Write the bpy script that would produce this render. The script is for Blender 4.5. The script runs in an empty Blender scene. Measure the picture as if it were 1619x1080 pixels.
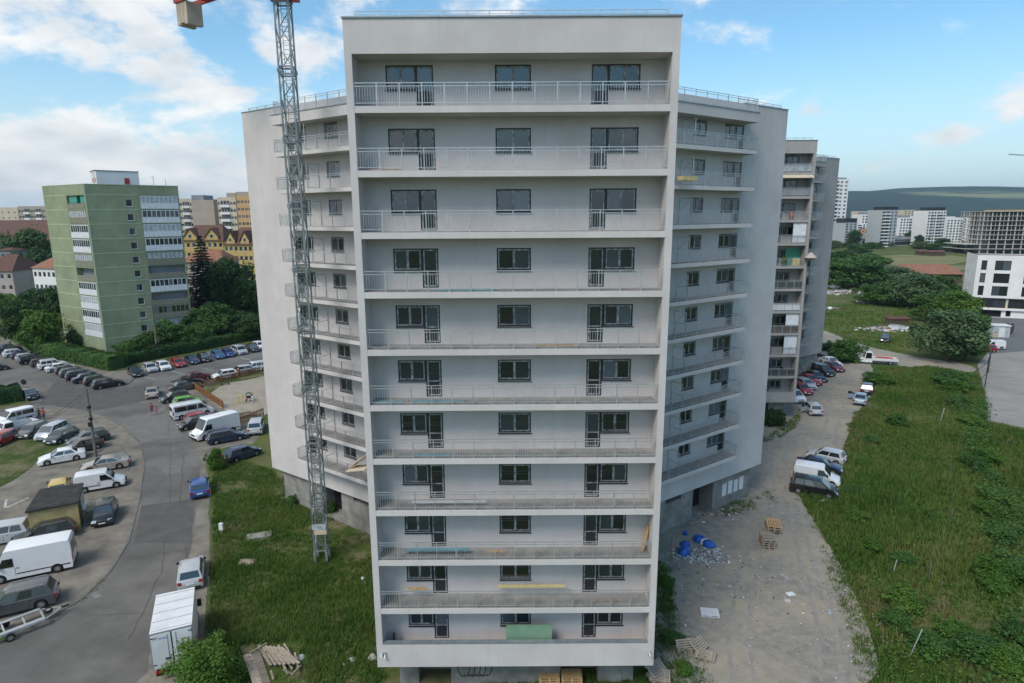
import bpy, bmesh, math, random
import numpy as np
from mathutils import Vector, Matrix, Euler
rad = math.radians
random.seed(7); rng = np.random.default_rng(7)
S = bpy.context.scene; COL = S.collection

# ------------------------------------------------------------------ camera, sky, sun, exposure
CAM_H = 27.0; PITCH = rad(11.4); ROLL = rad(0.34); FOC = 990.0
cd = bpy.data.cameras.new('camera'); cd.sensor_width = 36.0; cd.lens = 36.0 * FOC / 1619.0
cd.clip_start = 0.5; cd.clip_end = 40000
cam = bpy.data.objects.new('camera', cd); COL.objects.link(cam); S.camera = cam
cam.matrix_world = Matrix.Translation((0, 0, CAM_H)) @ Matrix.Rotation(rad(90) - PITCH, 4, 'X') @ Matrix.Rotation(-ROLL, 4, 'Z')

SUN_AZ = rad(-144); SUN_EL = rad(50)          # azimuth measured from +Y towards +X
W = bpy.data.worlds.new('World'); S.world = W; W.use_nodes = True
def build_world():
    nt = W.node_tree; N = nt.nodes; L = nt.links; N.clear()
    out = N.new('ShaderNodeOutputWorld'); bg = N.new('ShaderNodeBackground'); bg.inputs['Strength'].default_value = 0.15
    sky = N.new('ShaderNodeTexSky'); sky.sky_type = 'NISHITA'; sky.sun_disc = False
    sky.sun_elevation = SUN_EL; sky.sun_rotation = SUN_AZ
    sky.air_density = 1.0; sky.dust_density = 0.6; sky.ozone_density = 1.0; sky.altitude = 300
    tc = N.new('ShaderNodeTexCoord'); sep = N.new('ShaderNodeSeparateXYZ'); L.new(tc.outputs['Generated'], sep.inputs[0])
    def m(op, a, b=None, c=None):
        n = N.new('ShaderNodeMath'); n.operation = op
        for i, v in enumerate((a, b, c)):
            if v is None: continue
            if isinstance(v, (int, float)): n.inputs[i].default_value = v
            else: L.new(v, n.inputs[i])
        return n.outputs[0]
    z = m('MAXIMUM', sep.outputs['Z'], 0.0); zz = m('ADD', z, 0.38)
    px = m('DIVIDE', sep.outputs['X'], zz); py = m('DIVIDE', sep.outputs['Y'], zz)
    comb = N.new('ShaderNodeCombineXYZ'); L.new(px, comb.inputs[0]); L.new(py, comb.inputs[1])
    def noise(scale, det, rough, off, dist=0.0):
        mp = N.new('ShaderNodeMapping'); L.new(comb.outputs[0], mp.inputs[0]); mp.inputs['Location'].default_value = off
        t = N.new('ShaderNodeTexNoise'); L.new(mp.outputs[0], t.inputs['Vector']); t.inputs['Scale'].default_value = scale
        t.inputs['Detail'].default_value = det; t.inputs['Roughness'].default_value = rough; t.inputs['Distortion'].default_value = dist
        return t.outputs[0]
    n1 = noise(CLOUD[0], 12, 0.61, CLOUD[1], 0.12); n2 = noise(0.9, 2, 0.5, (5.2, 1.3, 0))
    d = m('ADD', m('MULTIPLY', n1, 1.0), m('MULTIPLY', m('SUBTRACT', n2, 0.5), 0.35))
    d = m('ADD', d, m('MULTIPLY', sep.outputs['X'], -0.12))            # thicker cloud on the sun's side
    mr = N.new('ShaderNodeMapRange'); mr.interpolation_type = 'SMOOTHSTEP'; L.new(d, mr.inputs[0])
    mr.inputs[1].default_value = CLOUD[2]; mr.inputs[2].default_value = CLOUD[3]
    # light and dark inside the clouds
    n3 = noise(4.6, 6, 0.55, (3.1, 7.7, 0))
    cr = N.new('ShaderNodeValToRGB'); L.new(n3, cr.inputs[0])
    cr.color_ramp.elements[0].position = 0.32; cr.color_ramp.elements[0].color = (2.2, 2.32, 2.42, 1)
    cr.color_ramp.elements[1].position = 0.62; cr.color_ramp.elements[1].color = (3.35, 3.3, 3.22, 1)
    # thin veil of vapour that thickens towards the horizon
    vz = N.new('ShaderNodeMapRange'); vz.interpolation_type = 'SMOOTHSTEP'; L.new(sep.outputs['Z'], vz.inputs[0])
    vz.inputs[1].default_value = -0.02; vz.inputs[2].default_value = 0.26; vz.inputs[3].default_value = 0.85; vz.inputs[4].default_value = 0.05
    gain = N.new('ShaderNodeMix'); gain.data_type = 'RGBA'; gain.blend_type = 'MULTIPLY'; gain.inputs[0].default_value = 1
    L.new(sky.outputs[0], gain.inputs[6]); gain.inputs[7].default_value = SKYGAIN
    mx0 = N.new('ShaderNodeMix'); mx0.data_type = 'RGBA'; L.new(vz.outputs[0], mx0.inputs[0]); L.new(gain.outputs[2], mx0.inputs[6])
    mx0.inputs[7].default_value = (2.35, 2.68, 2.78, 1)
    mx = N.new('ShaderNodeMix'); mx.data_type = 'RGBA'; L.new(m('MULTIPLY', mr.outputs[0], 0.93), mx.inputs[0])
    L.new(mx0.outputs[2], mx.inputs[6]); L.new(cr.outputs[0], mx.inputs[7])
    L.new(mx.outputs[2], bg.inputs[0]); L.new(bg.outputs[0], out.inputs[0])
COFF = (3.09, 4.6, 1.0)
CLOUD = (2.5, COFF, 0.485, 0.60)
SKYGAIN = (0.34, 0.52, 0.55, 1)
build_world()
sd = bpy.data.lights.new('sun', 'SUN'); sd.energy = 1.2; sd.angle = rad(22); sd.color = (1.0, 0.94, 0.87)
sun = bpy.data.objects.new('sun', sd); COL.objects.link(sun)
sdir = Vector((math.sin(SUN_AZ) * math.cos(SUN_EL), math.cos(SUN_AZ) * math.cos(SUN_EL), math.sin(SUN_EL)))
sun.rotation_euler = sdir.to_track_quat('Z', 'Y').to_euler(); sun.location = (0, 0, 80)
S.view_settings.view_transform = 'Standard'; S.view_settings.look = 'None'
S.view_settings.exposure = 1.18; S.view_settings.gamma = 1.0; S.view_settings.use_curve_mapping = False

# ------------------------------------------------------------------ survey of the photograph: pixel -> place in the world
_F = Vector((0, math.cos(PITCH), -math.sin(PITCH))); _R0 = Vector((1, 0, 0)); _U0 = Vector((0, math.sin(PITCH), math.cos(PITCH)))
_R = _R0 * math.cos(ROLL) - _U0 * math.sin(ROLL); _U = _U0 * math.cos(ROLL) + _R0 * math.sin(ROLL)
def ray(px, py): return _F * FOC + _R * (px - 809.5) - _U * (py - 540.0)
def G(px, py, z=0.0):
    d = ray(px, py); return Vector((0, 0, CAM_H)) + d * ((z - CAM_H) / d.z)
def AT(px, py, Y):
    d = ray(px, py); return Vector((0, 0, CAM_H)) + d * (Y / d.y)

# ------------------------------------------------------------------ materials
def ramp_mat(name, c1, c2, scale=1.0, rough=0.85, detail=5, bump=0.0, bscale=None, metallic=0.0, spec=0.3, c3=None, s2=None, amt2=0.5, coord='world'):
    m = bpy.data.materials.new(name); m.use_nodes = True; nt = m.node_tree; N = nt.nodes; L = nt.links
    b = N['Principled BSDF']; b.inputs['Roughness'].default_value = rough; b.inputs['Metallic'].default_value = metallic
    b.inputs['Specular IOR Level'].default_value = spec
    if coord == 'world':
        g = N.new('ShaderNodeNewGeometry'); vec = g.outputs['Position']
    else:
        g = N.new('ShaderNodeTexCoord'); vec = g.outputs['Object']
    t = N.new('ShaderNodeTexNoise'); L.new(vec, t.inputs['Vector']); t.inputs['Scale'].default_value = scale
    t.inputs['Detail'].default_value = detail; t.inputs['Roughness'].default_value = 0.62
    r = N.new('ShaderNodeValToRGB'); L.new(t.outputs[0], r.inputs[0])
    r.color_ramp.elements[0].position = 0.34; r.color_ramp.elements[0].color = (*c1, 1)
    r.color_ramp.elements[1].position = 0.66; r.color_ramp.elements[1].color = (*c2, 1)
    col = r.outputs[0]
    if c3 is not None:
        t2 = N.new('ShaderNodeTexNoise'); L.new(vec, t2.inputs['Vector']); t2.inputs['Scale'].default_value = s2; t2.inputs['Detail'].default_value = 6
        t2.inputs['Roughness'].default_value = 0.65
        r2 = N.new('ShaderNodeValToRGB'); L.new(t2.outputs[0], r2.inputs[0]); r2.color_ramp.elements[0].position = 0.45; r2.color_ramp.elements[1].position = 0.62
        mu = N.new('ShaderNodeMath'); mu.operation = 'MULTIPLY'; L.new(r2.outputs[0], mu.inputs[0]); mu.inputs[1].default_value = amt2
        mx = N.new('ShaderNodeMix'); mx.data_type = 'RGBA'; L.new(mu.outputs[0], mx.inputs[0]); L.new(col, mx.inputs[6]); mx.inputs[7].default_value = (*c3, 1)
        col = mx.outputs[2]
    L.new(col, b.inputs['Base Color'])
    if bump:
        tb = N.new('ShaderNodeTexNoise'); L.new(vec, tb.inputs['Vector']); tb.inputs['Scale'].default_value = bscale or scale * 8; tb.inputs['Detail'].default_value = 4
        bp = N.new('ShaderNodeBump'); L.new(tb.outputs[0], bp.inputs['Height']); bp.inputs['Strength'].default_value = bump; bp.inputs['Distance'].default_value = 0.02
        L.new(bp.outputs[0], b.inputs['Normal'])
    return m
def streak_mat(name, c1, c2, c3):
    """render coat: trowel patches, faint vertical water streaks and dusty blotches"""
    m = ramp_mat(name, c1, c2, 0.55, 0.9, 10, 0.4, 45, spec=0.2, c3=c3, s2=0.22, amt2=0.4); nt = m.node_tree; N = nt.nodes; L = nt.links; b = N['Principled BSDF']
    g = N.new('ShaderNodeNewGeometry'); mp = N.new('ShaderNodeMapping'); L.new(g.outputs['Position'], mp.inputs[0]); mp.inputs['Scale'].default_value = (2.6, 2.6, 0.10)
    t = N.new('ShaderNodeTexNoise'); L.new(mp.outputs[0], t.inputs['Vector']); t.inputs['Scale'].default_value = 1.0; t.inputs['Detail'].default_value = 6; t.inputs['Roughness'].default_value = 0.7
    r = N.new('ShaderNodeMapRange'); L.new(t.outputs[0], r.inputs[0]); r.inputs[1].default_value = 0.52; r.inputs[2].default_value = 0.72; r.inputs[4].default_value = 0.38
    src = b.inputs['Base Color'].links[0].from_socket; mx = N.new('ShaderNodeMix'); mx.data_type = 'RGBA'; L.new(r.outputs[0], mx.inputs[0]); L.new(src, mx.inputs[6]); mx.inputs[7].default_value = (*c3, 1)
    L.new(mx.outputs[2], b.inputs['Base Color']); return m
def plain(name, c, rough=0.6, metallic=0.0, spec=0.4, v=0.12, scale=3.0):
    return ramp_mat(name, tuple(x * (1 - v) for x in c), tuple(x * (1 + v) for x in c), scale, rough, 3, 0, None, metallic, spec)
def glass_mat(name, c, rough=0.03, spec=0.75):
    m = bpy.data.materials.new(name); m.use_nodes = True; nt = m.node_tree; N = nt.nodes; L = nt.links; b = N['Principled BSDF']
    o = N.new('ShaderNodeObjectInfo'); r = N.new('ShaderNodeValToRGB'); L.new(o.outputs['Random'], r.inputs[0])
    e = r.color_ramp.elements; r.color_ramp.interpolation = 'CONSTANT'
    e[0].position = 0; e[0].color = (*[x * 0.5 for x in c], 1); e[1].position = 0.4; e[1].color = (*[x * 1.1 for x in c], 1)
    for p, f in ((0.65, 1.9), (0.8, 3.0), (0.92, 4.5)): q = e.new(p); q.color = (*[x * f for x in c], 1)  # lighter panes at random: film, curtains and reflections put into the colour
    L.new(r.outputs[0], b.inputs['Base Color']); b.inputs['Roughness'].default_value = rough; b.inputs['Specular IOR Level'].default_value = spec
    b.inputs['IOR'].default_value = 1.65
    return m
def objcol_mat(name, rough=0.25, spec=0.5, metallic=0.0, coat=0.0, dirt=0.25):
    m = bpy.data.materials.new(name); m.use_nodes = True; nt = m.node_tree; N = nt.nodes; L = nt.links; b = N['Principled BSDF']
    o = N.new('ShaderNodeObjectInfo'); tc = N.new('ShaderNodeTexCoord'); t = N.new('ShaderNodeTexNoise'); L.new(tc.outputs['Object'], t.inputs['Vector'])
    t.inputs['Scale'].default_value = 2.2; t.inputs['Detail'].default_value = 6
    mr = N.new('ShaderNodeMapRange'); L.new(t.outputs[0], mr.inputs[0]); mr.inputs[1].default_value = 0.5; mr.inputs[2].default_value = 0.75; mr.inputs[3].default_value = 0; mr.inputs[4].default_value = dirt
    mx = N.new('ShaderNodeMix'); mx.data_type = 'RGBA'; L.new(mr.outputs[0], mx.inputs[0]); L.new(o.outputs['Color'], mx.inputs[6]); mx.inputs[7].default_value = (0.2, 0.18, 0.15, 1)
    L.new(mx.outputs[2], b.inputs['Base Color']); b.inputs['Roughness'].default_value = rough; b.inputs['Specular IOR Level'].default_value = spec
    b.inputs['Metallic'].default_value = metallic; b.inputs['Coat Weight'].default_value = coat; b.inputs['Coat Roughness'].default_value = 0.06
    return m
def leaf_mat(name, cols, transl=0.25, ps=0.25):
    m = bpy.data.materials.new(name); m.use_nodes = True; nt = m.node_tree; N = nt.nodes; L = nt.links; b = N['Principled BSDF']
    g = N.new('ShaderNodeNewGeometry'); t = N.new('ShaderNodeTexNoise'); L.new(g.outputs['Position'], t.inputs['Vector']); t.inputs['Scale'].default_value = ps; t.inputs['Detail'].default_value = 4
    a = N.new('ShaderNodeMath'); a.operation = 'MULTIPLY_ADD'; L.new(g.outputs['Random Per Island'], a.inputs[0]); a.inputs[1].default_value = 0.45; 
    mr = N.new('ShaderNodeMapRange'); L.new(t.outputs[0], mr.inputs[0]); mr.inputs[1].default_value = 0.3; mr.inputs[2].default_value = 0.7; mr.inputs[3].default_value = 0; mr.inputs[4].default_value = 0.55
    L.new(mr.outputs[0], a.inputs[2])
    r = N.new('ShaderNodeValToRGB'); L.new(a.outputs[0], r.inputs[0]); e = r.color_ramp.elements
    e[0].position = 0; e[0].color = (*cols[0], 1); e[1].position = 1; e[1].color = (*cols[-1], 1)
    for i, c in enumerate(cols[1:-1]):
        q = e.new((i + 1) / (len(cols) - 1)); q.color = (*c, 1)
    L.new(r.outputs[0], b.inputs['Base Color']); b.inputs['Roughness'].default_value = 0.6; b.inputs['Specular IOR Level'].default_value = 0.15
    tr = N.new('ShaderNodeBsdfTranslucent'); L.new(r.outputs[0], tr.inputs[0]); ms = N.new('ShaderNodeMixShader'); ms.inputs[0].default_value = transl
    L.new(b.outputs[0], ms.inputs[1]); L.new(tr.outputs[0], ms.inputs[2]); L.new(ms.outputs[0], N['Material Output'].inputs[0])
    return m

M = {}
M['stucco'] = streak_mat('grey_render', (0.53, 0.50, 0.495), (0.59, 0.558, 0.553), (0.45, 0.425, 0.415))
M['stucco_old'] = streak_mat('weathered_grey_render', (0.33, 0.315, 0.305), (0.38, 0.365, 0.355), (0.26, 0.245, 0.235))
M['stucco_pale'] = streak_mat('pale_render', (0.55, 0.525, 0.51), (0.61, 0.583, 0.568), (0.46, 0.44, 0.42))  # slightly lighter render for slabs, soffits and roofs
M['concrete'] = ramp_mat('raw_concrete', (0.20, 0.195, 0.18), (0.33, 0.32, 0.30), 0.8, 0.95, 9, 0.5, 14, spec=0.2, c3=(0.12, 0.115, 0.10), s2=0.5, amt2=0.6)
M['floor'] = ramp_mat('balcony_screed', (0.20, 0.19, 0.185), (0.29, 0.28, 0.27), 1.3, 0.95, 7, 0.2, 20, c3=(0.36, 0.34, 0.32), s2=0.8, amt2=0.4)
M['flash'] = plain('grey_flashing', (0.30, 0.34, 0.36), 0.4, 0.5)
M['galv'] = ramp_mat('galvanised_steel', (0.42, 0.45, 0.46), (0.56, 0.58, 0.59), 4, 0.42, 4, metallic=0.55, spec=0.5)
M['frame'] = plain('anthracite_frame', (0.022, 0.026, 0.03), 0.4)
M['film'] = ramp_mat('protective_film', (0.10, 0.105, 0.11), (0.48, 0.49, 0.50), 5, 0.5, 3)
M['pane'] = glass_mat('window_glass', (0.025, 0.032, 0.04))
M['panel'] = plain('door_panel', (0.03, 0.034, 0.04), 0.35)
M['dark'] = plain('dark_interior', (0.012, 0.012, 0.012), 0.9)
M['black'] = plain('black_plastic', (0.012, 0.012, 0.013), 0.5)
M['rubber'] = plain('tyre_rubber', (0.018, 0.018, 0.018), 0.85, spec=0.2)
M['alloy'] = plain('alloy_wheel', (0.42, 0.43, 0.44), 0.35, 0.6)
M['paint'] = objcol_mat('car_paint', 0.28, 0.5, 0.0, 0.6, 0.10)
M['objc'] = objcol_mat('painted_surface', 0.6, 0.3, 0.0, 0.0, 0.3)
M['carglass'] = glass_mat('car_glass', (0.02, 0.026, 0.03), 0.03, 0.9)
M['headlight'] = plain('headlight_lens', (0.55, 0.57, 0.6), 0.12, 0.2, 0.8)
M['taillight'] = plain('tail_light_lens', (0.32, 0.012, 0.012), 0.2, 0, 0.6)
M['plate'] = plain('number_plate_white', (0.7, 0.7, 0.7), 0.5)
M['white'] = ramp_mat('white_paint', (0.62, 0.63, 0.65), (0.74, 0.75, 0.76), 1.5, 0.5, 5, c3=(0.5, 0.5, 0.5), s2=0.6, amt2=0.3)
M['wood'] = ramp_mat('weathered_wood', (0.22, 0.18, 0.14), (0.42, 0.36, 0.29), 5, 0.9, 6, coord='object')
M['newwood'] = ramp_mat('fresh_timber', (0.36, 0.22, 0.10), (0.55, 0.38, 0.2), 4, 0.8, 6, coord='object')
M['fencewood'] = ramp_mat('stained_fence_wood', (0.17, 0.07, 0.022), (0.28, 0.13, 0.045), 3, 0.8, 5)
M['bark'] = ramp_mat('tree_bark', (0.06, 0.045, 0.032), (0.12, 0.095, 0.07), 4, 0.95, 5, 0.5, 20)
M['leaf_dark'] = leaf_mat('dark_leaves', [(0.0175, 0.0456, 0.0175), (0.0386, 0.0913, 0.0281), (0.0789, 0.1492, 0.0386)])
M['leaf_mid'] = leaf_mat('green_leaves', [(0.0258, 0.0676, 0.0193), (0.0612, 0.1368, 0.0322), (0.1207, 0.2093, 0.0515)])
M['leaf_light'] = leaf_mat('bright_leaves', [(0.0390, 0.0975, 0.0156), (0.0780, 0.1625, 0.0260), (0.1365, 0.2340, 0.0455)])
M['leaf_grey'] = leaf_mat('willow_leaves', [(0.0413, 0.0825, 0.0343), (0.0825, 0.1444, 0.0618), (0.1650, 0.2338, 0.1169)])
M['needle'] = leaf_mat('spruce_needles', [(0.0078, 0.0234, 0.0130), (0.0182, 0.0442, 0.0234), (0.0364, 0.0715, 0.0364)], 0.1)
M['grass'] = leaf_mat('tall_grass', [(0.038, 0.095, 0.018), (0.075, 0.155, 0.028), (0.14, 0.195, 0.045), (0.26, 0.24, 0.105)], 0.3, 0.12)
M['drygrass'] = leaf_mat('dry_grass', [(0.12, 0.11, 0.045), (0.20, 0.17, 0.085), (0.30, 0.25, 0.14)], 0.3, 0.3)
M['grass_left'] = leaf_mat('lush_grass', [(0.034, 0.090, 0.016), (0.068, 0.145, 0.026), (0.125, 0.19, 0.042), (0.23, 0.21, 0.095)], 0.3, 0.22)
M['ground'] = ramp_mat('meadow_ground', (0.045, 0.085, 0.018), (0.095, 0.12, 0.035), 0.05, 0.95, 8, 0.6, 3, spec=0.1, c3=(0.16, 0.13, 0.075), s2=0.11, amt2=0.55)
M['soil_grass'] = ramp_mat('grassy_soil', (0.045, 0.075, 0.016), (0.085, 0.10, 0.032), 0.3, 0.95, 8, 0.6, 5, spec=0.1, c3=(0.20, 0.165, 0.11), s2=0.3, amt2=0.75)
M['asphalt'] = ramp_mat('worn_asphalt', (0.098, 0.094, 0.087), (0.142, 0.136, 0.126), 0.35, 0.9, 10, 0.3, 40, spec=0.25, c3=(0.185, 0.175, 0.158), s2=0.12, amt2=0.7)
M['asphalt_grey'] = ramp_mat('newer_asphalt', (0.12, 0.125, 0.13), (0.15, 0.152, 0.155), 0.3, 0.9, 8, spec=0.25)
M['dust'] = ramp_mat('dusty_paving', (0.14, 0.13, 0.112), (0.26, 0.235, 0.195), 0.6, 0.95, 10, 0.4, 12, spec=0.15, c3=(0.11, 0.10, 0.088), s2=0.22, amt2=0.5)
M['gravel'] = ramp_mat('gravel', (0.20, 0.185, 0.16), (0.31, 0.285, 0.245), 1.6, 0.95, 15, 0.8, 9, spec=0.15, c3=(0.36, 0.31, 0.235), s2=0.16, amt2=0.8)
M['track'] = ramp_mat('packed_gravel', (0.235, 0.222, 0.198), (0.31, 0.288, 0.25), 0.9, 0.95, 12, spec=0.15)
M['sand'] = ramp_mat('sandy_ground', (0.27, 0.24, 0.19), (0.36, 0.32, 0.26), 0.5, 0.95, 9, 0.3, 10, spec=0.1)
M['patch'] = ramp_mat('asphalt_repair', (0.082, 0.079, 0.075), (0.11, 0.107, 0.10), 0.8, 0.9, 8)
M['court'] = ramp_mat('pale_concrete_court', (0.26, 0.245, 0.22), (0.33, 0.31, 0.28), 0.4, 0.9, 8, c3=(0.22, 0.205, 0.185), s2=0.12, amt2=0.6)
M['patch2'] = ramp_mat('pale_asphalt_repair', (0.14, 0.135, 0.125), (0.185, 0.176, 0.16), 0.8, 0.9, 8)
M['kerb'] = ramp_mat('kerb_stone', (0.12, 0.118, 0.11), (0.19, 0.185, 0.17), 2, 0.9, 6)
M['roadpaint'] = ramp_mat('worn_road_paint', (0.3, 0.3, 0.29), (0.55, 0.55, 0.53), 2.5, 0.8, 8)
M['green1'] = ramp_mat('green_render', (0.25, 0.285, 0.185), (0.295, 0.335, 0.22), 0.5, 0.9, 8, spec=0.2, c3=(0.19, 0.22, 0.14), s2=0.2, amt2=0.6)
M['greenline'] = plain('pale_green_band', (0.42, 0.52, 0.34), 0.8)
M['soot'] = plain('soot_stain', (0.06, 0.065, 0.05), 0.95)
M['pvc'] = plain('white_plastic', (0.66, 0.68, 0.71), 0.4)
M['curtain'] = ramp_mat('net_curtain', (0.25, 0.28, 0.30), (0.5, 0.54, 0.56), 2.5, 0.6, 3)
M['teal'] = plain('teal_panel', (0.06, 0.30, 0.22), 0.5)
M['rustpanel'] = ramp_mat('balcony_sheet', (0.16, 0.17, 0.12), (0.27, 0.26, 0.2), 3, 0.8, 5)
M['tile_brown'] = ramp_mat('brown_roof_tiles', (0.085, 0.045, 0.035), (0.15, 0.08, 0.06), 1.5, 0.85, 6)
M['tile_red'] = ramp_mat('red_roof_tiles', (0.20, 0.09, 0.055), (0.30, 0.15, 0.095), 0.8, 0.85, 6)
M['bitumen'] = ramp_mat('bitumen_roof', (0.028, 0.028, 0.028), (0.06, 0.057, 0.052), 1.6, 0.95, 7)
M['yellow'] = ramp_mat('yellow_render', (0.42, 0.31, 0.11), (0.52, 0.39, 0.16), 0.5, 0.9, 6)
M['kioskwall'] = ramp_mat('ochre_wall', (0.36, 0.29, 0.13), (0.48, 0.39, 0.19), 1.2, 0.9, 6, c3=(0.2, 0.17, 0.1), s2=0.9, amt2=0.5)
M['cream'] = ramp_mat('cream_render', (0.50, 0.43, 0.33), (0.58, 0.50, 0.39), 0.3, 0.9, 5)
M['tan'] = ramp_mat('tan_panel', (0.34, 0.29, 0.24), (0.40, 0.345, 0.29), 0.3, 0.9, 5)
M['orange'] = plain('orange_panel', (0.52, 0.33, 0.17), 0.9)
M['pinkwall'] = ramp_mat('pinkish_render', (0.36, 0.31, 0.28), (0.44, 0.38, 0.35), 0.4, 0.9, 6)
M['whitewall'] = ramp_mat('white_render', (0.68, 0.675, 0.67), (0.76, 0.755, 0.75), 0.3, 0.9, 6)
M['greywall'] = ramp_mat('grey_panel_wall', (0.20, 0.21, 0.23), (0.28, 0.29, 0.31), 0.3, 0.9, 5)
M['skel'] = ramp_mat('fresh_concrete_frame', (0.40, 0.385, 0.36), (0.52, 0.50, 0.47), 0.5, 0.9, 6)
M['red'] = ramp_mat('red_steel', (0.30, 0.035, 0.03), (0.40, 0.06, 0.045), 1.5, 0.5, 5)
M['mast'] = ramp_mat('mast_steel', (0.12, 0.155, 0.165), (0.28, 0.31, 0.32), 1.2, 0.45, 5, metallic=0.35, spec=0.5)
M['ballast'] = ramp_mat('ballast_concrete', (0.34, 0.29, 0.22), (0.46, 0.40, 0.31), 0.9, 0.9, 7, bump=0.3, bscale=8)
M['bluebag'] = plain('blue_plastic_bag', (0.015, 0.10, 0.42), 0.35, v=0.3)
M['bluesheet'] = plain('blue_sheet', (0.16, 0.32, 0.38), 0.5)
M['greenboard'] = ramp_mat('green_board', (0.14, 0.24, 0.17), (0.18, 0.29, 0.20), 1.5, 0.5, 4)
M['osb'] = ramp_mat('yellow_insulation', (0.52, 0.42, 0.18), (0.62, 0.52, 0.27), 3, 0.9, 5)
M['pole'] = ramp_mat('concrete_pole', (0.10, 0.095, 0.085), (0.19, 0.18, 0.16), 3, 0.9, 6)
M['skin'] = plain('skin', (0.42, 0.24, 0.17), 0.6); M['hair'] = plain('dark_hair', (0.015, 0.011, 0.009), 0.7)
M['hill'] = ramp_mat('wooded_hillside', (0.006, 0.020, 0.012), (0.024, 0.050, 0.022), 0.010, 1.0, 12, spec=0.0, c3=(0.22, 0.24, 0.09), s2=0.0016, amt2=0.0)
M['haze'] = None

# ------------------------------------------------------------------ mesh building
class MB:
    def __init__(s): s.v = []; s.f = []; s.mi = []; s.mats = []
    def m(s, mat):
        if mat not in s.mats: s.mats.append(mat)
        return s.mats.index(mat)
    def poly(s, pts, mat):
        n = len(s.v); s.v += [tuple(p) for p in pts]; s.f.append(tuple(range(n, n + len(pts)))); s.mi.append(s.m(mat))
    def hexa(s, p, mat):            # p: 8 points, bottom 4 then top 4 (counter-clockwise seen from above)
        n = len(s.v); s.v += [tuple(q) for q in p]; k = s.m(mat)
        for f in ((3, 2, 1, 0), (4, 5, 6, 7), (0, 1, 5, 4), (1, 2, 6, 5), (2, 3, 7, 6), (3, 0, 4, 7)):
            s.f.append(tuple(n + i for i in f)); s.mi.append(k)
        return s
    def box(s, a, b, mat):
        x0, y0, z0 = a; x1, y1, z1 = b
        return s.hexa([(x0, y0, z0), (x1, y0, z0), (x1, y1, z0), (x0, y1, z0), (x0, y0, z1), (x1, y0, z1), (x1, y1, z1), (x0, y1, z1)], mat)
    def bar(s, p, q, w, h, mat, up=(0, 0, 1)):
        p = Vector(p); q = Vector(q); d = (q - p).normalized(); u = Vector(up)
        if abs(d.dot(u)) > 0.98: u = Vector((1, 0, 0))
        r = d.cross(u).normalized(); u = r.cross(d).normalized(); r *= w / 2; u *= h / 2
        return s.hexa([p - r - u, p + r - u, q + r - u, q - r - u, p - r + u, p + r + u, q + r + u, q - r + u], mat)
    def tube(s, p, q, r0, mat, r1=None, n=8, cap=True):
        p = Vector(p); q = Vector(q); r1 = r0 if r1 is None else r1; d = (q - p).normalized()
        a = d.cross(Vector((0, 0, 1)) if abs(d.z) < 0.95 else Vector((1, 0, 0))).normalized(); b = d.cross(a)
        k0 = len(s.v); k = s.m(mat)
        for c, r in ((p, r0), (q, r1)):
            for i in range(n):
                t = 2 * math.pi * i / n; s.v.append(tuple(c + a * (r * math.cos(t)) + b * (r * math.sin(t))))
        for i in range(n):
            j = (i + 1) % n; s.f.append((k0 + i, k0 + j, k0 + n + j, k0 + n + i)); s.mi.append(k)
        if cap:
            s.f.append(tuple(k0 + i for i in reversed(range(n)))); s.mi.append(k); s.f.append(tuple(k0 + n + i for i in range(n))); s.mi.append(k)
        return s
    def prism(s, pts, z0, z1, mat, bottom=True):
        n = len(pts); k0 = len(s.v); k = s.m(mat)
        s.v += [(p[0], p[1], z0) for p in pts] + [(p[0], p[1], z1) for p in pts]
        for i in range(n):
            j = (i + 1) % n; s.f.append((k0 + i, k0 + j, k0 + n + j, k0 + n + i)); s.mi.append(k)
        s.f.append(tuple(k0 + n + i for i in range(n))); s.mi.append(k)
        if bottom: s.f.append(tuple(k0 + i for i in reversed(range(n)))); s.mi.append(k)
        return s
    def mesh(s, name, smooth=None, recalc=True):
        me = bpy.data.meshes.new(name); me.from_pydata(s.v, [], s.f)
        for m in s.mats: me.materials.append(m)
        me.polygons.foreach_set('material_index', s.mi)
        if recalc:
            bm = bmesh.new(); bm.from_mesh(me); bmesh.ops.recalc_face_normals(bm, faces=bm.faces); bm.to_mesh(me); bm.free()
        if smooth:
            me.polygons.foreach_set('use_smooth', [True] * len(me.polygons)); me.set_sharp_from_angle(angle=rad(smooth))
        me.update(); return me
    def build(s, name, parent=None, loc=(0, 0, 0), rz=0.0, smooth=None, **tags):
        return link(name, s.mesh(name, smooth), parent, loc, rz, **tags)
def link(name, data, parent=None, loc=(0, 0, 0), rz=0.0, label=None, cat=None, group=None, kind=None, color=None):
    o = bpy.data.objects.new(name, data); COL.objects.link(o); o.location = loc
    o.rotation_euler = (0, 0, rz) if isinstance(rz, (int, float)) else rz
    if parent is not None: o.parent = parent
    if label: o['label'] = label
    if cat: o['category'] = cat
    if group: o['group'] = group
    if kind: o['kind'] = kind
    if color: o.color = (*color, 1)
    return o
def thing(name, label, cat, loc=(0, 0, 0), rz=0.0, group=None):
    o = link(name, None, None, loc, rz, label, cat, group); o.empty_display_size = 0.3; return o
def copy_tree(o, parent=None):
    c = o.copy(); COL.objects.link(c)
    if parent is not None: c.parent = parent
    for ch in KIDS.get(o, ()): copy_tree(ch, c)
    return c
KIDS = {}
def kids(root):                       # record the tree of a prototype once, so that copies need no searching
    cs = [o for o in COL.objects if o.parent == root]
    KIDS[root] = cs
    for c in cs: kids(c)
def rv(o, loc=None, rz=None):
    if loc is not None: o.location = loc
    if rz is not None: o.rotation_euler = (0, 0, rz)
    return o
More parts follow.
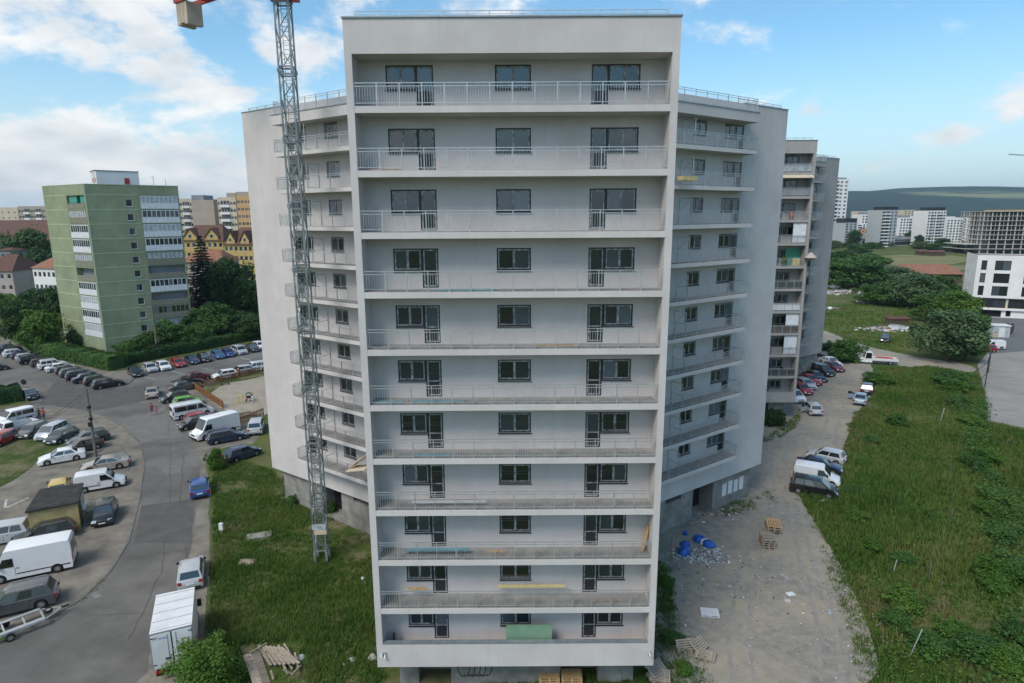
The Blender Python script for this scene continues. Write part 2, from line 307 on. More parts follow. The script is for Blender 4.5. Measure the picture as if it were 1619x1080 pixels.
class Frame:
    """a wall's own axes: u along the wall, d outward from it, z up (all relative to the thing's origin)"""
    def __init__(s, o, u): s.o = Vector((o[0], o[1])); s.u = Vector((u[0], u[1])).normalized(); s.n = Vector((s.u.y, -s.u.x)); s.rz = math.atan2(s.u.y, s.u.x)
    def p(s, u, d, z): q = s.o + s.u * u + s.n * d; return (q.x, q.y, z)
    def box(s, mb, u0, u1, d0, d1, z0, z1, mat):
        P = s.p; return mb.hexa([P(u0, d1, z0), P(u1, d1, z0), P(u1, d0, z0), P(u0, d0, z0), P(u0, d1, z1), P(u1, d1, z1), P(u1, d0, z1), P(u0, d0, z1)], mat)
    def wall(s, mb, u0, u1, z0, z1, holes, mat, depth=0.15, back=None):
        us = sorted({u0, u1, *[h[0] for h in holes], *[h[1] for h in holes]}); zs = sorted({z0, z1, *[h[2] for h in holes], *[h[3] for h in holes]})
        for a, b in zip(us, us[1:]):
            run = None
            for c, e in list(zip(zs, zs[1:])) + [(None, None)]:
                solid = c is not None and not any(h[0] <= (a + b) / 2 <= h[1] and h[2] <= (c + e) / 2 <= h[3] for h in holes)
                if solid and run is None: run = c
                if not solid and run is not None:
                    end = c if c is not None else z1
                    mb.poly([s.p(a, 0, run), s.p(b, 0, run), s.p(b, 0, end), s.p(a, 0, end)], mat); run = None
        for (a, b, c, e) in holes:
            quads = [((a, c), (b, c)), ((b, e), (a, e))]
            for u in (a, b):                 # jambs, left out where a window and a door share one opening
                iv = [(c, e)]
                for (a2, b2, c2, e2) in holes:
                    if (u == a and abs(b2 - a) < 1e-6) or (u == b and abs(a2 - b) < 1e-6):
                        iv = [(lo, hi) for (p, q) in iv for (lo, hi) in ((p, min(q, c2)), (max(p, e2), q)) if hi - lo > 1e-6]
                quads += [((u, p), (u, q)) for p, q in iv]
            for (q0, q1) in quads:
                mb.poly([s.p(q0[0], 0, q0[1]), s.p(q1[0], 0, q1[1]), s.p(q1[0], -depth, q1[1]), s.p(q0[0], -depth, q0[1])], mat)
            if back is not None: mb.poly([s.p(a, -depth, c), s.p(b, -depth, c), s.p(b, -depth, e), s.p(a, -depth, e)], back)
        return mb
# window meshes live in their own axes: x along the wall from 0 to w, y into the wall (outward is -y), z from 0 to h
_wm = {}
def window(parent, fr, u, z, w, h, d=-0.15, nc=2, fm='frame', cm='film', pm='pane', door=False, name=None, org=(0, 0), gap=0.07, sill=True):
    key = (round(w, 2), round(h, 2), nc, fm, cm, pm, door, gap, sill)
    if key not in _wm:
        f = MB(); t = gap; fmM = M[fm]
        f.box((0, -0.03, 0), (w, 0.05, t), fmM); f.box((0, -0.03, h - t), (w, 0.05, h), fmM)
        f.box((0, -0.03, t), (t, 0.05, h - t), fmM); f.box((w - t, -0.03, t), (w, 0.05, h - t), fmM)
        if sill and not door: f.box((-0.03, -0.19, -0.035), (w + 0.03, 0.0, -0.003), fmM)
        cs = []; cw = (w - 2 * t) / nc
        cas = None
        if cm:
            c = MB(); k = min(0.06, cw * 0.12); H = h - 2 * t; cmM = M[cm]
            c.box((0, -0.05, 0), (cw, 0.0, k), cmM); c.box((0, -0.05, H - k), (cw, 0.0, H), cmM)
            c.box((0, -0.05, k), (k, 0.0, H - k), cmM); c.box((cw - k, -0.05, k), (cw, 0.0, H - k), cmM)
            if door: c.box((k, -0.045, H * 0.42 - 0.03), (cw - k, 0.0, H * 0.42 + 0.03), cmM)
            cas = c.mesh('casement')
        p = MB(); p.box((0.02, -0.02, 0.02 if not door else (h - 2 * t) * 0.42), (cw - 0.02, -0.005, h - 2 * t - 0.02), M[pm]); pane = p.mesh('pane')
        pan = None
        if door:
            q = MB(); q.box((0.02, -0.03, 0.02), (cw - 0.02, -0.005, (h - 2 * t) * 0.42 - 0.02), M['panel']); pan = q.mesh('door_panel')
        _wm[key] = (f.mesh('window_frame'), cas, pane, pan, t, cw)
    f, cas, pane, pan, t, cw = _wm[key]
    x, y, _ = fr.p(u, d, 0)
    o = link(name or ('balcony_door' if door else 'window'), f, parent, (x - org[0], y - org[1], z), fr.rz)
    for i in range(nc):
        if cas: link('casement', cas, o, (t + i * cw, 0, t))
        link('pane', pane, o, (t + i * cw, 0, t))
        if pan: link('door_panel', pan, o, (t + i * cw, 0, t))
    return o
def railing(parent, fr, u0, u1, d, z, h=1.0, post=1.02, bal=0.125, ends=(False, False), dback=None, name='railing'):
    """a galvanised balustrade along a frame; the mesh is shared between storeys through the cache"""
    key = (id(fr), u0, u1, d, h, ends)
    if key not in _rail:
        r = MB(); P = fr.p; g = M['galv']
        r.bar(P(u0, d, h), P(u1, d, h), 0.045, 0.035, g); r.bar(P(u0, d, h - 0.14), P(u1, d, h - 0.14), 0.03, 0.03, g); r.bar(P(u0, d, 0.12), P(u1, d, 0.12), 0.03, 0.03, g)
        b = MB(); n = int((u1 - u0) / bal)
        for i in range(1, n):
            u = u0 + (u1 - u0) * i / n; b.bar(P(u, d, 0.12), P(u, d, h - 0.14), 0.016, 0.016, g)
        for e, u in zip(ends, (u0, u1)):
            if e:
                r.bar(P(u, d, h), P(u, dback, h), 0.045, 0.035, g); r.bar(P(u, d, h - 0.14), P(u, dback, h - 0.14), 0.03, 0.03, g); r.bar(P(u, d, 0.12), P(u, dback, 0.12), 0.03, 0.03, g)
                for i in range(1, 9):
                    dd = d + (dback - d) * i / 9; b.bar(P(u, dd, 0.12), P(u, dd, h - 0.14), 0.016, 0.016, g)
        pm = MB(); pm.box((-0.022, -0.022, -0.12), (0.022, 0.022, h), g)
        npst = max(1, round((u1 - u0) / post))
        _rail[key] = (r.mesh('railing'), b.mesh('balusters'), pm.mesh('post'), [fr.p(u0 + (u1 - u0) * i / npst, d + 0.0, 0) for i in range(npst + 1)])
    r, b, pm, ps = _rail[key]
    o = link(name, r, parent, (0, 0, z))
    link('balusters', b, o, kind='stuff')
    for p in ps: link('post', pm, o, p, fr.rz)
    return o
_rail = {}
HAZE = 0.0001
# ------------------------------------------------------------------ ground, roads, paving, hills
def px_poly(pts, z=0.0): return [G(x, y, z) for x, y in pts]
def wobble(pts, step=2.0, amp=0.25, seed=0):
    r = random.Random(seed); out = []
    for i, p in enumerate(pts):
        q = pts[(i + 1) % len(pts)]; n = max(1, min(60, int((q - p).length / step)))
        for k in range(n):
            c = p.lerp(q, k / n)
            out.append((c.x + (r.uniform(-amp, amp) if k else 0), c.y + (r.uniform(-amp, amp) if k else 0)))
    return out
def sheet(name, pts, z, mat, step=2.0, amp=0.25, kind='structure', seed=1, thick=0.0):
    w = wobble(px_poly(pts) if name in SHARP else chaikin(px_poly(pts)), step, amp, seed); b = MB()
    if thick: b.prism(w, z - thick, z, mat, False)
    else: b.poly([(x, y, z) for x, y in w], mat)
    o = b.build(name, kind=kind); return o
def chaikin(P, n=2):
    for _ in range(n): P = [q for i in range(len(P)) for q in (P[i].lerp(P[(i + 1) % len(P)], 0.25), P[i].lerp(P[(i + 1) % len(P)], 0.75))]
    return P
SHARP = {'ball_court', 'car_park', 'asphalt_repair_patch', 'parking_strip'}
def flip_up(o):
    me = o.data
    if me.polygons and me.polygons[0].normal.z < 0: me.flip_normals()
g = MB(); NR = 96
ring = [(R * math.cos(t), R * math.sin(t), 0) for R in (0.01, 300, 1200, 9000) for t in [2 * math.pi * i / NR for i in range(NR)]]
g.v += ring; k = g.m(M['ground'])
for a in range(3):
    for i in range(NR):
        j = (i + 1) % NR; g.f.append((a * NR + i, a * NR + j, (a + 1) * NR + j, (a + 1) * NR + i)); g.mi.append(k)
flip_up(g.build('ground', kind='structure'))
def flat(*a, **k): o = sheet(*a, **k); flip_up(o) if not k.get('thick') else None; return o
flat('forecourt', [(-80, 1100), (320, 1100), (322, 1000), (332, 880), (331, 760), (322, 724), (352, 706), (426, 700), (426, 536), (300, 562), (200, 588), (160, 586), (60, 560), (0, 530), (-80, 515)], 0.010, M['dust'], amp=0.35)
flat('road', [(-80, 1050), (0, 1015), (130, 945), (172, 905), (203, 855), (220, 790), (228, 735), (222, 702), (196, 674), (160, 656), (105, 645), (0, 640), (-80, 650), (-80, 530), (0, 548), (60, 578), (120, 600), (165, 616), (205, 598), (300, 577), (426, 551), (426, 574), (330, 594), (283, 612), (268, 640), (300, 690), (318, 730), (312, 790), (303, 870), (282, 930), (238, 1010), (230, 1100), (-80, 1100)], 0.020, M['asphalt'], amp=0.18)
flat('asphalt_repair_patch', [(262, 640), (292, 690), (222, 702), (200, 676), (232, 655)], 0.030, M['patch2'], amp=0.3, seed=4)
flat('asphalt_repair_patch', [(224, 800), (305, 790), (304, 860), (212, 858)], 0.030, M['patch'], amp=0.1, seed=5)
flat('asphalt_repair_patch', [(90, 600), (190, 616), (240, 605), (250, 630), (150, 650), (60, 640)], 0.030, M['patch'], amp=0.3, seed=6)
flat('asphalt_repair_patch', [(255, 738), (285, 735), (290, 748), (262, 752)], 0.034, M['patch2'], amp=0.1, seed=7)
for pts in ([(142, 941), (150, 936), (160, 942), (152, 947)],):
    o = MB(); o.prism([p[:2] for p in px_poly(pts)], 0.02, 0.036, M['concrete'], False); o.build('drain_cover', label='square drain cover set in the road edge beside the dirt strip', cat='drain cover')
flat('parking_strip', [(60, 575), (0, 552), (0, 545), (80, 558), (165, 588), (195, 598), (165, 612)], 0.026, M['dust'], amp=0.2, seed=8)
def strip_line(name, pts, w, z, h, mat, kind='structure', seg=None):
    b = MB(); P = px_poly(pts)
    for a, c in zip(P, P[1:]): b.bar((a.x, a.y, z + h / 2), (c.x, c.y, z + h / 2), w, h, mat)
    return b.build(name, kind=kind)
strip_line('kerb', [(0, 1017), (65, 984), (130, 947), (172, 907), (203, 857), (220, 792), (228, 737), (222, 704), (196, 676), (160, 657)], 0.14, -0.02, 0.085, M['kerb'])
strip_line('kerb', [(145, 620), (172, 617), (205, 606), (212, 598), (204, 592)], 0.16, -0.02, 0.14, M['kerb'])
strip_line('kerb', [(0, 651), (45, 640), (66, 636), (64, 632), (30, 630)], 0.16, -0.02, 0.14, M['kerb'])
strip_line('kerb', [(146, 720), (175, 702), (190, 706), (206, 725), (202, 742)], 0.14, -0.02, 0.10, M['kerb'])
def marks(name, lines, w, z=0.036):
    for a, b_ in lines:
        p = G(*a); q = G(*b_); d = (q - p).normalized(); n = Vector((-d.y, d.x, 0)) * w / 2; m = MB()
        m.poly([(p - n)[:2] + (z,), (p + n)[:2] + (z,), (q + n)[:2] + (z,), (q - n)[:2] + (z,)], M['roadpaint'])
        o = m.build(name, kind='structure'); flip_up(o)
marks('bay_marking', [((92, 598), (112, 592)), ((72, 590), (92, 586)), ((108, 606), (130, 600)), ((120, 613), (146, 608)), ((57, 583), (76, 580)), ((228, 596), (247, 600)), ((318, 582), (338, 586)), ((272, 587), (290, 592))], 0.14, 0.040)
marks('bay_marking', [((8, 803), (10, 790)), ((10, 803), (45, 787)), ((44, 735), (62, 730)), ((380, 566), (398, 570))], 0.2, 0.022)
flat('lawn', [(-80, 690), (0, 686), (60, 690), (112, 698), (100, 708), (66, 722), (44, 745), (0, 772), (-80, 800)], 0.05, M['soil_grass'], thick=0.06, amp=0.25)
flat('hedge_bed', [(-80, 655), (0, 648), (60, 637), (30, 618), (0, 612), (-80, 612)], 0.05, M['soil_grass'], thick=0.06, amp=0.1)
flat('planting_bed', [(-80, 500), (0, 522), (60, 550), (110, 560), (172, 583), (200, 585), (300, 558), (426, 530), (426, 500), (200, 530), (60, 520)], 0.06, M['soil_grass'], thick=0.07, amp=0.2)
flat('playground', [(328, 624), (345, 606), (390, 596), (430, 588), (430, 660), (395, 656), (370, 655), (340, 640)], 0.022, M['sand'], amp=0.3)
flat('playground_grass', [(316, 626), (330, 608), (392, 592), (430, 583), (430, 592), (392, 601), (352, 607), (330, 625)], 0.030, M['soil_grass'], amp=0.3)
flat('tower_yard', [(334, 760), (345, 715), (430, 742), (560, 790), (700, 820), (900, 1000), (1030, 1100), (318, 1100), (325, 1000), (336, 880)], 0.008, M['soil_grass'], amp=0.4)
flat('gravel_yard', [(1000, 815), (1100, 780), (1150, 750), (1180, 700), (1205, 660), (1225, 650), (1240, 640), (1240, 600), (1262, 545), (1300, 536), (1290, 518), (1305, 524), (1350, 542), (1422, 560), (1545, 578), (1540, 592), (1410, 577), (1372, 573), (1386, 590), (1379, 625), (1347, 665), (1337, 700), (1326, 722), (1262, 783), (1287, 822), (1322, 880), (1352, 940), (1377, 1000), (1400, 1100), (1040, 1100), (1010, 1000)], 0.012, M['gravel'], amp=0.75, step=1.1)
flat('ball_court', [(1545, 577), (1556, 620), (1561, 666), (1720, 700), (1720, 548), (1560, 560)], 0.020, M['court'], amp=0.06)
flat('car_park', [(1556, 562), (1540, 498), (1800, 498), (1800, 552)], 0.016, M['asphalt_grey'], amp=0.05)
strip_line('kerb', [(1545, 577), (1556, 620), (1561, 666), (1640, 682)], 0.15, 0.0, 0.12, M['kerb'])
for y0, y1 in ((594, 612), (612, 632), (632, 654), (654, 672)):     # joints of the slabs in the court
    strip_line('court_joint', [(1556, y0), (1640, y0 + 6)], 0.05, 0.012, 0.014, M['patch'])

flat('far_field', [(1372, 408), (1420, 402), (1530, 404), (1530, 416), (1440, 420), (1390, 418)], 0.02, ramp_mat('dry_field', (0.13, 0.14, 0.05), (0.22, 0.20, 0.09), 0.06, 0.95, 8), amp=1.5, step=6)
flat('far_field', [(1420, 424), (1530, 418), (1530, 428), (1430, 432)], 0.024, ramp_mat('bare_field', (0.20, 0.165, 0.11), (0.15, 0.15, 0.06), 0.08, 0.95, 8), amp=1.5, step=6)
TRACKS = [[(1290, 600), (1315, 640), (1300, 690), (1262, 745), (1250, 800), (1262, 880), (1290, 980), (1300, 1090)], [(1310, 600), (1335, 640), (1318, 692), (1275, 750), (1266, 802), (1282, 880), (1318, 980), (1335, 1090)], [(1215, 700), (1225, 760), (1205, 820), (1170, 900), (1150, 1000), (1160, 1090)], [(1240, 690), (1245, 760), (1226, 822), (1196, 900), (1182, 1000), (1196, 1090)]]
for q in TRACKS:
    P = px_poly(q); r = random.Random(int(q[0][0])); b = MB(); pts = []
    for a, c in zip(P, P[1:]):
        n = max(2, int((c - a).length / 0.6)); pts += [a.lerp(c, i / n) + Vector((r.uniform(-.06, .06), r.uniform(-.06, .06), 0)) for i in range(n)]
    for a, c in zip(pts, pts[1:]):
        d = (c - a).normalized(); n1 = Vector((-d.y, d.x, 0)); w0, w1 = r.uniform(0.08, 0.2), r.uniform(0.08, 0.2)
        b.poly([(a - n1 * w0)[:2] + (0.018,), (a + n1 * w1)[:2] + (0.018,), (c + n1 * w0)[:2] + (0.018,), (c - n1 * w1)[:2] + (0.018,)], M['track'])
    flip_up(b.build('tyre_track', kind='structure'))
SEAMS = [[(300, 690), (262, 702), (228, 706)], [(306, 790), (262, 797), (222, 800)], [(303, 868), (250, 878), (205, 884)], [(262, 640), (270, 700), (268, 800), (255, 905), (205, 1010)], [(120, 962), (150, 972), (240, 968)], [(120, 602), (190, 630), (250, 634)], [(60, 590), (150, 640), (225, 672)], [(296, 900), (285, 800), (290, 720)], [(330, 585), (400, 569)], [(20, 560), (100, 615), (150, 655)]]
for q in SEAMS:
    P = px_poly(q); b = MB(); r = random.Random(len(q) + int(q[0][0]))
    pts = [P[0]]
    for a, c in zip(P, P[1:]):
        n = max(2, int((c - a).length / 0.8))
        for i in range(1, n + 1): w = a.lerp(c, i / n); pts.append(w + Vector((r.uniform(-.12, .12), r.uniform(-.12, .12), 0)))
    for a, c in zip(pts, pts[1:]):
        d = (c - a).normalized(); n = Vector((-d.y, d.x, 0)) * r.uniform(0.008, 0.028); b.poly([(a - n)[:2] + (0.041,), (a + n)[:2] + (0.041,), (c + n)[:2] + (0.041,), (c - n)[:2] + (0.041,)], M['patch'])
    o = b.build('road_crack', kind='structure')
def build_hill(name, X0, X1, Y, depth, prof, mat, seed):
    r = random.Random(seed); nx, ny = 90, 14; b = MB(); k = b.m(mat); ph = [r.uniform(0, 6.28) for _ in range(9)]
    for j in range(ny + 1):
        t = j / ny
        for i in range(nx + 1):
            s = i / nx; x = X0 + (X1 - X0) * s
            e = prof(x) * (math.sin(min(1, t * 1.15) * math.pi / 2) ** 1.1)
            e += prof(x) * 0.11 * sum(math.sin(x * 0.0011 * (q + 1) * 1.37 + ph[q] + t * (q + 2)) / (q + 1) for q in range(8)) * t
            b.v.append((x, Y + depth * t, max(e, 0) - 1))
    for j in range(ny):
        for i in range(nx):
            a = j * (nx + 1) + i; b.f.append((a, a + 1, a + nx + 2, a + nx + 1)); b.mi.append(k)
    return b.build(name, smooth=60, kind='structure')
def fields_mat():
    m = M['hill']; nt = m.node_tree; N = nt.nodes; L = nt.links; b = N['Principled BSDF']
    g = N.new('ShaderNodeNewGeometry'); mp = N.new('ShaderNodeMapping'); L.new(g.outputs['Position'], mp.inputs[0]); mp.inputs['Scale'].default_value = (0.5, 1.0, 7.0)
    t = N.new('ShaderNodeTexNoise'); L.new(mp.outputs[0], t.inputs['Vector']); t.inputs['Scale'].default_value = 0.0016; t.inputs['Detail'].default_value = 5
    r = N.new('ShaderNodeValToRGB'); L.new(t.outputs[0], r.inputs[0]); r.color_ramp.elements[0].position = 0.52; r.color_ramp.elements[1].position = 0.60
    sp = N.new('ShaderNodeSeparateXYZ'); L.new(g.outputs['Position'], sp.inputs[0])
    mz = N.new('ShaderNodeMapRange'); L.new(sp.outputs['Z'], mz.inputs[0]); mz.inputs[1].default_value = 95; mz.inputs[2].default_value = 120
    mz2 = N.new('ShaderNodeMapRange'); L.new(sp.outputs['Z'], mz2.inputs[0]); mz2.inputs[1].default_value = 175; mz2.inputs[2].default_value = 150
    mm = N.new('ShaderNodeMath'); mm.operation = 'MULTIPLY'; L.new(mz.outputs[0], mm.inputs[0]); L.new(mz2.outputs[0], mm.inputs[1])
    m2 = N.new('ShaderNodeMath'); m2.operation = 'MULTIPLY'; L.new(mm.outputs[0], m2.inputs[0]); L.new(r.outputs[0], m2.inputs[1])
    src = b.inputs['Base Color'].links[0].from_socket; mx = N.new('ShaderNodeMix'); mx.data_type = 'RGBA'
    L.new(m2.outputs[0], mx.inputs[0]); L.new(src, mx.inputs[6]); mx.inputs[7].default_value = (0.20, 0.22, 0.09, 1); L.new(mx.outputs[2], b.inputs['Base Color'])
fields_mat()
build_hill('hills', 500, 5600, 3000, 1800, lambda x: max(0.0, min(1.0, (x - 500) / 700)) * (176 - 0.004 * (x - 2500) + 7 * math.sin(x * 0.0021)), M['hill'], 3)

# ------------------------------------------------------------------ the unfinished apartment block and its inhabited twin
FH = 2.892
def slab(k): return 5.67 + FH * (k - 2)                        # underside of the slab of storey k
def apartment_block(name, label, ox, oy, left=True, old=False):
    B = thing(name, label, 'apartment building', (ox, oy, 0))
    st, pale_st, con = (M['stucco_old'], M['stucco_old'], M['concrete']) if old else (M['stucco'], M['stucco_pale'], M['concrete'])
    X0, X1, Y0 = -7.585, 7.755, 30.6; TOP = 35.77; IN = 1.32; PW = 0.34
    F = Frame((X0, Y0), (1, 0)); Wd = X1 - X0                   # u = 0 at the left edge of the tower
    yb = 47.0 - Y0
    a = MB()                                                    # side cheeks, parapets
    F.box(a, 0, PW, -yb, 0, 2.38, TOP, st); F.box(a, Wd - PW, Wd, -yb, 0, 2.38, TOP, st)
    F.box(a, PW, Wd - PW, -0.3, -0.002, 34.26, TOP, st)
    F.box(a, PW, Wd - PW, -0.22, -0.002, 2.38, 3.82, st)
    a.build('outer_wall', B)
    a = MB(); F.box(a, PW, Wd - PW, -yb, -0.3, 34.26, 35.2, pale_st); a.build('roof', B)
    a = MB(); F.box(a, -0.05, Wd + 0.05, -0.36, 0.06, TOP + 0.002, TOP + 0.07, M['flash'])
    F.box(a, -0.05, 0.36, -yb, -0.36, TOP + 0.002, TOP + 0.07, M['flash']); F.box(a, Wd - 0.36, Wd + 0.05, -yb, -0.36, TOP + 0.002, TOP + 0.07, M['flash'])
    a.build('coping', B)
    a = MB(); F.box(a, PW, Wd - PW, -0.26, 0.02, 3.822, 3.87, M['flash']); a.build('sill_flashing', B)
    FI = Frame((X0, Y0 + IN), (1, 0))
    doors_l = (1.60, 3.05, 3.88); mid = (6.84, 8.57); doors_r = (11.48, 12.30, 13.82)
    holes = []
    for k in range(1, 12):
        zf = slab(k) + 0.3
        holes += [(doors_l[0], doors_l[1], zf + 0.93, zf + 2.06), (doors_l[1], doors_l[2], zf + 0.06, zf + 2.06), (mid[0], mid[1], zf + 0.93, zf + 2.06),
                  (doors_r[0], doors_r[1], zf + 0.06, zf + 2.06), (doors_r[1], doors_r[2], zf + 0.93, zf + 2.06)]
    a = MB(); FI.wall(a, PW, Wd - PW, 2.5, 34.26, holes, st, 0.2, M['dark']); a.build('facade_wall', B)
    for k in range(1, 12):
        zf = slab(k) + 0.3
        a = MB(); F.box(a, PW, Wd - PW, -IN, -0.012 if k > 1 else -0.24, slab(k), zf, pale_st)
        F.box(a, PW + 0.001, Wd - PW - 0.001, -IN + 0.001, -0.06 if k > 1 else -0.25, zf + 0.001, zf + 0.02, M['floor']); a.build('balcony_slab', B)
        if old and ox + doors_r[0] < 0: continue
        us = [(doors_r[0], doors_r[1], True), (doors_r[1], doors_r[2], False)]
        us += [(doors_l[0], doors_l[1], False), (doors_l[1], doors_l[2], True), (mid[0], mid[1], False)]
        for (u0, u1, dr) in us:
            if dr: window(B, FI, u0, zf + 0.06, u1 - u0, 2.0, -0.1, 1, door=True)
            else: window(B, FI, u0, zf + 0.93, u1 - u0, 1.13, -0.1, 2)
        if k > 1: railing(B, F, PW + 0.01, Wd - PW - 0.01, -0.07, zf + 0.02, 1.0)
    FT = Frame((X0, Y0 + 0.35), (1, 0)); railing(B, FT, 0.5, Wd - 0.5, 0, TOP - 0.62, 1.0, 1.0, 99, name='roof_railing')
    # plinth under the tower
    a = MB(); FB = Frame((X0, Y0 + 1.6), (1, 0))
    for (u0, u1, d) in ((0.9, 2.0, 0), (2.0, 3.9, -1.2), (3.9, 10.3, 0.05), (10.3, 12.5, -1.2), (12.5, 13.9, 0), (13.9, 14.6, -0.1)):
        FB.box(a, u0, u1, -8 + d, d, -0.1, 2.376, con)
    a.build('plinth', B)
    a = MB(); F.box(a, 0.02, Wd - 0.02, -yb, -0.24, 2.384, 2.5, pale_st); a.build('soffit', B)
    # wings
    for sgn in ((-1, 1) if left else (1,)):
        if sgn > 0: WF = Frame((24.0 + 0.0, 57.0), (-0.819, -0.573)); WF = Frame((24.0 - 19.9 * 0.819, 57.0 - 19.9 * 0.573), (0.819, 0.573)); L0 = 19.9; uu = lambda u: L0 - u
        else: WF = Frame((-23.2, 56.85), (0.819, -0.573)); L0 = 19.1; uu = lambda u: u
        def rng_(a_, b_): return (min(uu(a_), uu(b_)), max(uu(a_), uu(b_)))
        hs = []
        for k in range(2, 12):
            zf = slab(k) + 0.3
            for (u0, u1, z0, z1) in ((10.7, 12.25, 0.93, 2.06), (6.97, 8.5, 0.93, 2.06), (6.0, 6.97, 0.06, 2.06)):
                q = rng_(u0, u1); hs.append((q[0], q[1], zf + z0, zf + z1))
        a = MB(); q = rng_(0, L0); WF.wall(a, q[0], q[1], 3.3, TOP, hs, st, 0.2, M['dark'])
        DEEP = 12.0
        e0 = uu(0); P = WF.p                                     # end wall, back, roof and underside
        far = uu(L0)
        a.poly([P(e0, 0, 3.3), P(e0, -DEEP, 3.3), P(e0, -DEEP, TOP), P(e0, 0, TOP)], st)
        a.poly([P(e0, -DEEP, 3.3), P(far, -DEEP, 3.3), P(far, -DEEP, TOP), P(e0, -DEEP, TOP)], st)
        a.poly([P(e0, 0, 3.3), P(e0, -DEEP, 3.3), P(far, -DEEP, 3.3), P(far, 0, 3.3)], pale_st)
        a.poly([P(e0, 0, TOP - 0.1), P(e0, -DEEP, TOP - 0.1), P(far, -DEEP, TOP - 0.1), P(far, 0, TOP - 0.1)], pale_st)
        a.build('wing_wall', B)
        a = MB(); q = rng_(-0.04, 6.2); WF.box(a, q[0], q[1], -0.3, 0.05, TOP + 0.002, TOP + 0.06, M['flash']); a.build('coping', B)
        D = 1.31; q = rng_(5.95, L0)
        a = MB(); WF.box(a, q[0], q[1], 0.003, D, 34.14, 34.88, st); WF.box(a, q[0] - 0.05, q[1] + 0.05, 0.003, D + 0.05, 34.882, 34.93, M['flash']); a.build('eaves_band', B)
        en = (False, True) if sgn > 0 else (True, False)
        for k in range(2, 12):
            zf = slab(k) + 0.3
            a = MB(); WF.box(a, q[0], q[1], 0.003, D, slab(k), zf, pale_st); WF.box(a, q[0] + 0.05, q[1], 0.004, D - 0.05, zf + 0.001, zf + 0.02, M['floor']); a.build('balcony_slab', B)
            for (u0, u1, dr) in ((10.7, 12.25, False), (6.97, 8.5, False), (6.0, 6.97, True)):
                w = rng_(u0, u1)
                if dr: window(B, WF, w[0], zf + 0.06, w[1] - w[0], 2.0, -0.1, 1, door=True)
                else: window(B, WF, w[0], zf + 0.93, w[1] - w[0], 1.13, -0.1, 2)
            railing(B, WF, q[0] + 0.06, q[1], D - 0.07, zf + 0.02, 1.0, 1.25, 0.14, en, 0.05)
            up = uu(13.5 if sgn > 0 else 9.75); c = MB(); gm = M['galv']
            for dd in (0.05, D - 0.15): c.bar(WF.p(up, dd, 0), WF.p(up, dd, 1.95), 0.04, 0.04, gm)
            for zz in (0.1, 1.0, 1.93): c.bar(WF.p(up, 0.05, zz), WF.p(up, D - 0.15, zz), 0.035, 0.035, gm)
            c.bar(WF.p(up, 0.05, 1.0), WF.p(up, D - 0.15, 1.93), 0.02, 0.02, gm)
            c.build('partition_screen', B, (0, 0, zf + 0.02))
        railing(B, WF, q[0] + 0.1, q[1], D - 0.25, 34.93, 1.0, 1.25, 0.16, en, 0.3, name='roof_railing')
        ro = rng_(0.5, 6.5); railing(B, WF, ro[0], ro[1], -0.4, TOP - 0.62, 1.0, 1.25, 99, name='roof_railing')
        a = MB()                                                 # concrete basement storey, set back
        oh = [rng_(6.6, 9.4) + (0.2, 3.0), rng_(11.0, 13.0) + (2.6, 3.6)]
        WB = Frame(WF.p(0, -0.45, 0)[:2], WF.u); w0 = rng_(1.1, L0)
        WB.wall(a, w0[0], w0[1], -0.1, 5.67, [tuple(h) for h in oh], con, 1.5, M['dark'])
        ee = uu(1.1); a.poly([WB.p(ee, 0, -0.1), WB.p(ee, -DEEP, -0.1), WB.p(ee, -DEEP, 3.29), WB.p(ee, 0, 3.29)], con)
        a.build('basement_wall', B)
        a = MB()
        for h in range(6):                                       # shuttering marks left in the concrete, standing 4 mm proud
            z0 = 0.25 + h * 0.52; qq = rng_(1.15, 6.5); WB.box(a, qq[0], qq[1], 0, 0.012, z0, z0 + 0.03, con)
        a.build('shuttering_seam', B)
    return B
block = apartment_block('apartment_block', 'pale grey unfinished apartment block with projecting balcony tower and two angled wings, nearest building', 0, 0)
old = apartment_block('apartment_block', 'older inhabited grey apartment block behind the right wing with furnished balconies', 29.85, 49.4, left=False, old=True)
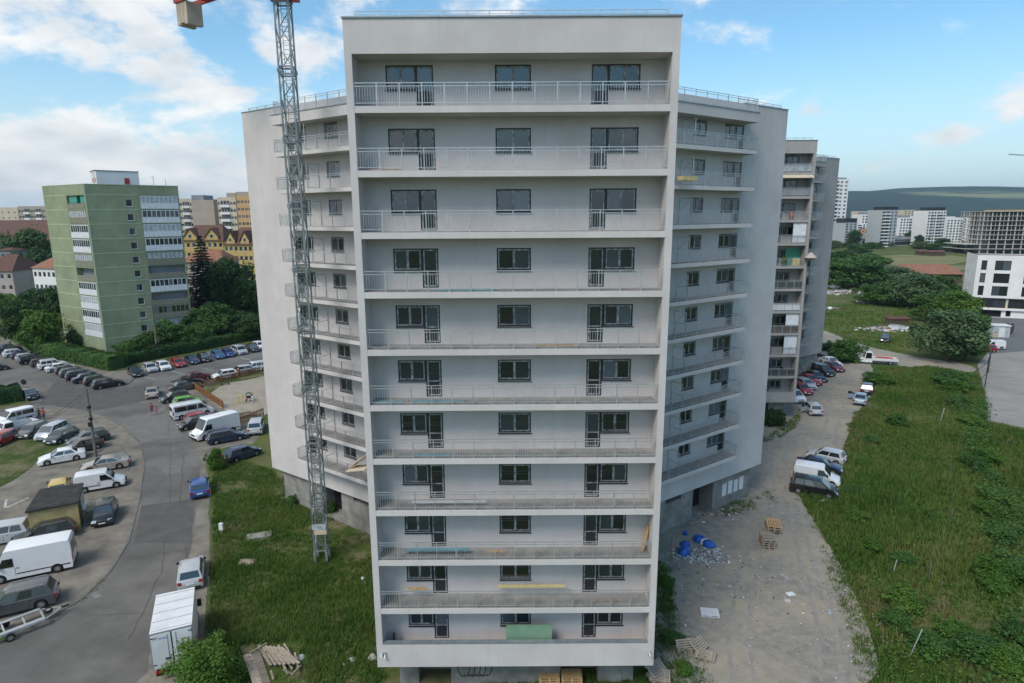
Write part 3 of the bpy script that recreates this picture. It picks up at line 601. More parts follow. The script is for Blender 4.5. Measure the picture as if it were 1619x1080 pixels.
# ------------------------------------------------------------------ vehicles (x forward, origin on the ground under the middle)
def arch(cx, r, zb, n=7):           # points of a wheel arch from the back of the wheel to its front, along the sill at height zb
    t0 = math.acos(min(1, max(-1, -1))) ; R = r + 0.06; a0 = math.asin(max(-1, min(1, (zb - r) / R)))
    return [(cx - R * math.cos(a0 + (math.pi - 2 * a0) * i / n), r + R * math.sin(a0 + (math.pi - 2 * a0) * i / n)) for i in range(n + 1)]
def lofted_body(top, wb, r, zb, W, mat, tumble=None, front_pull=0.16, rear_pull=0.09, crown=0.03, belt=0.9):
    """a car body: one side outline with wheel arches, lofted over seven slices from flank to flank"""
    xr, xf = top[0][0], top[-1][0]; a = -wb / 2; c = wb / 2
    out = list(top)                                           # rear bottom ... over the top ... front bottom
    low = [(c + (r + 0.06) * 0 + x - c, z) for x, z in reversed(arch(c, r, zb))] + [(x, z) for x, z in reversed(arch(a, r, zb))]
    prof = out + low
    L = xf - xr; b = MB(); k = b.m(mat); kd = b.m(M['black']); n = len(prof); nt_ = len(out)
    sl = [(-1, 1), (-0.94, 0.35), (-0.72, 0.06), (0, 0), (0.72, 0.06), (0.94, 0.35), (1, 1)]
    for (sy, e) in sl:
        for i, (x, z) in enumerate(prof):
            y = sy * W / 2
            if i < nt_:
                tx = (x - (xr + xf) / 2) / (L / 2)
                pull = (front_pull if tx > 0 else rear_pull) * e * max(0, (abs(tx) - 0.72) / 0.28)
                x2 = x - math.copysign(pull, tx)
                z2 = z - (0.05 * e if 0 < i < nt_ - 1 and z > belt - 0.45 else 0) + (crown * (1 - sy * sy) if z > belt - 0.3 else 0)
                if tumble and z > belt: y *= 1 - tumble * (z - belt)
                b.v.append((x2, y, z2))
            else: b.v.append((x, y, z))
    S_ = len(sl)
    for s_ in range(S_ - 1):
        for i in range(n):
            j = (i + 1) % n; b.f.append((s_ * n + i, s_ * n + j, (s_ + 1) * n + j, (s_ + 1) * n + i)); b.mi.append(k if i < nt_ - 1 else kd)
    b.f.append(tuple(range(n))); b.mi.append(k); b.f.append(tuple((S_ - 1) * n + i for i in reversed(range(n)))); b.mi.append(k)
    return b
def add_cabin(b, belt, roof, zb, zr, W, t0, t1, mat):
    """greenhouse: belt = (x rear, x front), roof likewise; half widths t0 at the belt, t1 at the roof"""
    k = b.m(mat); xr, xf = belt; rr, rf = roof; n0 = len(b.v)
    for (x0, x1, h, z) in ((xr, xf, t0, zb - 0.06), (rr, rf, t1, zr - 0.05), (rr + 0.16, rf - 0.16, t1 - 0.14, zr), ):
        b.v += [(x0, -h, z), (x1, -h, z), (x1, h, z), (x0, h, z)]
    for l in range(2):
        for i in range(4):
            j = (i + 1) % 4; b.f.append((n0 + l * 4 + i, n0 + l * 4 + j, n0 + l * 4 + 4 + j, n0 + l * 4 + 4 + i)); b.mi.append(k)
    b.f.append((n0 + 8, n0 + 9, n0 + 10, n0 + 11)); b.mi.append(k)
def quad_pane(q, u0, u1, v0, v1, off=0.006, thick=0.012):
    """a pane on the quad q (bl, br, tr, tl) between the fractions u0..u1, v0..v1, standing a little proud"""
    q = [Vector(p) for p in q]; f = lambda u, v: (q[0].lerp(q[1], u)).lerp(q[3].lerp(q[2], u), v)
    n = (q[1] - q[0]).cross(q[3] - q[0]).normalized()
    P = [f(u0, v0), f(u1, v0), f(u1, v1), f(u0, v1)]; b = MB()
    b.hexa([p - n * thick for p in P] + [p + n * off for p in P], M['carglass']); return b
SPEC = {   # L, W, H, wheelbase, wheel radius
 'hatch': (4.0, 1.74, 1.47, 2.5, 0.31), 'sedan': (4.55, 1.78, 1.44, 2.68, 0.32), 'estate': (4.55, 1.78, 1.48, 2.68, 0.32),
 'suv': (4.6, 1.88, 1.70, 2.72, 0.37), 'mpv': (4.4, 1.82, 1.64, 2.7, 0.33), 'coupe': (4.6, 1.80, 1.40, 2.72, 0.33)}
WHEELS = {}
def wheel_meshes(r, w):
    if (r, w) not in WHEELS:
        t = MB(); n = 20; k = t.m(M['rubber'])
        prof = [(r * 0.62, -w / 2), (r * 0.93, -w / 2), (r, -w / 2 + 0.03), (r, w / 2 - 0.03), (r * 0.93, w / 2), (r * 0.62, w / 2)]
        for (q, y) in prof:
            for i in range(n): a = 2 * math.pi * i / n; t.v.append((q * math.cos(a), y, q * math.sin(a)))
        for l in range(len(prof) - 1):
            for i in range(n):
                j = (i + 1) % n; t.f.append((l * n + i, l * n + j, (l + 1) * n + j, (l + 1) * n + i)); t.mi.append(k)
        rm = MB(); R = r * 0.64
        rm.tube((0, w / 2 - 0.075, 0), (0, w / 2 - 0.07, 0), R, M['black'], n=20)
        for i in range(10):
            a = 2 * math.pi * i / 10; rm.bar((0.03 * math.cos(a), w / 2 - 0.04, 0.03 * math.sin(a)), (R * math.cos(a), w / 2 - 0.03, R * math.sin(a)), 0.05, 0.03, M['alloy'], (0, 1, 0))
        for i in range(20):
            a = 2 * math.pi * i / 20; c = 2 * math.pi * (i + 1) / 20
            rm.bar((R * math.cos(a), w / 2 - 0.03, R * math.sin(a)), (R * math.cos(c), w / 2 - 0.03, R * math.sin(c)), 0.04, 0.03, M['alloy'], (0, 1, 0))
        rm.tube((0, w / 2 - 0.06, 0), (0, w / 2 - 0.015, 0), 0.06, M['alloy'], n=10)
        rm.tube((0, -w / 2 + 0.02, 0), (0, -w / 2 + 0.03, 0), R, M['black'], n=16)
        WHEELS[(r, w)] = (t.mesh('tyre', 40), rm.mesh('rim'))
    return WHEELS[(r, w)]
def add_wheels(o, wb, r, W, w=0.2, xs=None, track=None):
    ty, rim = wheel_meshes(r, w)
    for x in (xs or (-wb / 2, wb / 2)):
        for s in (1, -1):
            q = link('wheel', ty, o, (x, s * ((track or W) / 2 - w / 2 - 0.015), r), 0.0 if s > 0 else math.pi); link('rim', rim, q)
_cm = {}
def boxmesh(key, a, b, mat):
    if key not in _cm: m = MB(); m.box(a, b, mat); _cm[key] = m.mesh(key[0])
    return _cm[key]
def car_parts(kind):
    """list of (name, mesh, location) for one kind of car, built once"""
    if kind in _cm: return _cm[kind]
    L, W, H, wb, r = SPEC[kind]; l = L / 2; zb = 0.2 if kind != 'suv' else 0.26; bz = {'suv': 1.02, 'mpv': 0.98}.get(kind, 0.90)
    hood = bz - (0.06 if kind != 'suv' else 0.02)
    nose = 0.55 if kind != 'suv' else 0.62; boot = kind in ('sedan', 'coupe')
    top = [(-l + 0.06, zb), (-l, 0.42), (-l + 0.01, 0.62), (-l + (0.07), bz - 0.06), (-l + 0.14, bz)]
    if boot: top += [(-l + 0.75, bz + 0.05)]
    cowl = {'mpv': l - 0.85, 'hatch': l - 0.98, 'suv': l - 1.15}.get(kind, l - 1.22)
    top += [(cowl, bz + 0.02), (cowl + 0.45, hood), (l - 0.28, hood - 0.14), (l - 0.06, nose + 0.02), (l, 0.45), (l - 0.05, zb)]
    b = lofted_body(top, wb, r, zb, W, M['paint'], belt=bz)
    belt = {'sedan': (-l + 0.62, cowl + 0.08), 'coupe': (-l + 0.55, cowl + 0.08), 'hatch': (-l + 0.10, cowl + 0.08), 'estate': (-l + 0.12, cowl + 0.08), 'suv': (-l + 0.14, cowl + 0.08), 'mpv': (-l + 0.12, cowl + 0.18)}[kind]
    roof = {'sedan': (-l + 1.25, cowl - 0.75), 'coupe': (-l + 1.45, cowl - 0.8), 'hatch': (-l + 0.45, cowl - 0.66), 'estate': (-l + 0.5, cowl - 0.75), 'suv': (-l + 0.5, cowl - 0.62), 'mpv': (-l + 0.4, cowl - 0.72)}[kind]
    t0, t1 = W / 2 - 0.05, W / 2 - 0.2
    z0, z1 = bz - 0.06, H - 0.05
    add_cabin(b, belt, roof, bz, H, W, t0, t1, M['paint'])
    parts = [('body', b.mesh('body', 38), (0, 0, 0))]
    A = lambda x, s, z, h: (x, s * h, z)
    front = [(belt[1], t0, z0), (belt[1], -t0, z0), (roof[1], -t1, z1), (roof[1], t1, z1)]
    rear = [(belt[0], -t0, z0), (belt[0], t0, z0), (roof[0], t1, z1), (roof[0], -t1, z1)]
    front = [front[1], front[0], front[3], front[2]]; rear = [rear[1], rear[0], rear[3], rear[2]]
    parts.append(('windscreen', quad_pane(front, 0.05, 0.95, 0.10, 0.95).mesh('windscreen'), (0, 0, 0)))
    parts.append(('rear_window', quad_pane(rear, 0.08, 0.92, 0.2 if not boot else 0.12, 0.93).mesh('rear_window'), (0, 0, 0)))
    for s in (1, -1):
        q = [(belt[0], s * t0, z0), (belt[1], s * t0, z0), (roof[1], s * t1, z1), (roof[0], s * t1, z1)]
        if s > 0: q = [q[1], q[0], q[3], q[2]]
        cuts = [(0.09, 0.34), (0.37, 0.64), (0.67, 0.93)] if kind in ('estate', 'suv', 'mpv') else [(0.10, 0.50), (0.535, 0.92)]
        for (u0, u1) in cuts:
            if s > 0: u0, u1 = 1 - u1, 1 - u0
            parts.append(('side_window', quad_pane(q, u0, u1, 0.16, 0.90).mesh('side_window'), (0, 0, 0)))
        hl = MB(); x = l - 0.17; y = s * (W / 2 - 0.28)
        hl.hexa([(x - 0.22, y - 0.16, nose - 0.02), (x + 0.13, y - 0.16 + (0.0), nose - 0.02), (x + (0.02 if s > 0 else 0.13), y + 0.16, nose - 0.02), (x - 0.22, y + 0.16, nose - 0.02),
                 (x - 0.28, y - 0.16, nose + 0.13), (x + 0.06, y - 0.16, nose + 0.13), (x + (-0.08 if s > 0 else 0.06), y + 0.16, nose + 0.13), (x - 0.28, y + 0.16, nose + 0.13)], M['headlight'])
        parts.append(('headlight', hl.mesh('headlight'), (0, 0, 0)))
        tl = MB(); y = s * (W / 2 - 0.17); tl.box((-l - 0.012, y - 0.12, bz - 0.26), (-l + 0.16, y + 0.13, bz - 0.06), M['taillight']); parts.append(('tail_light', tl.mesh('tail_light'), (0, 0, 0)))
        mi = MB(); mi.hexa([(-0.08, -0.10, 0), (0.06, -0.10, 0), (0.06, 0.10, 0), (-0.08, 0.10, 0), (-0.08, -0.10, 0.13), (0.02, -0.10, 0.13), (0.02, 0.10, 0.13), (-0.08, 0.10, 0.13)], M['black'])
        parts.append(('mirror', mi.mesh('mirror'), (cowl - 0.18, s * (W / 2 + 0.06), bz + 0.02)))
        hd = MB()
        for x in (roof[1] - 0.42, roof[1] - 1.35): hd.box((x - 0.09, -0.012, 0), (x + 0.09, 0.012, 0.03), M['black'])
        parts.append(('door_handle', hd.mesh('door_handle'), (0, s * (W / 2 - 0.004), bz - 0.16)))
        sm = MB()
        for x in (belt[1] - 0.12, belt[1] - 1.02, belt[1] - 1.95): sm.box((x - 0.009, -0.004, zb + 0.1), (x + 0.009, 0.004, bz - 0.1), M['black'])
        parts.append(('door_seam', sm.mesh('door_seam'), (0, s * W / 2, 0)))
    gr = MB(); gr.box((l - 0.12, -0.42, 0.50), (l + 0.008, 0.42, 0.60), M['black']); gr.box((l - 0.12, -0.6, 0.27), (l - 0.004, 0.6, 0.36), M['black']); parts.append(('grille', gr.mesh('grille'), (0, 0, 0)))
    pl = MB(); pl.box((l - 0.05, -0.26, 0.385), (l + 0.02, 0.26, 0.485), M['plate']); parts.append(('number_plate', pl.mesh('number_plate'), (0, 0, 0)))
    pl = MB(); pl.box((-l - 0.018, -0.26, 0.56), (-l + 0.06, 0.26, 0.665), M['plate']); parts.append(('number_plate', pl.mesh('number_plate'), (0, 0, 0)))
    bp = MB(); bp.box((-l - 0.008, -W * 0.38, zb + 0.05), (-l + 0.1, W * 0.38, zb + 0.16), M['black']); parts.append(('rear_bumper', bp.mesh('rear_bumper'), (0, 0, 0)))
    if kind in ('suv', 'estate'):
        rr = MB()
        for s in (1, -1): rr.bar((roof[0] + 0.15, s * (t1 - 0.06), H + 0.03), (roof[1] - 0.2, s * (t1 - 0.06), H + 0.03), 0.04, 0.05, M['alloy'])
        parts.append(('roof_rail', rr.mesh('roof_rail'), (0, 0, 0)))
    _cm[kind] = parts; return parts
def flat_outline_van(kind):
    if kind in _cm: return _cm[kind]
    if kind == 'small_van': L, W, H, wb, r, bz = 4.4, 1.80, 1.84, 2.72, 0.32, 0.98
    elif kind == 'minivan': L, W, H, wb, r, bz = 4.4, 1.80, 1.82, 2.72, 0.32, 0.98
    elif kind == 'minibus': L, W, H, wb, r, bz = 5.3, 1.98, 2.1, 3.2, 0.35, 1.15
    else: L, W, H, wb, r, bz = 5.7, 2.05, 2.55, 3.55, 0.36, 1.18
    l = L / 2; zb = 0.26; nose = {'small_van': 1.0, 'minivan': 1.0, 'minibus': 0.95}.get(kind, 0.85)
    wx = l - nose; slope = {'small_van': 0.75, 'minivan': 0.75, 'minibus': 0.7}.get(kind, 0.8)
    top = [(-l + 0.05, zb), (-l, 0.5), (-l, bz), (-l + 0.04, H - 0.25), (-l + 0.14, H - 0.03), (-l + 0.5, H), (wx - slope, H), (wx - slope + 0.16, H - 0.09), (wx, bz + 0.05), (l - 0.3, bz - 0.2), (l - 0.07, bz - 0.38), (l, 0.5), (l - 0.05, zb)]
    b = lofted_body(top, wb, r, zb, W, M['paint'], tumble=0.07 if H < 2.2 else 0.045, belt=bz, front_pull=0.2, rear_pull=0.04)
    parts = [('body', b.mesh('body', 38), (0, 0, 0))]
    tb = 0.07 if H < 2.2 else 0.045; hw = lambda z: W / 2 * (1 - tb * max(0, z - bz))
    zt = H - 0.2
    f0, f1 = wx, wx - slope + 0.16; za, zc = bz + 0.05, H - 0.09
    front = [(f0, -hw(za) + 0.08, za), (f0, hw(za) - 0.08, za), (f1, hw(zc) - 0.08, zc), (f1, -hw(zc) + 0.08, zc)]
    parts.append(('windscreen', quad_pane(front, 0.04, 0.96, 0.05, 0.97, 0.05, 0.05).mesh('windscreen'), (0, 0, 0)))
    za = bz + 0.06; zt = min(H - 0.3, bz + 0.72) if H > 2.2 else H - 0.24
    for s in (1, -1):
        def sidepane(x0, x1, x1t):
            q = [(x0, s * hw(za), za), (x1, s * hw(za), za), (x1t, s * (hw(zt)), zt), (x0, s * (hw(zt)), zt)]
            if s > 0: q = [q[1], q[0], q[3], q[2]]
            parts.append(('side_window', quad_pane(q, 0, 1, 0, 1, 0.018, 0.03).mesh('side_window'), (0, 0, 0)))
        kk = slope * (zt - za) / (H - bz); xd = wx - 0.16; x_b = xd - (1.0 if kind not in ('minivan',) else 0.9)
        sidepane(x_b, xd, max(x_b + 0.3, xd - kk))
        if kind == 'minivan': sidepane(-0.55, x_b - 0.1, x_b - 0.1); sidepane(-l + 0.25, -0.65, -0.65)
        if kind == 'minibus': sidepane(-l + 0.3, -l + 1.75, -l + 1.75); sidepane(-l + 1.83, x_b - 0.12, x_b - 0.12)
        tl = MB(); y = s * (W / 2 - 0.07); tl.box((-l - 0.012, y - 0.07, bz - 0.32), (-l + 0.10, y + 0.05, bz + 0.12), M['taillight']); parts.append(('tail_light', tl.mesh('tail_light'), (0, 0, 0)))
        hl = MB(); y = s * (W / 2 - 0.27); hl.hexa([(l - 0.4, y - 0.15, bz - 0.46), (l - 0.01, y - 0.15, bz - 0.46), (l - 0.06, y + 0.15, bz - 0.46), (l - 0.4, y + 0.15, bz - 0.46), (l - 0.5, y - 0.15, bz - 0.24), (l - 0.14, y - 0.15, bz - 0.24), (l - 0.2, y + 0.15, bz - 0.24), (l - 0.5, y + 0.15, bz - 0.24)], M['headlight']); parts.append(('headlight', hl.mesh('headlight'), (0, 0, 0)))
        mi = MB(); mi.box((-0.06, -0.11, 0), (0.05, 0.11, 0.24), M['black']); parts.append(('mirror', mi.mesh('mirror'), (xd - 0.1, s * (W / 2 + 0.08), bz + 0.04)))
        sm = MB()
        for x in (xd + 0.12, x_b - 0.06) + ((x_b - 1.2,) if s < 0 else ()): sm.box((x - 0.012, -0.004, zb + 0.2), (x + 0.012, 0.004, bz - 0.06), M['black'])
        sm.box((-l + 0.2, -0.012, 0.58), (x_b - 0.12, 0.012, 0.66), M['black']); sm.box((x_b - 0.3, -0.02, bz - 0.12), (x_b - 0.14, 0.02, bz - 0.08), M['black'])
        parts.append(('side_moulding', sm.mesh('side_moulding'), (0, s * W / 2, 0)))
    if kind != 'small_van':
        for s in (1, -1):
            q = [(-l - 0.0, -0.04 * s, bz + 0.1), (-l - 0.0, -s * (W / 2 - 0.2), bz + 0.1), (-l + 0.035, -s * (W / 2 - 0.25), H - 0.32), (-l + 0.035, -0.04 * s, H - 0.32)]
            q = [q[0], q[1], q[2], q[3]] if s > 0 else [q[1], q[0], q[3], q[2]]
            parts.append(('rear_window', quad_pane(q, 0, 1, 0, 1, 0.02, 0.03).mesh('rear_window'), (0, 0, 0)))
    gr = MB(); gr.box((l - 0.14, -0.45, bz - 0.5), (l + 0.012, 0.45, bz - 0.36), M['black']); gr.box((l - 0.14, -W * 0.44, 0.28), (l + 0.004, W * 0.44, 0.48), M['black']); parts.append(('grille', gr.mesh('grille'), (0, 0, 0)))
    bp = MB(); bp.box((-l - 0.05, -W * 0.46, 0.36), (-l + 0.1, W * 0.46, 0.52), M['black']); parts.append(('rear_bumper', bp.mesh('rear_bumper'), (0, 0, 0)))
    pl = MB(); pl.box((-l - 0.012, -0.26, 0.72), (-l + 0.06, 0.26, 0.83), M['plate']); parts.append(('number_plate', pl.mesh('number_plate'), (0, 0, 0)))
    SPEC[kind] = (L, W, H, wb, r); _cm[kind] = parts; return parts
NAMES = {'hatch': ('parked_car', 'car'), 'sedan': ('parked_car', 'car'), 'estate': ('parked_car', 'car'), 'suv': ('parked_car', 'car'), 'mpv': ('parked_car', 'car'), 'coupe': ('parked_car', 'car'),
         'small_van': ('parked_van', 'van'), 'minivan': ('parked_van', 'van'), 'minibus': ('parked_minibus', 'minibus'), 'big_van': ('parked_van', 'van')}
PARTCOL = {'body', 'mirror_cap'}
def vehicle(kind, color, px, py, head, label, group=None, scale=1.0, name=None):
    c = G(px, py); rz = head if isinstance(head, float) else math.atan2(*reversed(((G(*head[2:]) - G(*head[:2])).x, (G(*head[2:]) - G(*head[:2])).y)))
    nm, cat = NAMES[kind]
    o = thing(name or nm, label, cat, (c.x, c.y, 0.03), rz, group)
    parts = car_parts(kind) if kind in ('hatch', 'sedan', 'estate', 'suv', 'mpv', 'coupe') else flat_outline_van(kind)
    for (n, me, loc) in parts: link(n, me, o, loc, color=color if n == 'body' else None)
    L, W, H, wb, r = SPEC[kind]; add_wheels(o, wb, r, W)
    if scale != 1.0: o.scale = (scale,) * 3
    return o
def hdg(x0, y0, x1, y1): d = G(x1, y1) - G(x0, y0); return math.atan2(d.y, d.x)
BLACK = (0.012, 0.012, 0.014); NAVY = (0.012, 0.022, 0.06); BLUE = (0.02, 0.07, 0.26); GREY = (0.07, 0.075, 0.08); DGREY = (0.03, 0.033, 0.037); SILVER = (0.42, 0.44, 0.46)
WHITE = (0.72, 0.73, 0.74); RED = (0.32, 0.02, 0.025); DRED = (0.12, 0.012, 0.018); BEIGE = (0.33, 0.30, 0.26); BROWN = (0.055, 0.04, 0.033); GREEN = (0.12, 0.38, 0.04); TEAL = (0.02, 0.045, 0.05); YEL = (0.55, 0.36, 0.06); LBLUE = (0.25, 0.32, 0.4)
GA = 'cars parked in the row below the green block'; HA = hdg(159.5, 609, 190, 604)
for k, c, x, y, lb in (
 ('suv', DGREY, 15, 557, 'dark off-roader parked first at the far left end of the hedge row'),
 ('estate', WHITE, 27, 563, 'white estate car parked second from the far end of the hedge row'),
 ('hatch', NAVY, 38, 566, 'dark blue hatchback squeezed between two pale cars in the hedge row'),
 ('hatch', SILVER, 45, 570, 'silver hatchback in the hedge row beside a black off-roader'),
 ('suv', BLACK, 54, 574, 'black off-roader in the hedge row between a silver and a brown car'),
 ('hatch', BROWN, 69, 578, 'brown hatchback in the hedge row next to two white cars'),
 ('suv', WHITE, 84, 582, 'tall white car beside the brown hatchback in the hedge row'),
 ('sedan', WHITE, 96, 586, 'white saloon car, last white one before the dark cars of the hedge row'),
 ('hatch', BLACK, 109, 590, 'black hatchback directly after the white saloon in the hedge row'),
 ('estate', GREY, 119, 594, 'grey estate car in the hedge row behind the man in black'),
 ('estate', NAVY, 129, 598, 'dark blue estate car with roof rails beside the grey estate in the hedge row'),
 ('sedan', NAVY, 140, 603, 'navy saloon car third from the near end of the hedge row'),
 ('hatch', BLACK, 155, 607, 'black hatchback second from the near end of the hedge row'),
 ('estate', BLACK, 172, 612, 'long black estate car at the near end of the hedge row by the kerb')):
    vehicle(k, c, x, y, HA, lb, GA)
GB = 'cars parked nose out along the hedge'; HB = hdg(269, 575.8, 281.7, 582.8)
for k, c, x, y, lb in (
 ('hatch', BLACK, 215, 594, 'black hatchback at the left end of the nose-out row under the hedge'),
 ('hatch', SILVER, 238, 587, 'silver hatchback beside the black one in the nose-out row'),
 ('hatch', WHITE, 259, 584, 'white hatchback between silver and red cars in the nose-out row'),
 ('hatch', RED, 282, 579, 'bright red hatchback in the nose-out row under the hedge'),
 ('sedan', NAVY, 304, 574, 'dark blue saloon right beside the red hatchback in the nose-out row'),
 ('hatch', BLACK, 323, 571, 'black hatchback between two blue cars in the nose-out row'),
 ('hatch', (0.02, 0.09, 0.22), 345, 566, 'mid blue hatchback in the nose-out row under the hedge'),
 ('hatch', (0.015, 0.03, 0.16), 361, 563, 'deep blue car behind the mid blue hatchback in the nose-out row'),
 ('mpv', SILVER, 379, 559, 'silver people carrier near the building end of the nose-out row'),
 ('sedan', BLACK, 399, 555, 'black car beside the silver people carrier, nearest the pale wing'),
 ('hatch', WHITE, 411, 551, 'white car half hidden by the pale wing at the end of the nose-out row')):
    vehicle(k, c, x, y, HB, lb, GB)
HC = hdg(300, 612, 330, 607)
for k, c, x, y, h, lb, gp in (
 ('sedan', DRED, 313, 601, HC, 'dark red saloon on the street beside the playground fence', None),
 ('coupe', BLACK, 297, 609, HC, 'black saloon between the dark red one and the grey saloon', None),
 ('sedan', GREY, 293, 616, HC, 'dark grey saloon with its nose against the wooden playground fence', None),
 ('hatch', WHITE, 355, 598, HC + math.pi, 'small white hatchback parked along the playground fence', None),
 ('hatch', SILVER, 381, 591, HC + math.pi, 'pale silver hatchback behind the person in red by the fence', None),
 ('suv', WHITE, 403, 587, HC + math.pi, 'white off-roader by the fence at the edge of the pale wing', None),
 ('sedan', BEIGE, 241, 626, hdg(241, 628, 240, 612), 'beige saloon driving away in the middle of the junction', None),
 ('hatch', DGREY, 277, 634, HC + math.pi, 'dark grey hatchback behind the green car by the corner of the fence', None),
 ('hatch', GREEN, 298, 641, HC, 'lime green hatchback half hidden behind the white minibus', None),
 ('minibus', WHITE, 305, 658, HC, 'white minibus with dark windows parked by the playground fence', None),
 ('hatch', RED, 318, 668, HC, 'red hatchback between the white minibus and the black car', None),
 ('hatch', BLACK, 308, 676, HC + math.pi, 'black hatchback tucked behind the tall white van', None),
 ('big_van', WHITE, 341, 688, hdg(376, 676, 312, 694), 'tall white high-roof van parked in front of the wooden fence', None),
 ('estate', NAVY, 359, 697, hdg(343.7, 699, 381, 692), 'dark blue estate car parked in front of the tall white van', None),
 ('mpv', SILVER, 406, 681, hdg(402, 684, 406, 672), 'silver people carrier standing against the pale wing by the fence', None),
 ('hatch', NAVY, 384, 724, hdg(358, 724, 412, 706), 'dark blue hatchback beside the tall weeds at the corner of the yard', None),
 ('hatch', BLUE, 316, 778, hdg(316, 780, 314, 755), 'bright blue hatchback parked alone on the right side of the road', None),
 ('hatch', SILVER, 304, 914, hdg(303, 925, 306, 890), 'silver hatchback parked in front of the white box truck', None),
 ('hatch', BLACK, 47, 630, hdg(36, 622, 60, 633), 'black car facing the junction beside the dark hedge', None),
 ('minivan', WHITE, 24, 668, hdg(50, 662, 5, 673), 'white passenger van at the left edge behind the white pickup', None),
 ('hatch', (0.10, 0.115, 0.105), 52, 688, hdg(72, 674, 32, 692), 'grey green hatchback between the pickup and the silver people carrier', None),
 ('mpv', (0.40, 0.44, 0.50), 84, 690, hdg(104, 676, 63, 696), 'silver blue people carrier in the row beside the lawn', None),
 ('hatch', TEAL, 98, 697, hdg(118, 684, 80, 701), 'dark teal hatchback right of the silver blue people carrier', None),
 ('estate', TEAL, 140, 700, hdg(160, 690, 114, 699), 'dark teal estate car with its tail towards the road, behind the brown hatchback', None),
 ('hatch', BROWN, 133, 712, hdg(156, 702, 108, 713), 'brownish grey hatchback parked behind the concrete pole', None),
 ('hatch', RED, 2, 702, hdg(30, 690, 0, 704), 'red car cut by the left edge above the lawn', None),
 ('sedan', WHITE, 99, 729, hdg(123, 719, 72.6, 728), 'white saloon car with black wheels parked on the edge of the lawn', None),
 ('coupe', BEIGE, 168, 741, hdg(191, 737, 145, 744), 'beige coupe at the foot of the concrete pole behind the small white van', None),
 ('small_van', WHITE, 161, 771, hdg(136, 770, 187.5, 761), 'small white delivery van parked behind the ochre kiosk', None),
 ('hatch', YEL, 95, 779, hdg(94, 785, 97, 760), 'yellow car with its tail against the ochre kiosk', None),
 ('hatch', BLACK, 167, 820, hdg(172, 800, 163, 828), 'black hatchback facing the camera right of the ochre kiosk', None),
 ('mpv', SILVER, 3, 856, hdg(26, 848, -10, 854), 'pale car cut by the left edge behind the long white van', None),
 ('estate', DGREY, 72, 852, hdg(100, 842, 50, 853), 'dark car squeezed between the ochre kiosk and the long white van', None),
 ('big_van', WHITE, 52, 905, hdg(91.7, 888, 3, 906), 'long white panel van parked side on at the left edge of the dirt strip', None),
 ('suv', GREY, 32, 962, hdg(61, 949, -10, 966), 'dark grey off-roader with alloy wheels and roof rails at the left edge', None),
 ('hatch', DGREY, -6, 586, HA, 'dark car cut by the left edge in the middle of the side road', None),
 ('suv', BLACK, 2, 528, hdg(0, 530, 10, 520), 'dark car cut by the left edge below the small lawn', None),
 ('hatch', WHITE, 27, 474, hdg(20, 476, 34, 474), 'pale car parked below the beige wall, left of two', 'cars below the beige wall'),
 ('hatch', SILVER, 40, 472, hdg(33, 474, 47, 472), 'white car parked below the beige wall nearest the white house', 'cars below the beige wall'),
 ('hatch', WHITE, 398, 529, HB, 'white car behind the hedge under the dark trees beside the pale wing', None)):
    vehicle(k, c, x, y, h, lb, gp)
GR = 'cars parked nose out along the older block'; HR = hdg(1274, 591, 1303, 602)
for k, c, x, y, lb in (
 ('mpv', WHITE, 1252, 632, 'white car nearest the older block, half hidden by its front corner'),
 ('hatch', RED, 1266, 621, 'red hatchback first of the coloured cars along the older block'),
 ('hatch', SILVER, 1272, 613, 'silver hatchback between two red cars along the older block'),
 ('sedan', RED, 1279, 606, 'second red car along the older block beside the black saloon'),
 ('sedan', BLACK, 1288, 601, 'smaller black saloon along the older block'),
 ('suv', BLACK, 1300, 592, 'large black car farther along the older block'),
 ('sedan', DRED, 1316, 585, 'dark red car in front of the white saloon at the end of the older block'),
 ('sedan', WHITE, 1312, 577, 'white saloon at the end of the row by the round bush'),
 ('sedan', NAVY, 1310, 569, 'dark blue car under the round bush, last of the row by the older block')):
    vehicle(k, c, x, y, HR, lb, GR)
HS = hdg(1259.5, 772, 1304, 780)
GS = 'four vehicles parked at the edge of the meadow'
vehicle('hatch', SILVER, 1305, 729, hdg(1320, 731, 1280, 722), 'silver hatchback, topmost of the four vehicles at the meadow edge', GS)
vehicle('sedan', NAVY, 1295, 744, HS, 'dark blue saloon between the silver hatchback and the white van at the meadow edge', GS)
vehicle('small_van', WHITE, 1291, 762, HS, 'small white van among four vehicles at the meadow edge', GS)
vehicle('mpv', BLACK, 1286, 780, HS, 'black people carrier, lowest of the four vehicles at the meadow edge', GS)
def open_door(o, side, x, ang, color):
    b = MB(); b.box((-0.95, -0.03, 0), (0, 0.03, 0.62), M['paint']); d = b.build('open_door', o, (x, side * 0.87, 0.28), ang, color=color)
    q = MB(); q.hexa([(-0.9, -0.012, 0.621), (-0.02, -0.012, 0.621), (-0.02, 0.012, 0.621), (-0.9, 0.012, 0.621), (-0.86, -0.012, 1.02), (-0.42, -0.012, 1.02), (-0.42, 0.012, 1.02), (-0.86, 0.012, 1.02)], M['carglass']); q.build('side_window', d)
o = vehicle('hatch', SILVER, 1283, 652, hdg(1290, 652, 1273, 637), 'silver hatchback with its left doors open on the gravel below the older block'); open_door(o, 1, 0.75, rad(-60), SILVER); open_door(o, 1, -0.2, rad(-55), SILVER)
o = vehicle('sedan', LBLUE, 1360, 636, hdg(1358, 636, 1363, 620), 'pale blue saloon with one door wide open at the edge of the meadow'); open_door(o, 1, 0.85, rad(-75), LBLUE)
vehicle('hatch', (0.05, 0.03, 0.045), 1371, 620, hdg(1368, 620, 1373, 606), 'dark car parked directly behind the pale blue saloon')
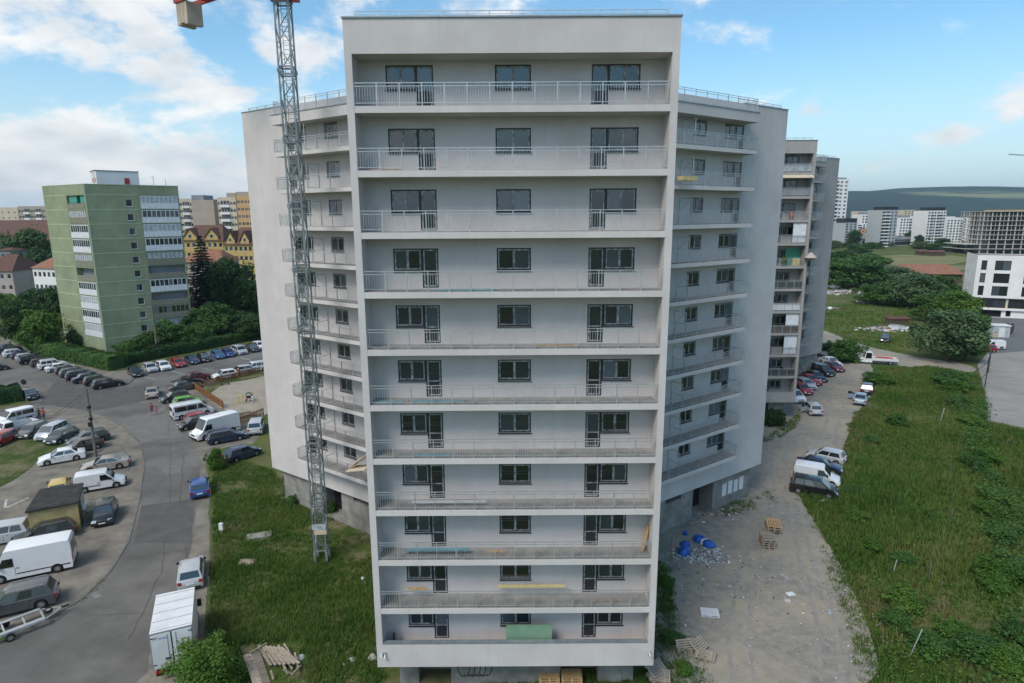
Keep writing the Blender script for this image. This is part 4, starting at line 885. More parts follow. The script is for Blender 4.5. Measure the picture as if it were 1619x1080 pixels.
vehicle('hatch', BLACK, 1399, 540, hdg(1400, 530, 1398, 541), 'dark car standing alone in the grass by the scrap heap')
vehicle('small_van', WHITE, 1567, 552, hdg(1575, 552, 1556, 552), 'white van half hidden by the big bush on the car park'); vehicle('hatch', RED, 1556, 556, hdg(1575, 556, 1556, 556), 'red car in front of the white van beside the big bush')
# white pickup, flatbed truck, box truck, trailer
def pickup(px, py, head, label, bed, cabH=1.75, L=4.8, name='parked_pickup', cat='pickup', load=False):
    c = G(px, py); o = thing(name, label, cat, (c.x, c.y, 0.03), head); l = L / 2; W = 1.85; r = 0.34; wb = L * 0.62; xb = l - 1.55 - 0.55
    top = [(xb, 0.32), (xb, 1.0), (xb + 0.03, cabH - 0.1), (xb + 0.15, cabH), (xb + 0.95, cabH), (xb + 1.08, cabH - 0.08), (l - 0.75, 1.05), (l - 0.15, 0.9), (l, 0.55), (l - 0.05, 0.32)]
    b = MB(); k = b.m(M['paint']); n = len(top)
    for sy in (-1, -0.9, 0.9, 1):
        for (x, z) in top: b.v.append((x - (0.1 if abs(sy) == 1 and x > l - 0.3 else 0), sy * W / 2 * (1 - 0.06 * max(0, z - 1.0)), z - (0.04 if abs(sy) == 1 and z > 0.8 else 0)))
    for s_ in range(3):
        for i in range(n): j = (i + 1) % n; b.f.append((s_ * n + i, s_ * n + j, (s_ + 1) * n + j, (s_ + 1) * n + i)); b.mi.append(k)
    b.f.append(tuple(range(n))); b.mi.append(k); b.f.append(tuple(3 * n + i for i in reversed(range(n)))); b.mi.append(k)
    b.build('cab', o, smooth=35, color=WHITE)
    ws = [(l - 0.75, -0.8, 1.05), (l - 0.75, 0.8, 1.05), (xb + 1.08, 0.78, cabH - 0.08), (xb + 1.08, -0.78, cabH - 0.08)]
    quad_pane(ws, 0.04, 0.96, 0.08, 0.96, 0.03, 0.03).build('windscreen', o)
    for s in (1, -1):
        q = [(xb + 0.15, s * 0.925, 1.06), (l - 0.95, s * 0.925, 1.06), (xb + 1.02, s * 0.89, cabH - 0.14), (xb + 0.15, s * 0.89, cabH - 0.14)]
        if s > 0: q = [q[1], q[0], q[3], q[2]]
        quad_pane(q, 0, 1, 0, 1, 0.02, 0.03).build('side_window', o)
        m = MB(); m.box((l - 0.22, s * 0.62 - 0.16, 0.62), (l - 0.02, s * 0.62 + 0.14, 0.78), M['headlight']); m.build('headlight', o)
        m = MB(); m.box((-l - 0.01, s * 0.78 - 0.1, 0.6), (-l + 0.05, s * 0.78 + 0.1, 0.74), M['taillight']); m.build('tail_light', o)
        m = MB(); m.box((xb + 1.0, s * 1.02 - 0.09, 1.1), (xb + 1.1, s * 1.02 + 0.09, 1.32), M['black']); m.build('mirror', o)
    m = MB(); m.box((-l, -W / 2, 0.62), (xb - 0.06, W / 2, 0.72), M['greywall'])
    m.box((-l, -0.4, 0.42), (xb + 0.5, 0.4, 0.6), M['black']); m.build('chassis', o)
    for (a, c_) in (((-l, -W / 2 - 0.03, 0.722), (xb - 0.06, -W / 2 + 0.02, 0.722 + bed)), ((-l, W / 2 - 0.02, 0.722), (xb - 0.06, W / 2 + 0.03, 0.722 + bed)), ((-l - 0.04, -W / 2 - 0.03, 0.722), (-l - 0.002, W / 2 + 0.03, 0.722 + bed)), ((xb - 0.056, -W / 2 - 0.03, 0.722), (xb - 0.01, W / 2 + 0.03, 0.722 + bed + 0.25))):
        m = MB(); m.box(a, c_, M['white']); m.build('side_board', o)
    if load:
        m = MB(); m.hexa([(-l + 0.3, -0.7, 0.73), (xb - 0.4, -0.7, 0.73), (xb - 0.4, 0.7, 0.73), (-l + 0.3, 0.7, 0.73), (-l + 0.9, -0.2, 1.25), (xb - 0.9, -0.2, 1.3), (xb - 0.9, 0.3, 1.3), (-l + 0.9, 0.3, 1.25)], M['red'])
        tg = m.build('tarpaulin', None, (c.x, c.y, 0.03), head, label='dark red covered load lying on the white flatbed truck', cat='tarpaulin')
    add_wheels(o, wb, r, W); return o
pickup(24, 684, hdg(50, 674, 5, 686), 'white pickup with a low open bed at the left edge of the parking row', 0.42)
pickup(1387, 575, hdg(1400, 575, 1370, 573), 'white flatbed truck with low side boards parked by the round bush', 0.45, 2.2, 6.2, 'flatbed_truck', 'truck', True)
def box_truck():
    r0 = (G(235, 1002, 3.3) + G(303, 987, 3.3)) / 2; f0 = (G(246, 940, 3.3) + G(308, 927, 3.3)) / 2; d = (f0 - r0); d.z = 0; L = 4.3; d.normalize(); c = r0 + d * L / 2
    o = thing('box_truck', 'white box truck with closed rear doors parked at the kerb by the bush', 'truck', (c.x, c.y, 0.03), math.atan2(d.y, d.x)); W = 2.22; l = L / 2
    b = MB(); b.box((-l, -W / 2, 0.86), (l, W / 2, 3.2), M['white']); b.build('cargo_box', o)
    m = MB()
    for i in range(5): x = -l + 0.25 + i * (L - 0.5) / 4; m.box((x - 0.015, -W / 2 + 0.04, 3.2), (x + 0.015, W / 2 - 0.04, 3.212), M['greywall'])
    m.build('roof_seam', o)
    m = MB(); 
    for s in (1, -1): m.box((-l - 0.01, s * (W / 2 + 0.004) - 0.03, 0.84), (-l + 0.05, s * (W / 2 + 0.004) + 0.03, 3.215), M['greywall'])
    m.box((-l - 0.012, -W / 2 + 0.03, 3.12), (-l + 0.04, W / 2 - 0.03, 3.216), M['greywall']); m.box((-l - 0.012, -0.03, 0.9), (-l - 0.001, 0.03, 3.115), M['frame']); m.build('door_frame', o)
    for s in (1, -1):
        m = MB(); y0, y1 = sorted((s * 0.04, s * (W / 2 - 0.06))); m.box((-l - 0.03, y0, 0.92), (-l - 0.002, y1, 3.1), M['white']); dd = m.build('rear_door', o)
        h = MB(); h.tube((-l - 0.05, s * 0.22, 1.0), (-l - 0.05, s * 0.22, 3.05), 0.014, M['galv'], n=6); h.box((-l - 0.075, min(s * 0.12, s * 0.42), 1.42), (-l - 0.045, max(s * 0.12, s * 0.42), 1.5), M['black'])
        for z in (1.15, 2.9): h.box((-l - 0.05, min(s * 0.9, s * 1.08), z), (-l - 0.031, max(s * 0.9, s * 1.08), z + 0.05), M['black'])
        h.build('door_gear', dd)
    for side in (1, -1):
        q = MB(); q.box((-l + 0.2, side * W / 2 - 0.004, 1.0), (-l + 2.0, side * W / 2 + 0.004, 1.35), M['red']); q.build('side_stripe', o)
    m = MB(); m.box((-l + 0.1, -0.45, 0.5), (l + 1.4, 0.45, 0.84), M['black']); m.box((-l - 0.02, -W / 2 + 0.1, 0.42), (-l + 0.08, W / 2 - 0.1, 0.56), M['black']); m.build('chassis', o)
    for s in (1, -1):
        m = MB(); m.box((-l - 0.05, s * 0.8 - 0.2, 0.58), (-l - 0.0, s * 0.8 + 0.2, 0.74), M['taillight']); m.build('tail_light', o)
        m = MB(); m.box((l + 0.5, s * 1.22 - 0.13, 1.45), (l + 0.62, s * 1.22 + 0.13, 1.95), M['black']); m.bar((l + 0.55, s * 0.9, 1.5), (l + 0.55, s * 1.2, 1.6), 0.04, 0.04, M['black']); m.build('mirror', o)
    m = MB(); m.hexa([(l + 0.12, -0.98, 0.4), (l + 1.7, -0.92, 0.4), (l + 1.7, 0.92, 0.4), (l + 0.12, 0.98, 0.4), (l + 0.12, -0.92, 2.25), (l + 0.75, -0.85, 2.25), (l + 0.75, 0.85, 2.25), (l + 0.12, 0.92, 2.25)], M['white']); m.build('cab', o)
    add_wheels(o, 3.3, 0.38, 2.1, 0.24, (-l + 0.85, l + 0.95)); 
    for txt, col, x, sz in (('X', M['red'], 0.96, 0.30), ('rental', M['bluebag'], 0.72, 0.2)):
        t = text_mesh(txt, sz, col); q = link('lettering', t, o, (-l - 0.034, x, 2.78)); q.rotation_euler = (rad(90), 0, rad(-90))
    return o
def text_mesh(txt, size, mat, shear=0.3):
    cu = bpy.data.curves.new('lettering', 'FONT'); cu.body = txt; cu.size = size; cu.shear = shear; cu.extrude = 0.001
    o = bpy.data.objects.new('lettering', cu); COL.objects.link(o); dg = bpy.context.evaluated_depsgraph_get(); me = bpy.data.meshes.new_from_object(o.evaluated_get(dg))
    bpy.data.objects.remove(o); bpy.data.curves.remove(cu); me.materials.clear(); me.materials.append(mat); return me
box_truck()
def trailer():
    c = G(22, 1000); h = hdg(6, 1003, 72, 978); o = thing('car_trailer', 'empty galvanised flat trailer standing on the dirt strip at the left edge', 'trailer', (c.x, c.y, 0.03), h); g = M['galv']
    m = MB()
    for s in (1, -1): m.bar((-1.6, s * 0.85, 0.5), (1.6, s * 0.85, 0.5), 0.1, 0.12, g)
    for x in (-1.6, -0.5, 0.6, 1.6): m.bar((x, -0.85, 0.5), (x, 0.85, 0.5), 0.1, 0.1, g)
    m.build('frame', o)
    for s in (1, -1): q = MB(); q.box((-1.6, s * 0.72 - 0.14, 0.565), (1.6, s * 0.72 + 0.14, 0.6), g); q.build('ramp_plank', o)
    m = MB(); m.bar((1.6, 0.8, 0.48), (2.7, 0.04, 0.48), 0.08, 0.08, g); m.bar((1.6, -0.8, 0.48), (2.7, -0.04, 0.48), 0.08, 0.08, g); m.bar((2.65, 0, 0.5), (3.15, 0, 0.5), 0.09, 0.09, M['black']); m.build('drawbar', o)
    ty, rim = wheel_meshes(0.27, 0.16)
    for s in (1, -1): w = link('wheel', ty, o, (-0.3, s * 1.02, 0.27), 0.0 if s > 0 else math.pi); link('rim', rim, w)
    w = link('wheel', ty, o, (1.95, 0, 0.62)); w.rotation_euler = (rad(90), 0, 0); link('rim', rim, w)
trailer()
# ------------------------------------------------------------------ the green prefab block
def green_block():
    A = Vector((-82.8, 125.0)); R = Vector((-70.4, 136.2)); Lf = Vector((-97.2, 133.64)); TOP = 33.4
    B = thing('green_block', 'ten storey olive green prefab block with white glazed loggias', 'apartment building', (A.x, A.y, 0))
    A0 = Vector((0, 0)); Rr = R - A; Ll = Lf - A
    FR = Frame(A0, Rr); LR = Rr.length; FL = Frame(Ll, -Ll); LL = Ll.length
    g = M['green1']; split = LR * 0.54; P = FR.p
    zs = [31.45 - 2.86 * k for k in range(12)]
    # front: flat part with one window column, then a recess with glazed loggias
    hs = [(split - 2.3, split - 1.1, z - 2.25, z - 0.85) for z in zs[:10]]
    m = MB(); FR.wall(m, 0, split, 0, TOP, hs, g, 0.18, M['dark'])
    FR.wall(m, split, LR, 0, TOP, [(split + 0.35, LR - 0.25, z - 2.72, z - 0.1) for z in zs[:10]], g, 1.1, M['greywall'])
    FL.wall(m, 0, LL * 0.53, 0, TOP, [], g)
    FL.wall(m, LL * 0.53, LL, 0, TOP, [(LL * 0.56, LL * 0.97, z - 2.72, z - 0.1) for z in zs[:10]], g, 1.1, M['greywall'])
    back = Ll + Rr
    for (a, b) in ((Rr, back), (back, Ll)): m.poly([(a.x, a.y, 0), (b.x, b.y, 0), (b.x, b.y, TOP), (a.x, a.y, TOP)], g)
    m.poly([(p.x, p.y, TOP - 0.3) for p in (A0, Rr, back, Ll)], M['bitumen']); m.build('wall', B)
    m = MB()
    for z in zs:
        FR.box(m, 0, split, 0.003, 0.03, z - 0.06, z + 0.06, M['greenline']); FL.box(m, 0, LL * 0.53, 0.003, 0.03, z - 0.06, z + 0.06, M['greenline'])
    FR.box(m, -0.05, 0.12, 0.003, 0.035, 0, TOP, M['greenline'])
    m.build('string_course', B)
    for (u0, u1, z, z1) in hs: window(B, FR, u0, z, u1 - u0, 1.4, -0.1, 2, 'pvc', None, 'pane')
    rr = random.Random(4)
    def loggia(fr, u0, u1, z, style):
        w = u1 - u0; zl = z - 2.72
        m = MB(); mat = {'white': M['pvc'], 'sheet': M['rustpanel'], 'grey': M['white'], 'open': M['rustpanel'], 'green': M['green1'], 'tealp': M['rustpanel']}[style]
        fr.box(m, u0, u1, -0.08, 0.06, zl + 0.02, zl + 1.08, mat); pr = m.build('loggia_parapet', B)
        if style == 'white' or style == 'sheet':
            q = MB(); n = 8
            for i in range(1, n): u = u0 + w * i / n; fr.box(q, u - 0.015, u + 0.015, 0.062, 0.075, zl + 0.05, zl + 1.05, M['greywall'] if style == 'sheet' else M['curtain'])
            q.build('sheet_rib', pr)
        if style in ('open',): return
        fmk = 'pvc' if style in ('white', 'grey') else 'rustpanel'
        gl = rr.choice(['pane', 'pane', 'curtain'] if style == 'white' else ['curtain', 'pane'])
        window(B, fr, u0 + 0.05, zl + 1.09, w - 0.1, 1.5, -0.02, 8 if w > 5 else 6, fmk, fmk, gl, name='loggia_glazing', sill=False, gap=0.06)
    for k, z in enumerate(zs[:10]):
        loggia(FR, split + 0.35, LR - 0.25, z, ['grey', 'grey', 'white', 'white', 'sheet', 'open', 'white', 'open', 'sheet', 'sheet'][k])
        loggia(FL, LL * 0.56, LL * 0.97, z, ['open', 'sheet', 'white', 'white', 'sheet', 'open', 'white', 'white', 'white', 'white'][k])
    m = MB(); FL.box(m, LL * 0.58, LL * 0.76, -0.9, -0.3, zs[0] - 1.55, zs[0] - 0.2, M['teal']); FL.box(m, LL * 0.84, LL * 0.94, -0.9, -0.3, zs[0] - 1.55, zs[0] - 0.2, M['teal']); m.build('shade_panel', B)
    # lift house on the roof
    m = MB(); LHp = [P(3.0, -4.5, 0), P(10.6, -4.5, 0), P(10.6, -10, 0), P(3.0, -10, 0)]
    m.prism([p[:2] for p in LHp], TOP - 0.28, TOP + 2.9, M['whitewall']); lh = m.build('lift_house', B)
    m = MB(); FR.box(m, 7.9, 8.8, -4.49, -4.44, TOP + 0.1, TOP + 1.6, M['red']); m.build('door', lh)
    m = MB(); FR.box(m, 2.9, 10.7, -10.1, -4.4, TOP + 2.903, TOP + 3.02, M['bitumen']); m.build('roof_edge', lh)
    for d in (-6.0, -8.4): m = MB(); FR.box(m, 2.96, 2.995, d - 0.35, d + 0.35, TOP + 0.7, TOP + 1.6, M['red']); m.build('window', lh)
    m = MB(); FR.box(m, -0.06, LR, -0.35, 0.05, TOP + 0.002, TOP + 0.1, M['greenline']); FL.box(m, 0, LL - 0.07, -0.35, 0.05, TOP + 0.002, TOP + 0.1, M['greenline']); m.build('coping', B)
green_block()
for i, (x, y, h, lb) in enumerate(((150, 296, 3.5, 'thin rod aerial at the left of the green block roof'), (243, 291, 2.2, 'short forked aerial above the glazed loggias of the green block'), (262, 292, 1.6, 'small vent pipe at the right of the green block roof'))):
    p = AT(x, y, 131.5); m = MB(); m.tube((0, 0, 0), (0, 0, h), 0.05, M['galv'], n=6)
    if i < 2: m.bar((-0.7, 0, h * 0.9), (0.7, 0, h * 0.9), 0.04, 0.04, M['galv']); m.bar((-0.5, 0, h * 0.75), (0.5, 0, h * 0.75), 0.04, 0.04, M['galv'])
    m.build('roof_aerial', None, (p.x, p.y, 33.1), label=lb, cat='aerial')

# ------------------------------------------------------------------ other buildings
def simple_block(name, label, cat, x0, x1, ytop, Y, wall, storeys, cols, base=0.0, depth=16, side=None, slope=0.0, win=(1.4, 1.3), balc=None, roofcap=None, band=None, group=None, gfm='pane', fh=None, wallside=None):
    """a far block placed from its outline: x0, x1, ytop in the photograph, Y metres away"""
    a = AT(x0, ytop, Y); b = AT(x1, ytop, Y); H = (a.z + b.z) / 2 - base
    b = Vector((b.x, Y + (b.x - a.x) * slope, 0)); a = Vector((a.x, Y, 0))
    B = thing(name, label, cat, (a.x, a.y, base), 0, group); F = Frame((0, 0), (b.x - a.x, b.y - a.y)); Wd = (b - a).length
    m = MB(); fh = fh or H / (storeys + 0.4); holes = []; cw = Wd / cols
    for k in range(storeys):
        for c in range(cols):
            if balc and c in balc: holes.append((c * cw + cw * 0.06, (c + 1) * cw - cw * 0.06, k * fh + 0.25 * fh, k * fh + 0.92 * fh))
            else: holes.append(((c + 0.5) * cw - win[0] / 2, (c + 0.5) * cw + win[0] / 2, k * fh + 0.36 * fh, k * fh + 0.36 * fh + win[1]))
    F.wall(m, 0, Wd, 0, H, holes, wall, 0.25 if not balc else 0.5, None)
    ws = wallside or wall
    for (u, v) in (((0, 0), (0, -depth)), ((0, -depth), (Wd, -depth)), ((Wd, -depth), (Wd, 0))):
        m.poly([F.p(*u, 0), F.p(*v, 0), F.p(*v, H), F.p(*u, H)], ws)
    m.poly([F.p(0, 0, H - 0.3), F.p(Wd, 0, H - 0.3), F.p(Wd, -depth, H - 0.3), F.p(0, -depth, H - 0.3)], M['greywall']); m.build('wall', B)
    for (u0, u1, z0, z1) in holes:
        key = ('w', round(u1 - u0, 2), round(z1 - z0, 2), gfm)
        if key not in _cm:
            q = MB(); t = 0.08; w = u1 - u0; h = z1 - z0
            q.box((0, -0.02, 0), (w, 0.04, h), M[gfm]); q.box((w / 2 - 0.04, -0.05, 0), (w / 2 + 0.04, -0.021, h), M['white']); _cm[key] = q.mesh('window')
        x, y, _ = F.p(u0, -0.2 if not balc else -0.42, 0); link('window', _cm[key], B, (x, y, z0), F.rz)
    if balc:
        for k in range(storeys):
            for c in balc:
                key = ('b', round(cw, 2), round(fh, 2))
                if key not in _cm: q = MB(); q.box((0.0, -1.1, 0.0), (cw * 1.0, 0.0, 0.12), M['white']); q.box((0, -1.1, 0.121), (cw, -1.02, 0.36 * fh), M['whitewall']); _cm[key] = q.mesh('balcony')
                x, y, _ = F.p(c * cw, 0.003, 0); link('balcony', _cm[key], B, (x, y, k * fh + 0.02), F.rz)
    if roofcap:
        q = MB(); F.box(q, Wd * roofcap[0], Wd * roofcap[1], -depth * 0.7, -0.6, H - 0.298, H + roofcap[2], roofcap[3]); q.build('roof_storey', B)
    return B, F, Wd, H
WW, GW = M['whitewall'], M['greywall']
simple_block('white_tower', 'slender white residential tower beside the older grey block', 'tower block', 1306, 1345, 283, 540, WW, 17, 5, balc=(0, 2), depth=18, slope=0.1, roofcap=(0.05, 0.9, 1.2, GW), win=(2.0, 1.5))
far = [
 (1337, 1358, 352, 520, M['curtain'], 9, 3, None, 'grey block with a dark roof storey just right of the slender white tower', (0.0, 1.0, 3.5, M['frame']), 0.2),
 (1357, 1371, 354, 560, WW, 9, 2, (0,), 'narrow white block between the grey block and the long balconied one', None, 0.1),
 (1363, 1398, 339, 580, WW, 10, 6, (1, 2, 4, 5), 'wide white block with long dark balcony rows near the round orange sign', (0.1, 0.7, 2.0, GW), 0.0),
 (1396, 1424, 332, 510, M['curtain'], 11, 4, (0, 1), 'grey block with dark balconies behind the low supermarket', (0.05, 1.0, 2.5, M['frame']), 0.2),
 (1424, 1443, 344, 560, WW, 9, 4, (3,), 'white block right of the grey balconied block behind the supermarket', (0.2, 0.8, 2.0, GW), 0.0),
 (1456, 1472, 342, 560, WW, 9, 3, (0, 2), 'white block left of the tall one with two balcony columns', None, 0.1),
 (1468, 1499, 333, 510, WW, 12, 6, (1, 3, 4), 'tall white block with two dark balcony columns right of the supermarket', (0.1, 0.95, 2.6, M['frame']), 0.1),
 (1498, 1524, 346, 560, WW, 9, 5, (4,), 'white block beside the unfinished concrete frame, left one of two', (0.1, 0.5, 2.0, WW), 0.0),
 (1519, 1541, 344, 585, WW, 9, 4, (0,), 'white block partly behind the unfinished concrete frame', None, 0.0),
 (1442, 1458, 352, 620, WW, 8, 4, (1,), 'low white block in the gap right of the supermarket sign', None, 0.0),
 (1346, 1362, 360, 600, WW, 8, 4, (2,), 'low white block between the grey block and the orange pylon sign', None, 0.0)]
for i, (x0, x1, yt) in enumerate(((1346, 1368, 352), (1374, 1398, 347), (1412, 1434, 349), (1438, 1460, 345), (1486, 1506, 350), (1512, 1532, 348), (1532, 1550, 352))):
    far.append((x0, x1, yt, 680 + 13 * i, WW if i % 3 else M['cream'], 9, 5, (i % 5,), ['pale', 'white', 'light'][i % 3] + ' block in the back row under the hill, number %s from the left' % ['one', 'two', 'three', 'four', 'five', 'six', 'seven'][i], None, 0.0))
for (x0, x1, yt, Y, mt, st_, co, bl, lb, cap, sl) in far: simple_block('far_block', lb, 'apartment building', x0, x1, yt, Y, mt, st_, co, balc=bl, roofcap=cap, slope=sl, win=(1.7, 1.5), group='white blocks on the far side of the meadow')
simple_block('far_block', 'pale cream block peeping over the long white balconied block', 'apartment building', 1358, 1376, 334, 720, M['cream'], 12, 4, win=(1.7, 1.5), group='cream blocks farther away')
simple_block('far_block', 'pale cream block peeping over the white blocks behind the supermarket', 'apartment building', 1430, 1446, 332, 720, M['cream'], 12, 3, win=(1.7, 1.5), group='cream blocks farther away')
# supermarket, sign on its wall and the round pylon sign
def supermarket():
    Y = 520; a = AT(1404, 376, Y); b = AT(1474, 380, Y + 10); B = thing('supermarket', 'low supermarket hall with a long sloping blue grey roof and a yellow sign', 'shop', (a.x, a.y, 0)); F = Frame((0, 0), (b.x - a.x, b.y - a.y + 10)); Wd = (b - a).length
    m = MB(); F.wall(m, 0, Wd, 0, 5.5, [(6, Wd - 8, 0.8, 3.2)], M['curtain'], 0.3, M['frame']); F.box(m, 0.02, Wd, -30, -0.32, 0, 5.48, M['greywall']); m.build('wall', B)
    m = MB(); P = F.p; m.hexa([P(-1, 1.5, 5.5), P(Wd + 1, 1.5, 5.5), P(Wd + 1, -31, 5.5), P(-1, -31, 5.5), P(-1, 1.5, 8.6), P(Wd + 1, 1.5, 6.6), P(Wd + 1, -31, 6.8), P(-1, -31, 9.4)], M['curtain']); m.build('roof', B)
    m = MB(); F.box(m, 1.0, 5.4, 0.1, 0.4, 1.2, 5.3, plain('sign_blue', (0.03, 0.08, 0.3))); s = m.build('sign_panel', B)
    m = MB(); c = P(3.2, 0.45, 3.3); n = F.n; m.tube(c, (c[0] + n.x * 0.1, c[1] + n.y * 0.1, c[2]), 1.9, plain('sign_yellow', (0.6, 0.5, 0.03)), n=24); m.build('sign_disc', s)
    m = MB(); m.tube((c[0] + n.x * 0.101, c[1] + n.y * 0.101, c[2]), (c[0] + n.x * 0.15, c[1] + n.y * 0.15, c[2]), 1.2, M['bluebag'], n=20); m.build('sign_emblem', s)
supermarket()
p = AT(1362, 388, 500); m = MB(); m.tube((0, 0, 0), (0, 0, 11), 0.35, GW, n=8); T = thing('pylon_sign', 'round orange roadside sign on a tall pole in front of the far blocks', 'sign', (p.x, p.y, 0)); m.build('pole', T)
m = MB(); m.tube((0, -0.3, 13.0), (0, 0.3, 13.0), 2.6, M['frame'], n=24); m.build('sign_rim', T); m = MB(); m.tube((0, -0.36, 13.0), (0, -0.31, 13.0), 2.1, M['orange'], n=24); m.tube((0, -0.4, 13.0), (0, -0.37, 13.0), 0.9, M['red'], n=20); m.build('sign_face', T)
# concrete frame under construction
def skeleton():
    a = AT(1546, 400, 420); B = thing('concrete_frame', 'unfinished raw concrete building frame of open storeys at the right edge', 'building site', (a.x, a.y, 0)); F = Frame((0, 0), (1, -0.12)); Wd = 62; D = 26; c = M['skel']; fh = 3.05
    for k in range(1, 10):
        z = k * fh; ex = 9 if k < 3 else 0
        m = MB(); F.box(m, -ex, Wd, -D, 0.6 if k % 2 else 0.2, z, z + 0.32, c); m.build('floor_slab', B)
    pm = MB(); pm.box((-0.28, -0.28, 0.0), (0.28, 0.28, fh - 0.33), c); pme = pm.mesh('column'); thin = MB(); thin.box((-0.12, -0.12, 0.0), (0.12, 0.12, fh - 0.33), c); tme = thin.mesh('column')
    for k in range(0, 9):
        for i in range(13):
            for d in (-0.4,): x, y, _ = F.p(1 + i * 5, d, 0); link('column', pme, B, (x, y, k * fh + 0.325 if k else 0), F.rz)
            if i == 0 and k > 1:
                for q in range(1, 9): x2, y2, _ = F.p(0.5, -0.4 - q * 3.1, 0); link('column', pme if q % 2 else tme, B, (x2, y2, k * fh + 0.325), F.rz)
            if k > 2 and i < 12: x, y, _ = F.p(1 + i * 5 + 2.5, -0.4, 0); link('column', tme, B, (x, y, k * fh + 0.325), F.rz)
    m = MB(); F.box(m, 4, 9, -D * 0.5, -D * 0.3, 0.1, 9 * fh + 0.3, c); F.box(m, 0.5, Wd - 0.5, -D * 0.55, -D * 0.5, 0.1, 9 * fh, M['greywall'])
    m.build('core_wall', B); m = MB(); F.box(m, 0.4, Wd, 0.0, 0.15, 9 * fh + 0.34, 9 * fh + 1.1, M['newwood']); m.build('edge_board', B)
skeleton()
# white building beside the car park
def white_house():
    c = G(1533, 500); B = thing('white_building', 'white four storey building with large square windows by the car park', 'building', (c.x, c.y, 0)); F = Frame((0, 0), (1, -0.48)); Wd = 30.0; H = 16.2; w = M['whitewall']
    holes = []; 
    for z0, z1 in ((12.3, 14.8), (9.0, 11.5), (5.7, 8.2)):
        holes += [(1.0, 2.2, z0, z1), (3.9, 7.3, z0, z1), (10.2, 13.7, z0, z1), (15.6, 17.4, z0, z1), (20, 23.4, z0, z1), (25, 28, z0, z1)]
    big = [(2.0, 7.4, 2.5, 4.9), (7.9, 14.0, 2.5, 4.9)]
    m = MB(); F.wall(m, 0, Wd, 5.1, H, holes, w, 0.3, M['dark']); FL = Frame((14 * 0.44, 14 * 0.898), (-0.44, -0.898)); lh = [(3 + 3.5 * i, 3.7 + 3.5 * i, z0, z0 + 2.3) for i in range(3) for z0 in (12.3, 9.0, 5.7)]
    FL.wall(m, 0, 14.0, 5.1, H, lh, w, 0.3, M['dark'])
    p2 = F.p(Wd, 0, 0); p3 = FL.p(0, 0, 0); 
    m.poly([(0, 0, H - 0.5), (p2[0], p2[1], H - 0.5), (p2[0] + p3[0], p2[1] + p3[1], H - 0.5), (p3[0], p3[1], H - 0.5)], GW); m.build('wall', B)
    m = MB(); F.box(m, -0.05, Wd, -0.45, 0.05, H + 0.002, H + 0.12, M['tile_red']); F.box(m, 1.5, 14, -9, -1.5, H - 0.49, H - 0.1, M['curtain']); m.build('roof_edge', B)
    m = MB(); FB = Frame(F.p(0.8, -0.5, 0)[:2], F.u); FB.wall(m, 0, 14.6, 1.9, 5.095, [(b[0] - 0.8, b[1] - 0.8, b[2], b[3]) for b in big], M['cream'], 0.3, M['dark']); FB.box(m, -0.2, 14.8, -8, 0.5, 1.95, 2.4, w)
    FB.wall(m, 0, 14.6, 0, 1.94, [(0.4, 6.0, 0.05, 1.9), (6.9, 8.0, 0.3, 1.9), (11.0, 12.2, 0.3, 1.9)], w, 0.6, M['dark']); FB.box(m, 14.6, 15.4, -2, 0.2, 0, 5.09, M['cream']); m.build('ground_storey', B)
    for (u0, u1, z0, z1) in holes + big:
        fr = F if z0 > 5 else F; window(B, fr, u0, z0, u1 - u0, z1 - z0, -0.2 if z0 > 5 else -0.7, 2 if u1 - u0 > 2 else 1, 'frame', None, 'pane', sill=False)
    for (u0, u1, z0, z1) in lh: window(B, FL, u0, z0, u1 - u0, z1 - z0, -0.2, 1, 'frame', None, 'pane', sill=False)
white_house()
